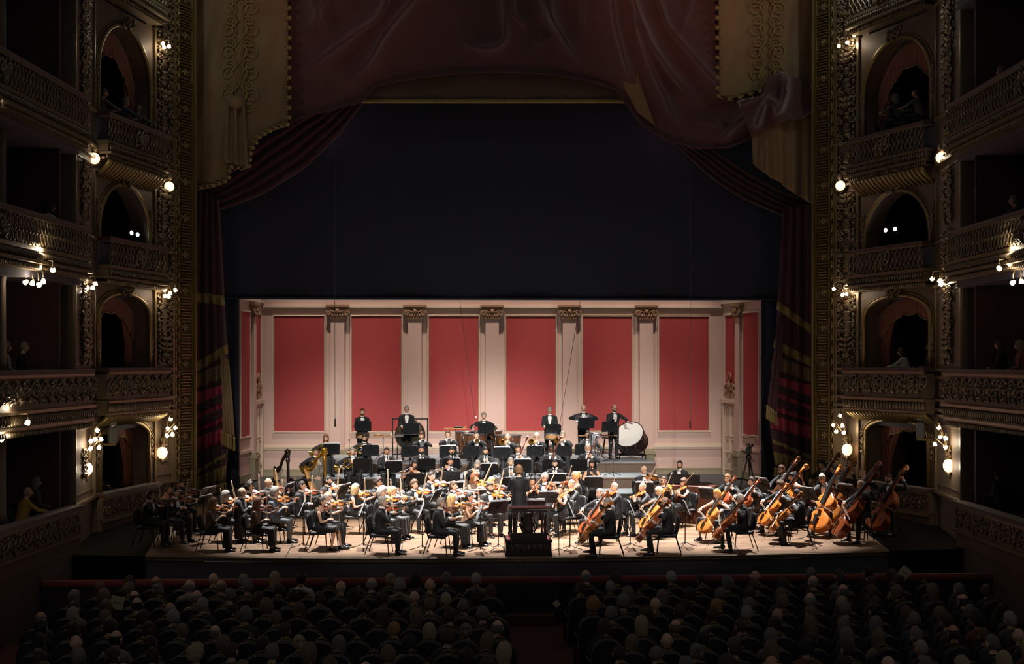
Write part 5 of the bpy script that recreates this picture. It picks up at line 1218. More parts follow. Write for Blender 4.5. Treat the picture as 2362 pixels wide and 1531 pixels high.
# ------------------------------------------------------------------ chair, stool, music stand
def rbox(g, c, d, r=0.02, mi=0, M=None):
    """box with chamfered vertical and horizontal edges"""
    x, y, z = np.array(d) / 2; r = min(r, x * .9, y * .9, z * .9); rings = []
    for zz, q in ((-z, r), (-z + r, 0), (z - r, 0), (z, r)):
        a, b = x - q, y - q; k = r * 0.7
        rings.append(np.array([(-a + k, -b, zz), (a - k, -b, zz), (a, -b + k, zz), (a, b - k, zz), (a - k, b, zz), (-a + k, b, zz), (-a, b - k, zz), (-a, -b + k, zz)]) + np.array(c))
    if M is not None: rings = [xf(M, q) for q in rings]
    return g.loft(rings, mi)
def chair_meshes():
    seat = rbox(G(), (0, 0.02, 0.445), (0.46, 0.45, 0.06), 0.03).mesh('seat', M_chair, True)
    g = G(); P = np.zeros((7, 9, 3))
    for i in range(7):
        for j in range(9):
            z = i / 6; x = (j - 4) / 4; hw = 0.225 * (1 - 0.12 * z ** 4) ; P[i, j] = (x * hw, 0.245 + 0.07 * z - 0.035 * (1 - x * x), 0.50 + 0.40 * z - 0.03 * (x ** 4) * (z > .8))
    back = G().sheet(P, 0.035).mesh('backrest', M_chair, True)
    fr = G()
    for s in (-1, 1):
        fr.tube([(s * 0.2, -0.19, 0.41), (s * 0.2, 0.23, 0.41)], 0.012, 6); fr.tube([(s * 0.215, 0.22, 0.41), (s * 0.222, 0.27, 0.6), (s * 0.222, 0.33, 0.88)], 0.012, 6)
    fr.tube([(-0.2, 0.0, 0.405), (0.2, 0.0, 0.405)], 0.011, 6); fr.tube([(-0.2, 0.2, 0.405), (0.2, 0.2, 0.405)], 0.011, 6)
    legs = [G().tube([(s * 0.2, yy, 0.41), (s * 0.235, yy + dy, 0.0)], 0.0125, 6).mesh('leg', M_chairframe, True) for s in (-1, 1) for yy, dy in ((-0.18, -0.04), (0.21, 0.14))]
    return seat, back, fr.mesh('frame', M_chairframe, True), legs
CHAIR = chair_meshes()
def chair(M, label):
    o = thing('orchestra_chair', label, 'chair', M)
    ob('seat', CHAIR[0], o); ob('backrest', CHAIR[1], o); ob('frame', CHAIR[2], o)
    for l in CHAIR[3]: ob('leg', l, o)
    return o
STOOLM = None
def stool(M, label, h=0.66):
    global STOOLM
    if STOOLM is None:
        STOOLM = (G().lathe([(0.02, h - 0.05), (0.17, h - 0.045), (0.175, h - 0.02), (0.15, h), (0.02, h)], 16).mesh('seat', M_chair, True), G().tube([(np.cos(t) * 0.17, np.sin(t) * 0.17, 0.24) for t in np.linspace(0, 2 * PI, 17)], 0.009, 5).mesh('foot_ring', M_chairframe, True),
                  [G().tube([(math.cos(t) * 0.1, math.sin(t) * 0.1, h - 0.05), (math.cos(t) * 0.21, math.sin(t) * 0.21, 0.0)], 0.012, 6).mesh('leg', M_chairframe, True) for t in (0.78, 2.36, 3.92, 5.5)])
    o = thing('stool', label, 'stool', M); ob('seat', STOOLM[0], o); ob('foot_ring', STOOLM[1], o)
    for l in STOOLM[2]: ob('leg', l, o)
    return o
_stand = {}
def music_stand(M, label, h=0.92, tilt=0.42, wide=0.5, deep=0.34, sheets=1):
    """reading side faces +y (towards a player who faces -y); h is the height of the desk centre"""
    k = (round(h, 2), round(tilt, 2), wide)
    if k not in _stand:
        D = T4(0, 0, h) @ R4('X', tilt)
        o_ = [(-wide / 2, -deep / 2), (wide / 2, -deep / 2), (wide / 2, deep / 2 - .04), (wide / 2 - .04, deep / 2), (-wide / 2 + .04, deep / 2), (-wide / 2, deep / 2 - .04)]
        desk = G().prism(o_, -0.004, 0.004, 0, D @ XZ); desk.box((0, 0.03, -deep / 2), (wide, 0.06, 0.006), 0, D)
        ribs = G()
        for a in (0, 28, 62, 90, 118, 152, 180, 208, 332):
            ca, sa = math.cos(math.radians(a)), math.sin(math.radians(a)); L = min(wide * .46 / max(abs(ca), 1e-3), deep * .46 / max(abs(sa), 1e-3))
            ribs.tube([xf(D, np.array([[.04 * ca, -.007, .04 * sa]]))[0], xf(D, np.array([[L * ca, -.006, L * sa]]))[0]], .0045, 4)
        ribs.box((0, -0.014, 0), (.09, .02, .05), 0, D)
        pole = G().tube([(0, -.01, h), (0, -.012, h * .5)], .010, 6).tube([(0, -.012, h * .52), (0, -.012, .06)], .014, 6).ball((0, -.012, h * .52), .02, 6, 5)
        legs = [G().tube([(0, -.012, .12), (.13 * math.cos(a), -.012 + .13 * math.sin(a), .05), (.3 * math.cos(a), -.012 + .3 * math.sin(a), .008)], .009, 5).mesh('leg', M_stand, True) for a in (PI / 2, PI / 2 + 2.09, PI / 2 + 4.19)]
        _stand[k] = (desk.mesh('desk', M_stand), ribs.mesh('desk_rib', M_stand), pole.mesh('pole', M_stand, True), legs, D)
    desk, ribs, pole, legs, D = _stand[k]
    o = thing('music_stand', label, 'music stand', M); d = ob('desk', desk, o); ob('desk_rib', ribs, d); ob('pole', pole, o)
    for l in legs: ob('leg', l, o)
    return o, D
_sheet = None
def sheet_music(M, label, k=0):
    global _sheet
    if _sheet is None:
        _sheet = []
        for kk in range(3):
            g = G(); gl = G(); r_ = random.Random(kk); top_extra = (0.05, 0.02, 0.065)[kk]
            for s in (-1, 1):
                P = np.zeros((4, 6, 3))
                for i in range(4):
                    for j in range(6):
                        u = j / 5; P[i, j] = (s * 0.235 * u, 0.012 + 0.012 * math.sin(u * PI), -0.165 + (0.31 + top_extra) * i / 3 + 0.012 * s * u)
                g.sheet(P, 0.006)
            for s in (-1, 1):
                for q in range(8):
                    z = 0.12 - q * 0.034; gl.box((s * 0.12, 0.034, z), (0.18, 0.001, 0.012))
            _sheet.append((g.mesh('sheet_music', M_paper), gl.mesh('staves', mat('printed_staves', '7c7c80', 0.8))))
    a = _sheet[k % 3]; o = thing('sheet_music', label, 'sheet music', M, data=a[0]); ob('staves', a[1], o); return o
# ================================================================== THE ORCHESTRA
RX = R4('X', math.atan(RAKE))
def stand_at(px, py, z_local, ang, level=None, off=(0, 0), sc=1.0):
    """matrix of a thing on the stage whose local point (off, z_local) shows at the pixel; ang 0 faces the house, 90 faces the double-bass side"""
    Rz = R4('Z', math.radians(ang)); Rm = (RX if level is None else np.eye(4)) @ Rz
    o = Rm[:3, :3] @ (np.array([off[0], off[1], z_local]) * sc); r = ray(px, py)
    if level is None: t = (RAKE * (CAM[1] - o[1] - STAGE_Y) - CAM[2] + o[2]) / (r[2] - RAKE * r[1])
    else: t = (level - CAM[2] + o[2]) / r[2]
    P = CAM + t * r - o
    return T4(*P) @ Rm @ S4(sc)
def on_floor(px, py, ang, level=None):
    return stand_at(px, py, 0.0, ang, level)
SIT_KINDS = {'violin', 'viola', 'cello', 'flute', 'clarinet', 'oboe', 'trumpet', 'trombone', 'horn', 'bassoon', 'tuba', 'harp', 'piano', 'rest'}
CLO = {'suit': 'black tailcoat', 'suit2': 'charcoal suit', 'lace': 'black lace-sleeved dress', 'sleeve': 'black long-sleeved dress', 'bare': 'black bare-shouldered dress', 'baretan': 'tan bare-shouldered dress', 'tank': 'black sleeveless top', 'vest': 'slate waistcoat'}
INSTR = {'violin': 'violin', 'viola': 'viola', 'cello': 'cello', 'bass': 'double bass'}
LOG = []
ROWY = {L0: 39.6, L1: 41.15, L2: 43.0, L3: 45.4}
NOUN = dict(violin='violinist', viola='violist', cello='cellist', bass='bassist', flute='flautist', oboe='oboist', clarinet='clarinettist', bassoon='bassoonist', horn='hornist', trumpet='trumpeter', trombone='trombonist', tuba='tubist', piano='keyboard player', timpani='timpanist', sticks='percussionist')
def player(kind, px, py, ang, outfit, hair, where, sex='m', skin='fair', v=0, level=None, beard=False, specs=False, yaw=0, pitch=12, sc=None, doing=None, skirt=None, chair_=True, varn=None, low=None, cross=False, silver=False, seed=None):
    dyn, inst, bw = POSES[kind](v)
    base = STAND if kind in ('sticks', 'cymbals', 'drum', 'conductor') else STOOL if kind in ('bass', 'timpani') else SIT
    P = dict(base); P.update(sex=sex, outfit=outfit); P.update(dyn)
    if skirt is not None: P['skirt'] = skirt
    if cross: P['ankle'] = ((-0.1, -0.30, 0.085), (0.12, -0.48, 0.085))
    key = (kind, v, sex, outfit, skirt, cross)
    sc = sc or (1.0 if sex == 'm' else 0.96)
    if key not in _bodies: person_cache(key, P)
    hc = _bodies[key]['b']['head_c']
    if level in ROWY and kind != 'conductor':           # seated height fits the row of the platform
        zr = ptY(px, py, ROWY[level])[2]; sc = min(1.07, max(0.92, (zr - level) / hc[2]))
    M = stand_at(px, py, hc[2], ang, level, (hc[0], hc[1]), sc)
    hd = {'violin': (0.30, 0.12, 0.16), 'viola': (0.30, 0.12, 0.16), 'cello': (-0.1, 0.22, 0.0), 'bass': (-0.1, 0.3, 0.0), 'flute': (-0.1, 0.12, 0.12)}.get(kind, (0, math.radians(pitch), 0))
    hd = (hd[0] + math.radians(yaw), hd[1], hd[2])
    play = doing or {'bass': 'playing double bass', 'horn': 'playing french horn'}.get(kind, 'playing ' + kind)
    o = person(M, P, key, f'person in {CLO[outfit]} {play}, {where}', skin, hair, beard, specs, hd, None, low, seed if seed is not None else int(px))
    LOG.append((kind, where, M[:3, 3].round(2).tolist()))
    tag = f'{NOUN.get(kind, "player")} {where}'
    if inst is not None:
        nm, L = inst; MI = M @ L
        if nm in ('violin', 'cello', 'double_bass'):
            name = 'viola' if kind == 'viola' else nm
            fiddle(nm, name, MI, f'{name.replace("_", " ")} of the {tag}', varn if varn is not None else int(px) % 4, 1.1 if kind == 'viola' else 1.0)
        else: wind(nm, MI, f'{nm.replace("_", " ")} of the {tag}', silver)
    if bw is not None: bow(M @ bw[1], f'bow held by the {tag}', 'bow', 1.0 if kind != 'bass' else 0.95)
    if base is SIT and chair_: chair(M, f'black padded chair under the {tag}')
    if base is STOOL: stool(M @ T4(0, 0.06, 0), f'round black stool under the {tag}')
    return M
def person_cache(key, P):
    b = build_body(P); d = {'b': b}
    d['coat'] = b['coat'].mesh('coat', M_suit, True); d['trousers'] = b['trousers'].mesh('trousers', M_suit, True)
    if 'shirt' in b: d['shirt'] = b['shirt'].mesh('shirt', M_white, True); d['tie'] = b['tie'].mesh('tie', M_white, True)
    d['shoes'] = [b['shoes'][s].mesh('shoe', M_shoe, True) for s in (-1, 1)]
    _bodies[key] = d

sh, cu, fr, ta = 'short', 'curly', 'fringe', 'tall'
# ---- violins, harp side
player('violin', 347, 1142, 78, 'suit', (sh, 'black'), 'outermost in the dark harp-side corner', skin='olive', varn=3, v=1)
player('violin', 404, 1135, 55, 'suit', (sh, 'dark'), 'second from the dark harp-side corner', varn=1, v=0)
player('violin', 387, 1127, 70, 'baretan', ('up', 'dark'), 'half hidden in the harp-side corner', 'f', 'tan', varn=3, skirt=.9)
player('violin', 415, 1117, 60, 'suit', ('crop', 'dark'), 'rearmost in the harp-side corner', skin='tan', beard=True, v=1)
player('violin', 491, 1158, 84, 'lace', ('long', 'light'), 'fifth desk along the stage edge', 'f', skirt=.97, varn=2, v=0)
player('violin', 594, 1158, 84, 'lace', ('long', 'auburn'), 'fourth desk along the stage edge', 'f', skirt=.9, varn=3, v=2)
player('violin', 742, 1157, 80, 'bare', ('up', 'dark'), 'third desk along the stage edge, bare knees', 'f', skirt=.12, varn=3, v=2, cross=True)
player('violin', 883, 1157, 80, 'suit', (sh, 'grey'), 'second desk along the stage edge', varn=1, v=1)
player('violin', 1017, 1159, 78, 'suit2', (sh, 'grey'), 'first desk beside the podium', specs=True, varn=3, v=0)
player('violin', 520, 1142, 80, 'tank', ('bob', 'silver'), 'inside of the fifth desk', 'f', specs=True, skirt=.95, varn=2, v=1)
player('violin', 558, 1135, 78, 'suit2', (fr, 'grey'), 'behind the fifth desk, in spectacles', specs=True, varn=2, v=0, low=M_grey)
player('violin', 575, 1122, 72, 'suit', (cu, 'black'), 'second row below the shell door', skin='tan', varn=3)
player('violin', 619, 1113, 74, 'suit', ('bald', 'grey'), 'beside the black harp', varn=1, v=1)
player('violin', 634, 1136, 84, 'vest', (cu, 'grey'), 'inside of the fourth desk', varn=0, v=0, low=M_grey)
player('violin', 696, 1120, 72, 'suit', (sh, 'dark'), 'below the black harp column', varn=1, v=2)
player('violin', 756, 1108, 55, 'suit', (sh, 'black'), 'before the gilded harp', beard=True, v=0, varn=0)
player('violin', 756, 1145, 78, 'suit2', (fr, 'silver'), 'inside of the third desk', specs=True, varn=2, v=1)
player('violin', 820, 1126, 76, 'tank', ('bob', 'pale'), 'between third and second desks', 'f', skirt=None, varn=0, v=2)
player('violin', 872, 1112, 60, 'suit', (cu, 'dark'), 'third row behind the second desk', skin='tan', varn=3, v=1)
player('violin', 881, 1135, 72, 'suit2', (cu, 'silver'), 'inside of the second desk', specs=True, varn=2, v=0)
player('violin', 905, 1135, 66, 'sleeve', (cu, 'blond'), 'second row behind the second desk', 'f', skirt=.95, varn=0, v=1)
player('violin', 955, 1117, 40, 'suit', (ta, 'brown'), 'second row looking to the conductor', varn=2, v=0)
player('violin', 993, 1099, 48, 'suit', (sh, 'dark'), 'third row below the flutes', varn=0, v=2, sc=1.05)
player('violin', 1046, 1120, 50, 'suit', (sh, 'brown'), 'second row behind the first desk', varn=1, v=1)
player('violin', 1042, 1151, 72, 'bare', ('bob', 'blond'), 'inside of the first desk, long skirt', 'f', specs=True, skirt=.97, varn=0, v=2)
player('violin', 1082, 1147, 66, 'baretan', (sh, 'black'), 'beside the first desk, bare shoulders', 'f', skin='tan', skirt=.97, low=M_dress, varn=1, v=0)
player('violin', 1095, 1100, 22, 'lace', ('wavy', 'auburn'), 'third row below the third flute', 'f', skirt=.9, varn=2, v=1, sc=1.05)
player('violin', 1129, 1123, 24, 'suit', (sh, 'dark'), 'facing the house beside the conductor', beard=True, varn=2, v=2)
player('violin', 1133, 1110, 30, 'sleeve', ('bob', 'blond'), 'hidden behind another violinist by the podium', 'f', skirt=.9, varn=1, v=0)
# ---- violas, double-bass side
player('viola', 1228, 1110, -28, 'tank', (cu, 'black'), 'close behind the conductor', 'f', 'tan', skirt=.95, varn=1, v=1)
player('viola', 1256, 1102, -12, 'suit', (ta, 'silver'), 'second row behind the podium', specs=True, varn=1, v=0, sc=1.05)
player('viola', 1293, 1129, -46, 'bare', (sh, 'dark'), 'first viola desk by the podium, bare arms', 'f', skirt=None, varn=0, v=2)
player('viola', 1318, 1116, -62, 'suit', ('crop', 'grey'), 'behind the first viola desk', v=1, varn=0)
player('viola', 1327, 1098, -95, 'bare', ('up', 'blond'), 'seen from behind below the oboes', 'f', 'tan', skirt=.9, v=0, varn=1, sc=1.05)
player('viola', 1417, 1123, -78, 'suit', ('crop', 'silver'), 'behind the front cellist', v=0, varn=0)
player('viola', 1485, 1084, 10, 'suit', ('bald', 'brown'), 'rear row below the bass drum', specs=True, beard=False, v=1, varn=0)
player('viola', 1482, 1123, -70, 'suit', (fr, 'silver'), 'middle row, turned to the podium', v=1, varn=2)
player('viola', 1530, 1108, -25, 'suit', ('crop', 'brown'), 'rear desk, in spectacles', specs=True, v=2, varn=2)
player('viola', 1549, 1100, -40, 'sleeve', (cu, 'black'), 'rear desk before the keyboard', 'f', skirt=.9, v=0, varn=2)
player('viola', 1577, 1113, -66, 'tank', ('wavy', 'brown'), 'outermost viola, sleeveless', 'f', skirt=None, v=1, varn=0)
# ---- cellos
player('cello', 1383, 1137, -48, 'suit', ('crop', 'grey'), 'first desk, bow arm outstretched', beard=True, v=0, varn=1)
player('cello', 1402, 1160, -96, 'suit', ('crop', 'grey'), 'stage edge beside the podium, back turned', v=1, varn=0, yaw=10)
player('cello', 1520, 1133, -52, 'tank', ('bob', 'pale'), 'second desk, sleeveless, inner seat', 'f', skirt=None, v=0, varn=0)
player('cello', 1535, 1157, -98, 'suit', (fr, 'grey'), 'second desk at the stage edge', specs=True, v=1, varn=1, yaw=8)
player('cello', 1654, 1139, -50, 'tank', ('bob', 'orange'), 'third desk, sleeveless, inner seat', 'f', skirt=.55, v=0, varn=0)
player('cello', 1708, 1151, -88, 'suit', (sh, 'silver'), 'third desk at the stage edge', specs=True, v=2, varn=1)
player('cello', 1678, 1103, -42, 'suit', (sh, 'light'), 'rear desk beside the video camera', v=1, varn=1)
player('cello', 1734, 1110, -60, 'suit', (sh, 'dark'), 'in front of the tripod', v=0, varn=1)
player('cello', 1800, 1120, -64, 'suit2', (cu, 'brown'), 'fourth desk, inner seat', v=0, varn=2)
player('cello', 1839, 1139, -100, 'suit', (sh, 'black'), 'fourth desk at the stage edge, in shadow', skin='olive', v=1, varn=0)
# ---- double basses
player('bass', 1803, 1082, -48, 'suit', (sh, 'brown'), 'rear row below the curtain fringe', beard=True, specs=True, v=0, varn=3)
player('bass', 1828, 1099, -72, 'bare', ('up', 'black'), 'only bare-shouldered bassist', 'f', skirt=None, v=1, varn=2)
player('bass', 1896, 1071, -50, 'suit', (cu, 'black'), 'rearmost against the gold frame', v=2, varn=3)
player('bass', 1896, 1103, -34, 'suit2', (sh, 'silver'), 'brightest bass at centre of the section', specs=True, v=0, varn=2)
player('bass', 1930, 1086, -40, 'suit', (cu, 'black'), 'in the dark beside the lowest sconce', v=1, varn=0)
player('bass', 1989, 1091, -58, 'suit', ('bald', 'grey'), 'half hidden at the rear', v=2, varn=3)
player('bass', 1986, 1117, -74, 'suit', (fr, 'grey'), 'front of the section at the stage edge', v=0, varn=1)
player('bass', 2049, 1102, -52, 'suit', (sh, 'dark'), 'outermost on the double-bass side', beard=True, v=1, varn=1)
# ---- woodwinds and brass
player('horn', 752, 1010, 12, 'sleeve', ('long', 'auburn'), 'upper row above the gilded harp', 'f', level=L2, skirt=.9)
player('horn', 841, 1010, 8, 'suit', (sh, 'black'), 'upper row, inner horn', level=L2, beard=True, skin='tan')
player('horn', 728, 1042, 25, 'suit', ('crop', 'dark'), 'behind the gilded harp', level=L1, skin='tan')
player('horn', 813, 1041, 10, 'suit', (sh, 'grey'), 'lower row beside the gilded harp', level=L1)
player('clarinet', 892, 1040, 10, 'suit', ('crop', 'dark'), 'outermost in the clarinet row', level=L1, skin='tan')
player('clarinet', 972, 1037, 5, 'suit', (sh, 'black'), 'second in the clarinet row', level=L1, skin='tan', beard=True)
player('clarinet', 1042, 1040, 5, 'suit', ('crop', 'black'), 'third in the clarinet row', level=L1, skin='tan', beard=True)
player('clarinet', 1120, 1040, 0, 'suit', (sh, 'black'), 'fourth in the clarinet row', level=L1, skin='tan', beard=True)
player('bassoon', 1195, 1035, -4, 'suit', (ta, 'dark'), 'first bassoon behind the conductor', level=L1, skin='tan')
player('bassoon', 1271, 1035, -4, 'suit', (sh, 'black'), 'middle of the three bassoons', level=L1, skin='brown', specs=True)
player('bassoon', 1356, 1033, -8, 'suit', (sh, 'silver'), 'last bassoon below the tuba', level=L1, skin='tan', beard=True)
player('trumpet', 972, 1005, 5, 'suit', (ta, 'brown'), 'before the gong', level=L2, beard=True, silver=True)
player('trumpet', 1033, 1002, 4, 'suit', (sh, 'brown'), 'middle of the trumpets', level=L2, silver=True)
player('trumpet', 1099, 1003, 0, 'suit', (sh, 'black'), 'below the timpanist', level=L2)
player('trombone', 1171, 1008, -4, 'suit', ('bald', 'grey'), 'before the large kettledrum', level=L2, v=0)
player('trombone', 1238, 1006, -4, 'suit', (sh, 'white'), 'middle of the three trombones', level=L2, v=1)
player('trombone', 1298, 1003, -6, 'suit', (sh, 'grey'), 'beside the tuba', level=L2, v=2)
player('tuba', 1356, 1002, -8, 'suit', (sh, 'black'), 'upper row below the cymbals', level=L2, silver=True)
player('flute', 956, 1071, 18, 'bare', ('long', 'dark'), 'outermost flute, bare shoulders', 'f', 'tan', level=L0, skirt=.9)
player('flute', 1039, 1065, 14, 'suit', (sh, 'black'), 'middle flute', level=L0, skin='tan')
player('flute', 1101, 1072, 10, 'suit', ('wavy', 'grey'), 'third flute, above the lace-sleeved violinist', level=L0)
player('oboe', 1178, 1065, 0, 'suit', (sh, 'grey'), 'directly beyond the conductor', level=L0)
player('oboe', 1280, 1068, -6, 'suit', ('crop', 'black'), 'middle oboe', level=L0, beard=True, pitch=22)
player('oboe', 1365, 1069, -10, 'tank', ('bob', 'black'), 'last oboe, bare arms', 'f', 'tan', level=L0, skirt=.6)
# ---- percussion, keyboard, conductor
MP1 = player('sticks', 836, 950, 4, 'suit', (sh, 'brown'), 'first on the top platform', level=L3, doing='drumming with sticks', beard=True, sc=.94)
MP2 = player('sticks', 938, 944, 4, 'suit', (sh, 'grey'), 'before the gong frame', level=L3, doing='at the glockenspiel', specs=True, v=0)
MTI = player('timpani', 1116, 959, 0, 'suit', (sh, 'grey'), 'between the kettledrums', level=L3, doing='raising timpani mallets', pitch=20)
MP3 = player('sticks', 1268, 946, -4, 'suit2', (sh, 'grey'), 'above the trombones', level=L3, doing='at the snare drum', specs=True, pitch=28, sc=.965)
MCY = player('cymbals', 1346, 941, -4, 'suit', ('bald', 'dark'), 'on the top platform', level=L3, doing='holding clash cymbals', pitch=22)
MDR = player('drum', 1417, 941, 14, 'suit', ('fringe', 'brown'), 'top platform', level=L3, doing='damping the bass drum', specs=True, beard=True, yaw=10, pitch=15)
player('piano', 1568, 1071, -28, 'suit', (sh, 'dark'), 'against the shell', doing='seated at the keyboard', skin='tan', beard=True)
MC = player('conductor', 1197, 1086, 186, 'suit', (cu, 'light'), 'on the podium, back to the house', level=floor_z(33.6) + 0.36, doing='conducting', sc=0.945)
# ---- harps
def harp(M, label, gilt):
    """local +y: from the player towards the column; strings in the plane x = 0"""
    mm = M_gold_h if gilt else M_blk_h
    o = thing('harp', label, 'harp', M)
    # soundbox leans on the player, column upright in front
    sb = G(); a, b = np.array([0, 0.0, 1.32]), np.array([0, 0.62, 0.14]); n = 10
    rings = []
    for i in range(n):
        t = i / (n - 1); c = a + (b - a) * t; w_ = 0.045 + 0.14 * t; d_ = 0.05 + 0.09 * t; u = nrm(b - a); nn = np.array([0, u[2], -u[1]]) * -1
        th = np.linspace(0, PI, 8); rings.append(np.array([c + np.array([w_ * math.cos(q), 0, 0]) + nn * (-d_ * math.sin(q)) for q in th]))
    sb.loft(rings); part('soundbox', sb, M_harpwood, o, smooth=True)
    t = np.linspace(0, 1, 18); col_top = np.array([0, 0.92, 1.78])
    ny = 0.0 + 0.92 * t; nz = 1.36 - 0.17 * np.sin(np.clip(t * 1.7, 0, 1) * PI) * 0.9 + 0.46 * t ** 1.6
    nk = G(); nk.tube(np.stack([np.zeros(18), ny, nz], 1), np.linspace(0.055, 0.065, 18), 8, flat=0.55); part('neck', nk, mm, o, smooth=True)
    pins = G()
    for i in range(1, 17): pins.ball((0.035, ny[i], nz[i] - 0.01), 0.012, 5, 4)
    part('tuning_pins', pins, M_brass, o)
    part('column', G().lathe([(0.05, 0.12), (0.06, 0.2), (0.042, 0.3), (0.038, 1.45), (0.05, 1.5), (0.06, 1.56)], 12, 0, frame((0, 0.80, 0.0), nrm((0, 1, -0.05)), (0, 0.055, 1))), mm, o, smooth=True)
    cr = G().lathe([(0.045, 1.52), (0.075, 1.55), (0.05, 1.58), (0.06, 1.66), (0.085, 1.8), (0.09, 1.83), (0.03, 1.85)], 12, 0, frame((0, 0.80, 0.0), nrm((0, 1, -0.05)), (0, 0.055, 1)))
    if gilt:
        for i in range(10): cr.ball((0.075 * math.cos(i * PI / 5), 0.895 + 0.075 * math.sin(i * PI / 5), 1.68 + 0.06 * (i % 2)), 0.028, 6, 5)
    part('crown', cr, mm, o, smooth=True)
    part('base', rbox(G(), (0, 0.68, 0.07), (0.36, 0.42, 0.12), 0.04), mm, o)
    for sx in (-1, 1): part('foot', G().ball((sx * 0.15, 0.84, 0.03), (0.05, 0.07, 0.035), 8, 5), mm, o, smooth=True)
    st = G()
    for i in range(26):
        q = (i + 1) / 27; yt = 0.06 + 0.80 * q; zt = np.interp(yt, ny, nz) - 0.05; p = a + (b - a) * (0.12 + 0.86 * q); st.tube([(0, yt, zt), (0, p[1], p[2])], 0.002, 3, caps=False)
    part('strings', st, M_horsehair, o)
    return o
M_gold_h = mat('burnished_gold_harp', 'c99a3c', 0.25, 0.85, var=0.2, scale=20); M_blk_h = mat('black_lacquer_harp', '1a1611', 0.25, 0.0, coat=0.5); M_harpwood = mat('honey_maple_soundbox', 'd59a52', 0.35, var=0.2, coat=0.3)
LEAN = T4(0, .55, 0) @ R4('X', .10) @ T4(0, -.55, 0)
for px, py, ang, gilt, lab, hc_, hsx, ccol in ((670, 1040, 32, False, 'black lacquered harp beside the shell on the harp side', (660, 1106), 'f', ('bob', 'dark')), (757, 1036, 44, True, 'gilded harp with ornate crown before the horns', (716, 1078), 'f', ('bob', 'black'))):
    MH = stand_at(px, py, 1.84, ang + 180, None, (0, 0.88)); harp(MH @ LEAN, lab, gilt)
    # harpist sits at the soundbox end: faces along the harp's +y
    Rm = MH.copy(); off = T4(-0.16, -0.20, 0) @ R4('Z', PI)
    P = dict(SIT); P.update(sex='f', outfit='sleeve', skirt=.95); P.update(harp_pose(0)[0]); key = ('harp', 0, 'f', 'sleeve', .95)
    if key not in _bodies: person_cache(key, P)
    MP = MH @ off
    wh = 'at the gilded harp' if gilt else 'at the black harp'
    person(MP, P, key, f'person in black long-sleeved dress plucking strings {wh}', 'fair', ccol, head=(0.2, 0.15, 0), seed=1)
    chair(MP, f'black padded chair of the harpist {wh}')
# ================================================================== STANDS, PODIUM, PERCUSSION, KEYBOARD, VIDEO CAMERA
def stand_px(px, py, ang, where, h=0.92, level=None, tilt=0.42, wide=0.5, sheets=True, k=0):
    M = stand_at(px, py, h, ang, level); o, D = music_stand(M, f'black music stand {where}', h, tilt, wide)
    if sheets: sheet_music(M @ D, f'open sheet music on the stand {where}', k)
# strings: (desk centre px, py, direction the reader looks)
ST = [(468, 1158, 62, 'before the two outermost violinists', 1.0, 0), (478, 1139, 58, 'in the harp-side corner, behind another stand', 1.0, 2), (664, 1129, 70, 'before the violinist beside the black harp', 1.0, 0), (698, 1172, 92, 'before the fourth violin desk', .95, 1),
      (837, 1172, 92, 'before the third violin desk', .95, 1), (791, 1131, 62, 'below the gilded harp', 1.0, 0), (973, 1176, 92, 'before the second violin desk', .95, 1), (1107, 1180, 92, 'before the first violin desk', .95, 1),
      (1007, 1143, 66, 'inside the second violin row', .95, 0), (1050, 1125, 20, 'below the middle flute, strings', .9, 2), (1101, 1143, 15, 'beside the concertmaster group, desk turned away', .9, 0), (1149, 1170, 22, 'large, tilted, next to the podium', 1.0, 2),
      (1180, 1112, 5, 'behind the conductor, half hidden', .95, 1), (1266, 1147, -15, 'behind the podium rail, lower', .95, 0), (1273, 1127, -12, 'behind the podium rail, upper', .95, 2), (1316, 1176, -92, 'before the first viola desk', .95, 1), (1455, 1172, -92, 'before the second cello desk', .95, 1),
      (1487, 1125, -15, 'before the spectacled rear violas', .95, 2), (1370, 1112, -8, 'tall brown-lit, below the last oboe', 1.05, 0), (1582, 1170, -92, 'before the third cello desk', .95, 1), (1633, 1139, -45, 'before the rear cello desk', .95, 0), (1761, 1117, -60, 'beside the tripod cellist', 1.05, 2),
      (1866, 1139, -58, 'before the middle double basses', 1.15, 0), (1956, 1132, -60, 'before the front double bass', 1.15, 2)]
for i, (px, py, a, wh, h, k) in enumerate(ST): stand_px(px, py, a, wh, h, None, 0.5 if abs(a) < 80 else 0.38, 0.5, True, k)
WST = [(764, 1035, 10, 'below the outer upper-row hornist', L2), (855, 1038, 6, 'below the inner upper-row hornist', L2), (834, 1071, 8, 'before the lower-row horn', L1), (908, 1075, 8, 'before the outermost clarinet', L1), (945, 1042, 5, 'before the gong trumpet', L2), (984, 1070, 5, 'before the second clarinet', L1),
       (1034, 1040, 4, 'before the middle trumpet', L2), (1041, 1070, 4, 'before the third clarinet', L1), (1087, 1042, 2, 'before the last trumpet', L2), (1158, 1043, -2, 'before the first trombone', L2), (1234, 1039, -4, 'before the middle trombone', L2), (1300, 1041, -4, 'before the last trombone', L2),
       (1205, 1072, -2, 'before the first bassoon', L1), (1271, 1072, -4, 'before the middle bassoon', L1), (1335, 1072, -6, 'before the last bassoon', L1), (1128, 1082, 0, 'before the fourth clarinet', L1), (957, 1106, 10, 'before the outermost flute', L0), (1041, 1100, 8, 'before the middle flute', L0), (1285, 1105, -6, 'before the middle oboe', L0), (1345, 1036, -6, 'before the tuba', L2)]
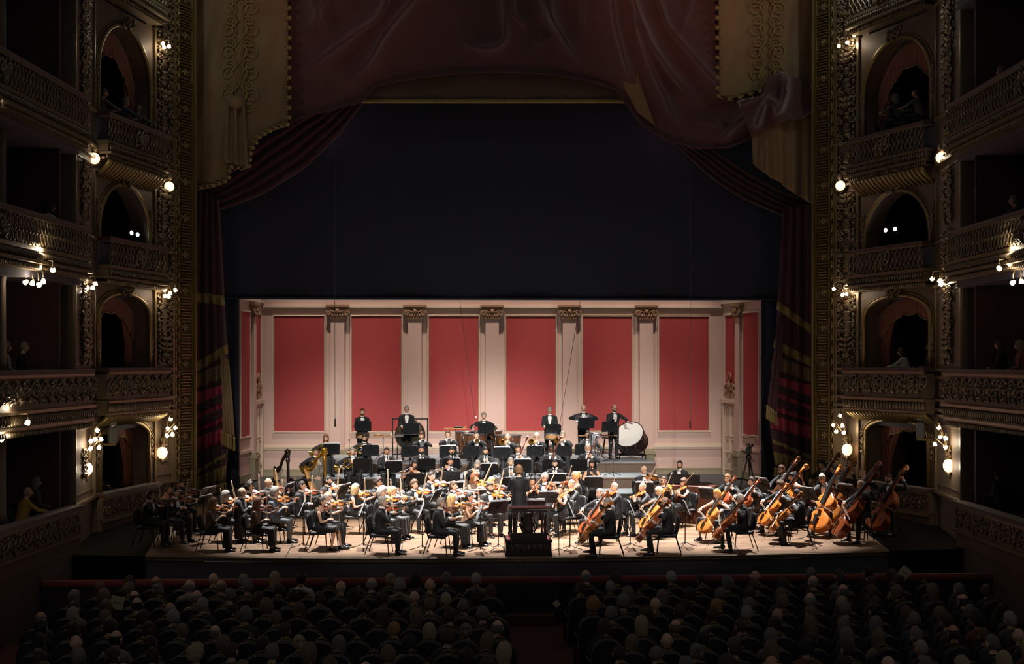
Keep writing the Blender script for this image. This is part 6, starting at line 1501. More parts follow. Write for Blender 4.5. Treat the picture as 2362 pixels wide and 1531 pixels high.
def stand_row(px, py, ang, where, level, Yt, tilt, sheets, k):
    p = ptY(px, py, Yt); h = round((p[2] - level) / .04) * .04; M = T4(p[0], p[1], level) @ R4('Z', math.radians(ang)); o, D = music_stand(M, f'black music stand {where}', h, tilt, .5)
    if sheets: sheet_music(M @ D, f'open sheet music on the stand {where}', k)
SROW = {L0: 39.0, L1: 40.55, L2: 42.38, L3: 44.6}
for i, (px, py, a, wh, lv) in enumerate(WST): stand_row(px, py, a, wh, lv, SROW[lv], 0.3, i % 3 != 2, i)
PST = [(838, 982, 4, 'before the first percussionist', 1.12), (948, 987, 4, 'before the glockenspiel player', 1.1), (1121, 988, 0, 'before the timpanist', 1.12), (1276, 989, -4, 'before the snare drummer', 1.1), (1353, 976, -4, 'before the cymbal player', 1.2), (1406, 984, 6, 'beside the bass drum', 1.14)]
for i, (px, py, a, wh, h) in enumerate(PST): stand_row(px, py, a, wh, L3, SROW[L3], 0.25, i == 1, i)

# ---- conductor's podium with rail
M_podwood = mat('black_carved_podium_wood', '1d1614', 0.35, var=0.3, scale=20, coat=0.3); M_podred = mat('crimson_podium_carpet', '6e1420', 0.85, sheen=0.3); M_podrail = mat('maroon_velvet_rail', '5a2022', 0.7, sheen=0.3)
pz = floor_z(33.55); c = ptZ(1211, 1262, pz); PX, PY = c[0] , 33.62
MPD = T4(PX, PY, pz)
pod = thing('podium', 'black carved conductor podium with crimson carpet and maroon railing', 'podium', MPD)
part('plinth', G().box((0, 0, 0.17), (1.06, 1.0, 0.34)), M_podwood, pod)
for z in (0.02, 0.315): part('moulding', G().box((0, 0, z), (1.1, 1.04, 0.05)), M_podwood, pod)
part('carpet', G().box((0, 0.02, 0.35), (1.0, 0.98, 0.015)), M_podred, pod)
M_podcarving = mat('brown_podium_carving', '4a4038', 0.35, 0.2)  # front scrollwork in a paler brown than the podium wood
g = G()
for s in (-1, 1):
    for cx, r0 in ((0.12, .07), (0.27, .085), (0.40, .06)):
        t = np.linspace(0, 3.2 * PI, 18); r = r0 * (1 - .8 * t / t[-1]); g.tube(np.stack([s * (cx + r * np.cos(t + .5)), np.full(18, -.512), .165 + r * np.sin(t + .5)], 1), .009, 5)
    g.tube([(s * .05, -.51, .12), (s * .2, -.512, .24), (s * .45, -.51, .1)], .008, 5)
g.ball((0, -.51, .17), (.04, .02, .07), 8, 6); part('front_scrollwork', g, M_podcarving, pod, smooth=True)
part('rail_base', G().box((0, -0.42, 0.43), (0.86, 0.12, 0.16)), M_podwood, pod)
part('hand_rail', rbox(G(), (0, -0.42, 1.10), (0.98, 0.14, 0.07), 0.03), M_podrail, pod, smooth=True)
part('under_rail', G().box((0, -0.42, 1.03), (0.86, 0.07, 0.04)), M_podwood, pod)
prof = [(.022, .5), (.03, .55), (.016, .6), (.026, .72), (.018, .86), (.03, .9), (.018, .95), (.022, 1.02)]
for x in (-.4, -.31, .31, .4): part('baluster', G().lathe(prof, 8, 0, T4(x, -.42, 0)), M_podwood, pod, smooth=True)
for y in (-.1, .25): 
    for s in (-1, 1): part('baluster', G().lathe(prof, 8, 0, T4(s * .42, y, -.12)), M_podwood, pod, smooth=True)
g = G().lathe([(.06, .5), (.14, .54), (.10, .6), (.13, .72), (.09, .86), (.13, .95), (.15, 1.0), (.05, 1.02)], 14, 0, T4(0, -.42, 0) @ S4(1, .5, 1))
for s in (-1, 1):
    t = np.linspace(0, 2.6 * PI, 16); r = .06 * (1 - .8 * t / t[-1]); g.tube(np.stack([s * (.13 + r * np.cos(t)), np.full(16, -.46), .93 + r * np.sin(t)], 1), .012, 5); g.tube([(s * .15, -.45, .56), (s * .2, -.46, .7), (s * .12, -.46, .8)], [.02, .03, .01], 5)
part('lyre_panel', g, M_podwood, pod, smooth=True)
M = T4(PX + 0.22, PY + 0.78, pz)
music_stand(M, 'low black desk behind the podium rail', 1.0, 0.45, 0.52); sheet_music(M @ _stand[(1.0, 0.45, 0.52)][4], 'white-edged score on the desk behind the podium rail', 2)

# ---- bass drum on a wheeled cradle
M_head = mat('white_drum_head', 'f2f0ea', 0.5, var=0.02); M_drumwood = mat('dark_mahogany_drum_shell', '2e1714', 0.3, coat=0.4); M_copper = mat('copper_kettle', 'a06a4a', 0.3, 0.75, var=0.15, scale=6); M_steel = mat('brushed_steel_hardware', '9a9a9e', 0.3, 0.85); M_dark = mat('black_hardware', '141415', 0.4, 0.4)
ctr = pt(1456, 1012, 46.0); zf = L3
ax = nrm(pt(1448, 1004, 45.3) - pt(1466, 1022, 46.0)); ax = nrm(np.array([-0.38, -0.70, 0.60]))
bd = thing('bass_drum', 'large bass drum with bright white head tilted on a wheeled cradle', 'bass drum', T4(ctr[0], ctr[1], 0))
MD = frame((0, 0, ctr[2]), np.cross(ax, (1, 0, 0)) , ax)      # local z along the drum axis
sh_ = G().lathe([(.47, -.26), (.475, .26)], 36, 0, MD); part('shell', sh_, M_drumwood, bd, smooth=False)
for zz in (-.27, .27):
    part('head', G().lathe([(.02, zz + (.004 if zz > 0 else -.004)), (.465, zz)], 36, 0, MD, True), M_head, bd)
    t = np.linspace(0, 2 * PI, 41); part('hoop', G().tube(xf(MD, np.stack([.482 * np.cos(t), .482 * np.sin(t), np.full(41, zz * .97)], 1)), .02, 6), M_drumwood, bd, smooth=True)
for i in range(10):
    a = i * PI / 5; q = np.array([[.5 * math.cos(a), .5 * math.sin(a), z] for z in (-.24, -.1, .1, .24)]); part('tension_rod', G().tube(xf(MD, q), .008, 5).ball(xf(MD, q[3:])[0], .016, 6, 4), M_steel, bd, smooth=True)
g = G()
for s in (-1, 1):
    g.tube([(s * .5, .1, ctr[2] - .1), (s * .5, .1, zf + .42), (s * .36, .05, zf + .3), (0, .0, zf + .26)], .02, 6); g.tube([(s * .42, -.35, zf + .13), (s * .42, .45, zf + .13)], .018, 6); g.tube([(s * .42, .05, zf + .13), (s * .46, .1, zf + .42)], .018, 6)
for y in (-.35, .05, .45): g.tube([(-.42, y, zf + .13), (.42, y, zf + .13)], .018, 6)
part('cradle', g, M_dark, bd, smooth=True)
for s in (-1, 1):
    for y in (-.33, .43): part('caster', G().lathe([(.03, -.015), (.05, -.012), (.05, .012), (.03, .015)], 12, 0, T4(s * .42, y, zf + .05) @ R4('Y', PI / 2)), M_dark, bd, smooth=True)
g = G().tube([(0, 0, 0), (0, .33, 0)], .007, 6).ball((0, .34, 0), (.045, .045, .045), 9, 7)
# ---- timpani
def timpani(px, py, D_, r, label):
    p = pt(px, py, D_); zr = p[2]; o = thing('kettledrum', label, 'kettledrum', T4(p[0], p[1], 0)); h = zr - L3
    part('kettle', G().lathe([(.05, zr - h * .82), (r * .55, zr - h * .72), (r * .86, zr - h * .42), (r * .97, zr - .06), (r * .97, zr - .02)], 28), M_copper, o, smooth=True)
    part('head', G().lathe([(.02, zr + .004), (r * .97, zr), (r * .97, zr - .012)], 28), M_head, o)
    t = np.linspace(0, 2 * PI, 33); part('counter_hoop', G().tube(np.stack([r * np.cos(t), r * np.sin(t), np.full(33, zr - .015)], 1), .022, 6), M_steel, o, smooth=True)
    for i in range(8):
        a = i * PI / 4 + .3; part('tension_rod', G().tube([(r * 1.03 * math.cos(a), r * 1.03 * math.sin(a), zr + .02), (r * 1.02 * math.cos(a), r * 1.02 * math.sin(a), zr - .2), (r * .9 * math.cos(a), r * .9 * math.sin(a), zr - .35)], .009, 5), M_steel, o, smooth=True)
    for i in range(4):
        a = i * PI / 2 + .6; part('strut', G().tube([(r * .92 * math.cos(a), r * .92 * math.sin(a), zr - .25), (r * .7 * math.cos(a), r * .7 * math.sin(a), L3 + .1), (r * .8 * math.cos(a), r * .8 * math.sin(a), L3 + .01)], .018, 6), M_dark, o, smooth=True)
    part('base_ring', G().lathe([(r * .5, L3 + .08), (r * .72, L3 + .12), (r * .72, L3 + .06), (r * .5, L3 + .04)], 20), M_dark, o)
    return o
timpani(1172, 1003, 44.9, .41, 'large copper kettledrum behind the first trombone'); timpani(1096, 1000, 45.0, .38, 'copper kettledrum directly before the timpanist'); timpani(1076, 994, 46.0, .36, 'copper kettledrum at the far gong side'); timpani(1133, 993, 46.5, .36, 'rear copper kettledrum beside the timpanist')
# mallets in hand
def mallet(p0, p1, label, head_r=.035, m=M_white, name='mallet'):
    o = thing(name, label, 'mallet', None, G().tube([p0, p1], [.008, .006], 6), M_maple, smooth=True)
    part('mallet_head' if head_r > .02 else 'tip', G().ball(p1, head_r, 8, 6), m, o, smooth=True)
L_ = lambda M, *p: xf(M, np.array([p], float))[0]
mallet(L_(MTI, -.36, -.22, 1.05), L_(MTI, -.26, -.32, 1.38), 'felt mallet raised high by the timpanist'); mallet(L_(MTI, .3, -.38, .93), L_(MTI, .42, -.62, 1.14), 'felt mallet held low by the timpanist')
mallet(L_(MDR, -.05, -.36, 1.0), L_(MDR, -.1, -.34, 1.32), 'soft beater held against the coat of the bass drummer', .05)
for M_, who, m_ in ((MP1, 'the first percussionist', M_maple), (MP3, 'the snare drummer', M_maple), (MP2, 'the glockenspiel player', M_dark)):
    for s, ds in ((-1, 'outer'), (1, 'inner')): mallet(L_(M_, s * .15, -.34, 1.1), L_(M_, s * .04 - (.3 if s < 0 and who == 'the first percussionist' else 0), -.68, 1.0), f'{ds} stick in the hands of {who}', .014, m_, 'drumstick')
o = thing('baton', 'white baton in the hand of the conductor', 'baton', None, G().tube([L_(MC, -.12, -.38, 1.08), L_(MC, .02, -.8, 1.22)], [.006, .003], 6), M_white, smooth=True); part('grip', G().ball(L_(MC, -.12, -.40, 1.09), (.016, .016, .016), 7, 5), M_maple, o, smooth=True)
# ---- gong in a frame
p = pt(946, 1003, 46.6); o = thing('gong', 'large bronze gong hanging in a black square frame', 'gong', T4(p[0], p[1], 0)); M_gong = mat('hammered_dark_bronze', '4e4436', 0.4, 0.7, var=0.4, scale=9, bump=.3, bscale=20)
part('disc', G().lathe([(.02, .06), (.12, .06), (.16, .03), (.44, .025), (.48, .0), (.5, -.05), (.46, -.03), (.1, .0)], 32, 0, T4(0, 0, p[2]) @ R4('X', PI / 2)), M_gong, o, smooth=True)
zt = pt(946, 966, 46.6)[2]; xr = .57
g = G()
for s in (-1, 1): g.box((s * xr, 0, (L3 + zt) / 2), (.045, .045, zt - L3)); g.box((s * xr, 0, L3 + .02), (.06, .5, .04))
g.box((0, 0, zt), (2 * xr + .05, .045, .045)); g.box((0, 0, L3 + .1), (2 * xr, .035, .04)); part('frame', g, M_dark, o)
g = G()
for s in (-1, 1): g.tube([(s * .2, 0, p[2] + .42), (s * .22, 0, zt)], .006, 4)
part('cord', g, M_dark, o)
# ---- glockenspiel, percussion tables, snare, side drum
def table(px, py, D_, w_, label, items):
    p = pt(px, py, D_); o = thing('percussion_table', label, 'table', T4(p[0], p[1], 0)); part('top', G().box((0, 0, p[2]), (w_, .4, .03)), M_maple, o)
    part('pole', G().tube([(0, 0, p[2]), (0, 0, L3 + .03)], .014, 6), M_steel, o)
    for a in (0.5, 2.6, 4.7): part('leg', G().tube([(0, 0, L3 + .25), (.3 * math.cos(a), .3 * math.sin(a), L3 + .01)], .011, 5), M_dark, o)
    return p
p = table(884, 1006, 45.4, .64, 'narrow wooden percussion table between first and second percussionists', 0)
tb = thing('tambourine', 'tambourine lying on the narrow percussion table', 'tambourine', T4(p[0] - .15, p[1], p[2] + .015), G().lathe([(.13, 0), (.14, .01), (.14, .05), (.13, .055), (.02, .05)], 20), M_maple, smooth=False)
part('skin', G().lathe([(.01, .056), (.135, .056), (.135, .05)], 20), M_head, tb)
for i in range(6): part('jingle', G().lathe([(.005, -.01), (.024, 0), (.005, .01)], 8, 0, T4(.14 * math.cos(i * PI / 3), .14 * math.sin(i * PI / 3), .03)), M_brass, tb)
cup = thing('beater_cup', 'small white beaker of beaters on the percussion table', 'cup', T4(p[0] + .26, p[1], p[2] + .015), G().lathe([(.03, 0), (.035, .1), (.03, .1), (.027, .01)], 12), M_white, smooth=True)
part('beater', G().tube([(0, 0, .02), (.01, 0, .16)], .006, 5), M_maple, cup)
p = table(1050, 988, 46.4, .72, 'wooden trap table behind the middle trumpet', 0)
bx = thing('castanet_machine', 'black castanet board lying on the trap table', 'percussion', T4(p[0] + .1, p[1], p[2] + .015), rbox(G(), (0, 0, .03), (.3, .14, .06), .02), M_dark); part('handle', G().tube([(.15, 0, .03), (.26, 0, .04)], .014, 6), M_maple, bx)
p = table(1378, 1004, 45.6, 1.24, 'long wooden trap table between cymbals and bass drum', 0)
def small_drum(px, py, D_, r, h, label, name):
    p = pt(px, py, D_); o = thing(name, label, 'drum', T4(p[0], p[1], 0)); z = p[2]
    part('shell', G().lathe([(r, z - h), (r, z)], 24), M_maple, o); part('head', G().lathe([(.02, z + .012), (r * .97, z + .01), (r, z)], 24), M_head, o)
    t = np.linspace(0, 2 * PI, 29)
    for zz in (z - h, z): part('hoop', G().tube(np.stack([r * 1.02 * np.cos(t), r * 1.02 * np.sin(t), np.full(29, zz)], 1), .012, 6), M_steel, o, smooth=True)
    for i in range(8): a = i * PI / 4; part('lug', G().tube([(r * 1.04 * math.cos(a), r * 1.04 * math.sin(a), z - h), (r * 1.04 * math.cos(a), r * 1.04 * math.sin(a), z)], .008, 5), M_steel, o)
    g = G().tube([(0, 0, z - h), (0, 0, L3 + .3)], .014, 6)
    for a in (.3, 2.4, 4.5): g.tube([(0, 0, z - h - .04), (r * .95 * math.cos(a), r * .95 * math.sin(a), z - h)], .01, 5); g.tube([(0, 0, L3 + .34), (.3 * math.cos(a), .3 * math.sin(a), L3 + .01)], .01, 5)
    part('stand', g, M_steel, o, smooth=True)
small_drum(1272, 1001, 44.7, .19, .15, 'maple snare drum on a steel stand above the trombones', 'snare_drum'); small_drum(836, 998, 45.0, .2, .16, 'side drum on a stand before the first percussionist', 'side_drum')
p = pt(945, 1002, 45.0); gk = thing('glockenspiel', 'black-framed glockenspiel on legs before the gong', 'glockenspiel', T4(p[0], p[1], 0)); part('frame', G().box((0, 0, p[2] - .03), (.9, .36, .06), taper=.95), M_dark, gk)
for i in range(18): part('bar', G().box((-.4 + i * .047, 0, p[2] + .012), (.036, .3 - i * .007, .01)), M_silver, gk)
for s in (-1, 1): part('leg', G().tube([(s * .35, -.1, p[2]), (s * .4, .1, L3)], .014, 5).tube([(s * .35, .1, p[2]), (s * .4, -.1, L3)], .014, 5), M_dark, gk)
# ---- clash cymbals
for k, (p, nn, lab) in enumerate((((-.12, -.34, 1.27), (.55, -.6, .5), 'clash cymbal held lower by the cymbal player'), ((.13, -.34, 1.26), (-.75, -.5, .2), 'clash cymbal held edge-on by the cymbal player'))):
    p = L_(MCY, *p); o = thing('clash_cymbal', lab, 'cymbal', frame(p, np.cross(nrm(nn), (0, 0, 1)), nrm(nn)), G().lathe([(.02, .04), (.05, .032), (.07, .012), (.2, -.008), (.2, -.011), (.06, .006), (.02, .03)], 24), M_silver, smooth=True)
    part('strap', G().tube([(0, 0, .03), (.0, -.06, .08), (.0, -.12, .02)], .01, 5), M_dark, o)
# ---- keyboard instrument with brown case behind the violas
p = ptZ(1592, 1108, 1.0 + floor_z(41)); M_case = mat('brown_mahogany_case', '5b3322', 0.35, coat=.4, var=.25); zf = floor_z(p[1])
o = thing('upright_keyboard', 'brown mahogany keyboard instrument with raised black lid behind the violas', 'piano', T4(p[0], p[1], zf) @ R4('Z', math.radians(-28)))
part('case', rbox(G(), (0, 0, .5), (1.35, .55, 1.0), .02), M_case, o); part('lid', G().box((-.1, .05, 1.06), (1.2, .5, .03), 0, R4('X', -.12)), M_ebony, o); part('music_desk', G().box((-.15, -.1, 1.16), (.9, .03, .24), 0, R4('X', 0)), M_ebony, o)
part('keyslip', G().box((0, .38, .70), (1.3, .25, .05)), M_case, o); kg = G()
for i in range(30): kg.box((-.6 + i * .0414, .40, .735), (.038, .15, .015))
part('keys', kg, M_white, o)
for s in (-1, 1): part('leg', G().tube([(s * .6, .42, .68), (s * .6, .42, 0)], .035, 8), M_case, o)
# ---- video camera on a tripod
M = stand_at(1727, 1038, 1.78, -20); o = thing('video_camera', 'black broadcast video camera beside the shell, lens towards the orchestra', 'video camera', M @ T4(0, 0, 1.66))
part('body', rbox(G(), (0, 0, .12), (.13, .34, .2), .02), M_mic, o); part('lens', G().lathe([(.05, 0), (.055, .05), (.05, .1), (.065, .12), (.065, .2), (.05, .2)], 14, 0, T4(0, -.17, .1) @ R4('X', PI / 2)), M_mic, o, smooth=True)
part('viewfinder', rbox(G(), (.09, .08, .25), (.07, .16, .07), .015), M_mic, o); part('handle', G().tube([(0, .12, .22), (0, .1, .3), (0, -.12, .3), (0, -.14, .22)], .014, 6), M_mic, o, smooth=True); part('microphone', G().tube([(-.04, -.3, .29), (-.04, .02, .29)], .02, 8), M_mic, o, smooth=True)
tp = thing('tripod', 'tall black three-legged tripod under the video camera', 'tripod', M); part('fluid_head', G().lathe([(.05, 1.5), (.08, 1.54), (.08, 1.6), (.05, 1.66)], 12), M_mic, tp, smooth=True); part('pan_handle', G().tube([(0, .05, 1.58), (.1, .42, 1.42)], .012, 6), M_mic, tp)
for a in (-.6, 1.5, 3.6):
    part('leg', G().tube([(.05 * math.cos(a), .05 * math.sin(a), 1.5), (.24 * math.cos(a), .24 * math.sin(a), .75), (.44 * math.cos(a), .44 * math.sin(a), .02)], [.026, .022, .014], 6), M_mic, tp, smooth=True)
part('spreader', G().tube([(.3 * math.cos(-.6), .3 * math.sin(-.6), .5), (0, 0, .48), (.3 * math.cos(1.5), .3 * math.sin(1.5), .5)], .008, 4).tube([(0, 0, .48), (.3 * math.cos(3.6), .3 * math.sin(3.6), .5)], .008, 4), M_mic, tp)
# ---- microphone stands
def mic_stand(px, py, h, ang, label, level=None, boom=0.0):
    M = on_floor(px, py, ang, level); o = thing('microphone_stand', label, 'microphone stand', M)
    part('pole', G().tube([(0, 0, .02), (0, 0, h)], .009, 6), M_stand, o); part('microphone', G().tube([(boom, 0, h), (boom * 1.2, -.06, h + .1)], [.014, .02], 8), M_mic, o, smooth=True)
    if boom: part('boom', G().tube([(-.1, 0, h - .03), (boom, 0, h)], .007, 5), M_stand, o)
    for a in (.5, 2.6, 4.7): part('leg', G().tube([(0, 0, .1), (.28 * math.cos(a), .28 * math.sin(a), .01)], .009, 5), M_stand, o)
mic_stand(1414, 1097, 1.0, 0, 'tall microphone stand on the platform before the bass drum', L2, .12); mic_stand(806, 1128, 1.5, 0, 'thin microphone stand before the horns', None); mic_stand(1289, 1275, 1.05, 0, 'slim microphone stand at the stage edge beside the podium', None, -.1); mic_stand(1043, 1180, 1.6, 0, 'thin microphone stand before the flutes', None)
mic_stand(1878, 1262, .55, 0, 'short microphone stand before the bright double bass', None, -.08)
# percussionists' stool at the top platform
stool(on_floor(1400, 1054, 0, L3), 'round black stool beside the bass drum on the top platform')
# ================================================================== STALLS AND AUDIENCE
FZ = -1.3
M_carpet = mat('dark_red_carpet', '5a2a2a', 0.95, var=0.2, scale=12, bump=.2); M_pitwall = mat('dark_pit_rail_panelling', '2a2020', 0.7, var=0.2); M_pitrail = mat('red_plush_pit_rail', '7c3030', 0.85, sheen=.3); M_step = mat('lit_step_edge', '8a7a58', 0.4, .5)
g = G().box((0, 22.5, FZ - .05), (26, 19, .1)); struct('floor_stalls', g, M_carpet)
PYY = 31.75
pr = struct('wall_pit_rail', G().box((0, PYY, (FZ - .38) / 2), (21.5, .16, -FZ - .38 + .0)), M_pitwall)
part('plush_rail', G().tube([(x, PYY, -.36) for x in np.linspace(-10.6, 10.6, 30)], .1, 10), M_pitrail, pr, smooth=True)
for i in range(24): part('panel_bead', G().box((-10.2 + i * .88, PYY - .09, -.82), (.78, .02, .5)).box((-10.2 + i * .88, PYY - .1, -.82), (.68, .02, .4)), M_pitwall, pr)
part('step', G().box((0.0, PYY - .22, FZ + .12), (1.2, .3, .24)), M_carpet, pr); part('step_edge', G().box((0, PYY - .38, FZ + .235), (1.2, .03, .03)), M_step, pr)  # lit edge of the aisle step put into the colour of a pale strip

M_seat = mat('black_plush_stalls_seat', '2a2630', 0.85, sheen=.2); M_seatgilt = mat('gilt_seat_edge', '8a7446', 0.35, .7); M_seatwood = mat('dark_seat_wood', '211a17', 0.45)
o_ = [(-.27, .0), (-.275, .3), (-.265, .46), (-.21, .57), (-.11, .635), (0, .66), (.11, .635), (.21, .57), (.265, .46), (.275, .3), (.27, .0)]
XZ2 = XZ
SEAT = dict(backrest=(G().prism(o_, -.04, .05, 0, T4(0, .26, .38) @ R4('X', -.12) @ XZ2), M_seat, False),
            edge_beading=(G().tube([tuple(xf(T4(0, .26, .38) @ R4('X', -.12), np.array([[x * 1.02, -.045, z * 1.01]]))[0]) for x, z in o_[1:-1]], .008, 5), M_seatgilt, True),
            finial=(G().ball((0, .14, 1.06), (.05, .03, .025), 8, 5).ball((0, .14, 1.085), (.022, .02, .025), 6, 5).tube([(-.11, .15, 1.03), (-.05, .14, 1.05), (.05, .14, 1.05), (.11, .15, 1.03)], [.006, .014, .014, .006], 5), M_seatgilt, True),
            seat=(rbox(G(), (0, -.02, .4), (.5, .5, .12), .04), M_seat, True), base=(G().box((0, .0, .17), (.46, .4, .34), taper=1.05), M_seatwood, False))
SEATM = {k: (g.mesh(k, m, s), ) for k, (g, m, s) in SEAT.items()}
ARM = G().tube([(0, .24, .62), (0, -.1, .64), (0, -.24, .6), (0, -.25, .3), (0, -.22, 0.02)], [.03, .035, .03, .025, .03], 6).mesh('armrest', M_seatwood, True)
# seats face +y (the stage): built facing -y, turned by 180 degrees
def seat(M, label):
    o = thing('stalls_armchair', label, 'armchair', M, group='armchairs of the stalls')
    for k, (me,) in SEATM.items(): ob(k, me, o)
    for s in (-1, 1): ob('armrest', ARM, o, T4(s * .28, 0, 0))
    return o
AUD_CLOTH = [mat('audience_cloth_%d' % i, c, .85, var=.15) for i, c in enumerate(['2b2b2e', '3a3632', '26292f', '45403a', '332a2a', '6a645a', '8b8070', '1f1f22', '50504e', '3d4450', '7a4630', 'c9c6bd', '5c7270'])]
AUDN = ['charcoal', 'brown-grey', 'navy', 'taupe', 'plum', 'stone-grey', 'beige', 'black', 'grey', 'slate', 'rust', 'white', 'teal']
NTH = ['front', 'second', 'third', 'fourth', 'fifth', 'sixth', 'seventh', 'eighth', 'ninth', 'tenth', 'eleventh', 'twelfth', 'thirteenth', 'fourteenth', 'fifteenth', 'sixteenth']
NUMS = ['first'] + NTH[1:]
SIT_AUD = dict(pelvis=(0, 0.02, 0.47), knee=((-0.12, -0.42, 0.50), (0.12, -0.42, 0.50)), ankle=((-0.12, -0.42, 0.085), (0.12, -0.40, 0.085)))
for k_, c_ in dict(orange='9a7048', blond='9c8a68', pale='a89a80', light='6e5a46', auburn='5c4434', silver='8e877d', white='a9a298', grey='6e6860', brown='443529').items(): HAIRC['house_' + k_] = mat('hair_house_' + k_, c_, 0.7, var=0.3, scale=60, bump=0.4, bscale=120)  # audience hair copies dimmed and greyed, the dark house put into the colour
def aud(M, cloth_i, hair, label, v, sex, skin, group=None, pose='rest', yaw=0.0, hs=1.0):
    P = dict(SIT_AUD); P.update(sex=sex, outfit='sleeve'); P.update(POSES[pose](v)[0]); key = (pose, v, sex, 'aud')
    if key not in _bodies: person_cache(key, P)
    return person(M, P, key, label, skin, (hair[0], 'house_' + hair[1] if 'house_' + hair[1] in HAIRC else hair[1]), False, False, (round(yaw / .35) * .35, 0.05, 0), AUD_CLOTH[cloth_i], AUD_CLOTH[7], int(abs(M[0, 3] * 10)), group=group, hscale=hs)
ra = random.Random(41)
SPECIAL = [(715, 1335, 11, (sh, 'dark')), (1115, 1342, 6, (sh, 'white')), (425, 1370, 6, (fr, 'silver')), (850, 1400, 5, (sh, 'dark')), (1525, 1330, 7, (sh, 'white')), (1375, 1410, 7, (cu, 'orange')), (1575, 1450, 10, (fr, 'light')), (627, 1345, 4, ('long', 'blond')), (640, 1460, 5, (sh, 'brown')), (580, 1330, 7, (sh, 'silver')),
           (1950, 1325, 5, (sh, 'brown')), (1895, 1345, 7, (fr, 'silver')), (700, 1375, 12, (sh, 'dark')), (1054, 1380, 0, (sh, 'pale')), (897, 1450, 0, (sh, 'orange')), (800, 1410, 6, ('bob', 'pale')), (1685, 1390, 10, ('bob', 'orange')), (165, 1410, 6, (sh, 'dark')), (480, 1450, 5, (fr, 'grey'))]
ROWS = []
for r in range(9):
    Y = 30.35 - 1.11 * r; n = [13, 14, 14, 14, 14, 14, 13, 13, 12][r]
    for s in (-1, 1):
        for j in range(n):
            X = s * (.92 + .61 * j + (.0 if r % 2 else .28)); Yc = Y + .10 * (abs(X) / 9) ** 2 * 3
            ROWS.append((r, s, j, X, Yc))
def proj(p):
    d = p - CAM; D = d @ DIR; return 1181 + F * (d @ RGT) / D, HOR - F * d[2] / D
for (r, s, j, X, Y) in ROWS:
    px_, py_ = proj(np.array([X, Y, FZ + 1.16]))
    if not (-60 < px_ < 2420): continue
    face = PI + math.atan2(X, 14) * .25
    M = T4(X, Y, FZ) @ R4('Z', face)
    wh = f'{NTH[r]} stalls row, {NUMS[j]} from the aisle, {SIDE_NAME[s]}'
    seat(M, f'dark stalls armchair, {wh}')
    sp = None
    for q in SPECIAL:
        if abs(q[0] - px_) < 32 and abs(q[1] - py_) < 13: sp = q; break
    if sp is None and ra.random() > .80: continue
    sex = 'f' if ra.random() < .42 else 'm'
    if sp: ci, hair = sp[2], sp[3]
    else:
        ci = ra.choices(range(13), [8, 6, 8, 5, 4, 3, 2, 9, 3, 3, .7, .5, .4])[0]
        hair = (ra.choice(['short', 'short', 'fringe', 'crop', 'tall', 'bald']), ra.choice(['grey', 'grey', 'brown', 'dark', 'silver', 'black', 'brown', 'light'])) if sex == 'm' else (ra.choice(['bob', 'bob', 'curly', 'long', 'short', 'up']), ra.choice(['brown', 'dark', 'blond', 'light', 'grey', 'auburn', 'black', 'brown']))
    M2 = M @ T4(ra.uniform(-.05, .05), ra.uniform(-.02, .06), ra.uniform(-.06, .05))
    M2[2, 3] = min(M2[2, 3], FZ + .02); M2[2, 3] = max(M2[2, 3], FZ)
    aud(M2 @ S4(ra.uniform(.96, 1.05)), ci, hair, f'person in {AUDN[ci]} top, {wh}', ra.randrange(3), sex, ra.choice(['fair', 'tan', 'fair']), yaw=ra.uniform(-.5, .5), hs=1.16)
# programmes held up; the small one by the aisle stands in for a hand
M_prog = mat('cream_programme_paper', 'cfc79a', .8)
for (px_, py_, D_, lab, rz, sz) in ((2087, 1320, 30.2, 'cream programme held up in the front stalls, double-bass side', .7, .23), (270, 1390, 28.0, 'cream folded programme in the stalls, harp side', .2, .26), (1284, 1392, 28.9, 'pale card standing in for a hand beside the aisle', .9, .12)):
    p = pt(px_, py_, D_); o = thing('programme', lab, 'booklet', T4(*p) @ R4('Y', rz), G().box((0, 0, 0), (sz, .008, sz)), M_prog); part('cover_print', G().box((0, -.006, 0), (sz * .6, .004, sz * .12)), mat('faded_programme_print', '8f8868', .8), o)

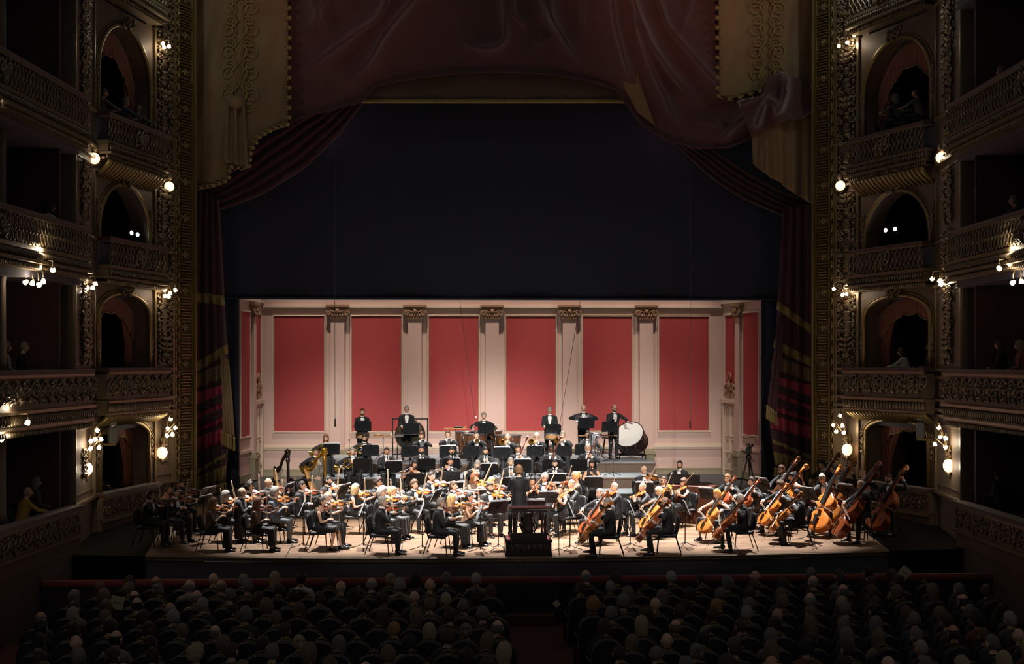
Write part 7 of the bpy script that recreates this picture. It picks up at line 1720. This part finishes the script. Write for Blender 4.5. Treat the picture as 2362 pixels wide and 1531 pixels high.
# ---- spectators in the boxes: (px, py of head, side, cloth, hair, pose, label)
def wall_D(side, px):
    nodes = SIDES[side]; best = None
    for a, b in zip(nodes[:-1], nodes[1:]):
        pa, pb = proj(np.array([*a, 4.5]))[0], proj(np.array([*b, 4.5]))[0]
        if min(pa, pb) <= px <= max(pa, pb):
            t = (px - pa) / (pb - pa); da, db = (np.array([*a, 4.5]) - CAM) @ DIR, (np.array([*b, 4.5]) - CAM) @ DIR
            return 1 / ((1 - t) / da + t / db)
    return 31.0
BOXP = [(290, 236, -1, 9, (cu, 'grey'), 'leaning', 'third-tier harp-side box, second from the proscenium', .5), (322, 252, -1, 8, (sh, 'silver'), 'leaning', 'third-tier harp-side box, next the proscenium', .45), (240, 215, -1, 5, (sh, 'brown'), 'leaning', 'third-tier harp-side box, farthest from the stage', .4), (116, 478, -1, 11, ('bob', 'black'), 'leaning', 'second-tier harp-side balcony, chin on hands', .3),
        (14, 800, -1, 8, ('bob', 'brown'), 'rest', 'first-tier harp-side balcony, farthest from the stage', 1.0), (56, 800, -1, 7, (sh, 'grey'), 'rest', 'first-tier harp-side balcony, middle of three', 1.0), (88, 806, -1, 4, (fr, 'brown'), 'rest', 'first-tier harp-side balcony, nearest the stage', 1.0),
        (64, 1135, -1, 13, (fr, 'silver'), 'leaning', 'stage-level harp-side box', .4), (84, 1112, -1, 8, ('bob', 'grey'), 'rest', 'stage-level harp-side box, behind', .7), (226, 1072, -1, 7, (sh, 'dark'), 'rest', 'stage-level harp-side box under the sconce', .9),
        (2008, 250, 1, 7, (fr, 'grey'), 'leaning', 'third-tier bass-side box, next the proscenium', .4), (2066, 226, 1, 9, ('bob', 'grey'), 'leaning', 'third-tier bass-side box, middle', .45), (2112, 215, 1, 5, (sh, 'brown'), 'leaning', 'third-tier bass-side box, farthest from the stage', .5), (2310, 165, 1, 8, ('bob', 'light'), 'leaning', 'third-tier bass-side balcony above the floodlights', .35),
        (2338, 462, 1, 8, (sh, 'grey'), 'leaning', 'second-tier bass-side balcony, arm along the rail', .45), (2014, 815, 1, 6, ('bob', 'dark'), 'leaning', 'first-tier bass-side box, next the proscenium', .6), (2080, 812, 1, 11, ('bob', 'dark'), 'leaning', 'first-tier bass-side box, bent over the rail', .45), (2145, 800, 1, 8, ('long', 'dark'), 'rest', 'first-tier bass-side box, raising a hand', .7),
        (2306, 795, 1, 7, ('bob', 'dark'), 'rest', 'first-tier bass-side balcony, nearer the stage', .6), (2352, 797, 1, 10, ('bob', 'light'), 'rest', 'first-tier bass-side balcony, farther from the stage', .6), (2296, 1090, 1, 8, (sh, 'dark'), 'rest', 'stage-level bass-side box beyond the sconce', .9)]
AUD_CLOTH.append(mat('audience_cloth_mustard', 'b08a35', .85)); AUDN.append('mustard')
CHB = {}
for (px_, py_, sd, ci, hair, ps, lab, back_) in BOXP:
    D_ = wall_D(sd, px_); nodes = SIDES[sd]; p = pt(px_, py_, D_)
    out = np.array([sd * back_, 0, 0]); fdir = np.array([-sd * .8, .6, 0]); ang = math.atan2(fdir[0], -fdir[1])
    P = dict(SIT_AUD); P.update(sex='m', outfit='sleeve'); P.update(POSES[ps](0)[0]); key = (ps, 0, 'm', 'aud')
    if key not in _bodies: person_cache(key, P)
    hc = _bodies[key]['b']['head_c']; Rz = R4('Z', ang); sc_ = 1 + back_ / D_
    # slide back along the sight line until the head sits behind the parapet
    dirv = p - CAM; pp = CAM + dirv * (1 + back_ * 1.6 / D_)
    M = T4(*(pp - Rz[:3, :3] @ hc)) @ Rz
    aud(M, ci, hair, f'person in {AUDN[ci]} top, {lab}', 0, 'm', 'tan', None, ps)
    st_ = thing('box_chair', f'small dark chair under the spectator, {lab}', 'chair', M)
    part('seat', rbox(G(), (0, .02, .40), (.42, .42, .06), .02), M_seat, st_); part('backrest', rbox(G(), (0, .26, .66), (.4, .05, .36), .02), M_seat, st_)
    for sx in (-1, 1):
        for yy in (-.16, .2): part('leg', G().tube([(sx * .18, yy, .38), (sx * .19, yy, .0)], .016, 5), M_seatwood, st_)

# ================================================================== SCONCES, GLOBES, FLOODLIGHTS, LOUDSPEAKERS
M_bulb = mat('lit_glass_tulip', 'fff0d8', .4, emit='ffd8a0', es=6.0); M_globe = mat('lit_frosted_globe', 'ffe8cc', .4, emit='ffc890', es=2.6); M_flood = mat('cold_floodlight_lens', 'ffffff', .3, emit='e6ecff', es=14.0)
t_ = np.linspace(0, 2 * PI, 9)[:-1]
TUL = G().lathe([(.012, .055), (.034, .045), (.05, .01), (.05, -.02), (.056, -.045), (.036, -.04), (.02, -.01)], 7).mesh('tulip_shade', M_bulb, True)
TUL2 = G().lathe([(.02, .085), (.018, .06), (.036, .05), (.012, .045)], 8).mesh('tulip_cap', M_bronze, True)
SHELL = G().lathe([(.02, .14), (.09, .12), (.13, .03), (.12, -.06), (.07, -.13), (.02, -.15)], 14).mesh('shell_shade', M_globe, True)
DISC = G().lathe([(.02, .09), (.08, .075), (.13, .02), (.15, -.03), (.12, -.05)], 18).mesh('globe', M_globe, True)
def glow(p, power, parent, r=.08, col=(1, .84, .62)):
    l = bpy.data.lights.new('lamp_glow', 'POINT'); l.energy = power; l.color = col; l.shadow_soft_size = r; o = bpy.data.objects.new('lamp_glow', l); COL.objects.link(o); o.parent = parent; o.location = p
def sconce(side, label, root, tulips, shell=None, out=.28, power=6.0):
    """root pixel on the wall, tulip lamps at pixels, optional big shell lamp"""
    D_ = wall_D(side, root[0]); R0 = pt(*root, D_ - .03); o = thing('wall_sconce', label, 'lamp', None)
    part('back_plate', G().ball(R0, (.09, .09, .2), 8, 6), M_bronze, o, smooth=True)
    cen = np.zeros(3)
    for (x, y) in tulips:
        p = pt(x, y, D_ - out); cen += p; mid = (R0 + p) / 2 + np.array([0, -.05, .1])
        a = part('arm', G().tube([R0, mid, p + np.array([0, 0, .17]), p + np.array([0, 0, .08])], [.022, .016, .014, .012], 6), M_bronze, o, smooth=True)
        b = ob('tulip_shade', TUL, o, T4(*p) @ R4('Z', rng.uniform(0, 6)) @ R4('X', rng.uniform(.2, 1.2))); ob('tulip_cap', TUL2, b)
    if tulips: cen /= len(tulips); glow((cen + np.array([0, -.12, -.1])).tolist(), power, o)
    if shell:
        p = pt(*shell, D_ - max(.34, out)); ob('shell_shade', SHELL, o, T4(*p) @ S4(1.15)); part('shell_bracket', G().tube([R0, (R0 + p) / 2 + np.array([0, -.03, .05]), p + np.array([0, 0, .15])], [.035, .03, .03], 6), M_bronze, o, smooth=True); part('drop_finial', G().tube([p - np.array([0, 0, .14]), p - np.array([0, 0, .34])], [.06, .015], 7), M_bronze, o, smooth=True); glow((p + np.array([-side * .22, -.12, 0])).tolist(), power * .8, o)
    return o
def globe(side, px, py, label, power=3.0):
    D_ = wall_D(side, px); p = pt(px, py, D_ - .3); o = thing('disc_lamp', label, 'lamp', None)
    face = frame(p, (0, 0, 1), nrm(np.array([-side * .5, -.9, .0])))
    ob('globe', DISC, o, face); part('mount', G().lathe([(.19, -.08), (.2, -.05), (.15, -.03), (.17, -.02)], 16, 0, face), M_bronze, o, smooth=True); part('crest', G().ball(p + np.array([0, .06, .26]), (.08, .06, .1), 8, 6), M_bronze, o, smooth=True)
    glow((p + np.array([-side * .15, -.28, 0])).tolist(), power, o, .1)
PWR = 9.0
sconce(-1, 'three-tulip sconce high on the harp-side pilaster', (372, 96), [(376, 100), (378, 108), (390, 106)], None, .3, PWR)
globe(-1, 218, 365, 'round frosted lamp between the harp-side boxes', 3.0); globe(-1, 391, 430, 'round frosted lamp beside the harp-side gold frame', 3.0)
sconce(-1, 'great bronze chandelier bracket with seven tulips, harp-side balcony', (80, 600), [(91, 615), (122, 621), (47, 632), (60, 650), (75, 652), (89, 656), (100, 648)], (80, 578), .75, PWR * 1.6)
sconce(-1, 'four-tulip sconce between the harp-side boxes', (200, 640), [(220, 654), (201, 662), (214, 663), (191, 658)], None, .35, PWR)
sconce(-1, 'five-tulip sconce beside the harp-side gold frame', (376, 655), [(380, 668), (404, 668), (393, 676), (380, 682), (389, 683)], None, .35, PWR)
sconce(-1, 'bracket with large glowing shell below the harp-side balcony', (8, 960), [(8, 985), (64, 974), (3, 1013)], (6, 938), .75, PWR * 1.4)
sconce(-1, 'lowest sconce with six tulips and shell, harp-side boxes', (205, 1045), [(225, 992), (210, 1016), (220, 1013), (233, 1012), (209, 1034), (229, 1031)], (200, 1081), .4, PWR * 1.2)
sconce(-1, 'lowest sconce with five tulips and shell, harp-side frame', (376, 1015), [(394, 965), (387, 988), (404, 986), (385, 1004), (398, 1001)], (374, 1044), .4, PWR * 1.2)
sconce(-1, 'small tulip lamp at the harp-side picture edge, third tier', (-6, 215), [(1, 226)], None, .7, PWR * .5)
sconce(1, 'three-tulip sconce high on the bass-side pilaster', (1952, 85), [(1935, 105), (1955, 97), (1971, 82)], None, .3, PWR)
globe(1, 2171, 363, 'round frosted lamp between the bass-side boxes', 3.0); globe(1, 1938, 428, 'round frosted lamp beside the bass-side gold frame', 3.0)
sconce(1, 'four-tulip sconce beside the bass-side gold frame', (1952, 645), [(1923, 666), (1952, 661), (1944, 679), (1953, 678)], None, .35, PWR)
sconce(1, 'four-tulip sconce between the bass-side boxes', (2180, 625), [(2151, 642), (2187, 637), (2168, 647), (2171, 655)], None, .35, PWR)
sconce(1, 'great bronze chandelier bracket with tulips, bass-side balcony', (2348, 600), [(2304, 618), (2327, 607), (2342, 611), (2337, 651), (2356, 648)], (2345, 577), .75, PWR * 1.6)
sconce(1, 'lowest sconce with five tulips and shell, bass-side frame', (1952, 1010), [(1938, 958), (1922, 980), (1943, 981), (1929, 994), (1947, 997)], (1954, 1037), .4, PWR * 1.2)
sconce(1, 'lowest sconce with five tulips and shell, bass-side boxes', (2186, 1040), [(2168, 1006), (2181, 1010), (2156, 1024), (2180, 1030), (2164, 985)], (2189, 1074), .4, PWR * 1.2)
# gallery lamps just above the picture, whitening the topmost stage-box balconies
for sd in (-1, 1):
    a, b = np.array(SIDES[sd][2]), np.array(SIDES[sd][3]); q = a * .35 + b * .65
    o = thing('gallery_lamp', f'cold gallery lamp above the topmost stage-box balcony, {SIDE_NAME[sd]}', 'lamp', T4(q[0] - sd * 1.0, q[1], 15.7))
    part('housing', G().lathe([(.03, .2), (.1, .16), (.13, .0), (.12, .0)], 12), M_dark, o, smooth=True); part('lens', G().lathe([(.01, .0), (.11, .002), (.11, .012)], 12), M_flood, o); part('hanger', G().tube([(0, 0, .2), (sd * 1.2, 0, .7)], .015, 5), M_dark, o); glow((0, 0, -.08), 45.0, o, .1, (.9, 1, .92))
# floodlights clamped in the boxes
for (sd, pxs, lab, D_off) in ((-1, [(101, 284, 29.5), (114, 293, 29.5)], 'cold white floodlight pair below the third-tier harp-side balcony', -.55), (-1, [(303, 537, 38.8), (317, 541, 38.8)], 'cold white floodlight pair inside the round-arched harp-side box', .55), (1, [(2043, 531, 40.4), (2065, 528, 40.4)], 'cold white floodlight pair inside the round-arched bass-side box', .55), (1, [(2307, 291, 31.3), (2331, 282, 31.3)], 'cold white floodlight pair below the third-tier bass-side balcony', -.55)):
    o = thing('floodlight', lab, 'floodlight', None)
    for (x, y, D_) in pxs:
        p = pt(x, y, D_); D_ = wall_D(sd, x) + D_off; p = pt(x, y, D_); fr_ = frame(p, (0.0, 0, 1), nrm((-sd * .6, -.45, -.65)))
        part('housing', G().lathe([(.09, -.3), (.12, -.24), (.13, .0), (.12, .01)], 14, 0, fr_), M_dark, o, smooth=True); part('lens', G().lathe([(.01, .012), (.105, .008), (.105, .0)], 14, 0, fr_ @ S4(1, 1, 1)), M_flood, o); part('yoke', G().tube([p + np.array([0, .0, .2]), p + np.array([0, 0, .38])], .012, 5), M_dark, o)
# loudspeakers beside the lowest boxes
for (sd, px_, py_, lab) in ((-1, 260, 1003, 'grey loudspeaker on a bracket at the stage-level harp-side box'), (1, 2123, 992, 'grey loudspeaker on a bracket at the stage-level bass-side box')):
    D_ = wall_D(sd, px_) - .5; p = pt(px_, py_, D_); o = thing('loudspeaker', lab, 'loudspeaker', T4(*p) @ R4('Z', -sd * .5)); M_spk = mat('grey_loudspeaker_cabinet', '8c8f8c', .6)
    part('cabinet', rbox(G(), (0, 0, 0), (.2, .25, .42), .02), M_spk, o); part('grille', G().box((0, -.13, .0), (.17, .01, .38)), mat('grey_loudspeaker_grille', '6f7270', .8, bump=.4, bscale=300), o)
    part('bracket', G().box((-sd * -.35, .1, -.25), (.9, .12, .06)), mat('ochre_timber_bracket', '8a7440', .7), o); part('floodlamp', rbox(G(), (0, .05, .32), (.2, .16, .14), .03), M_spk, o)

bpy.data.scenes.remove(TMP)
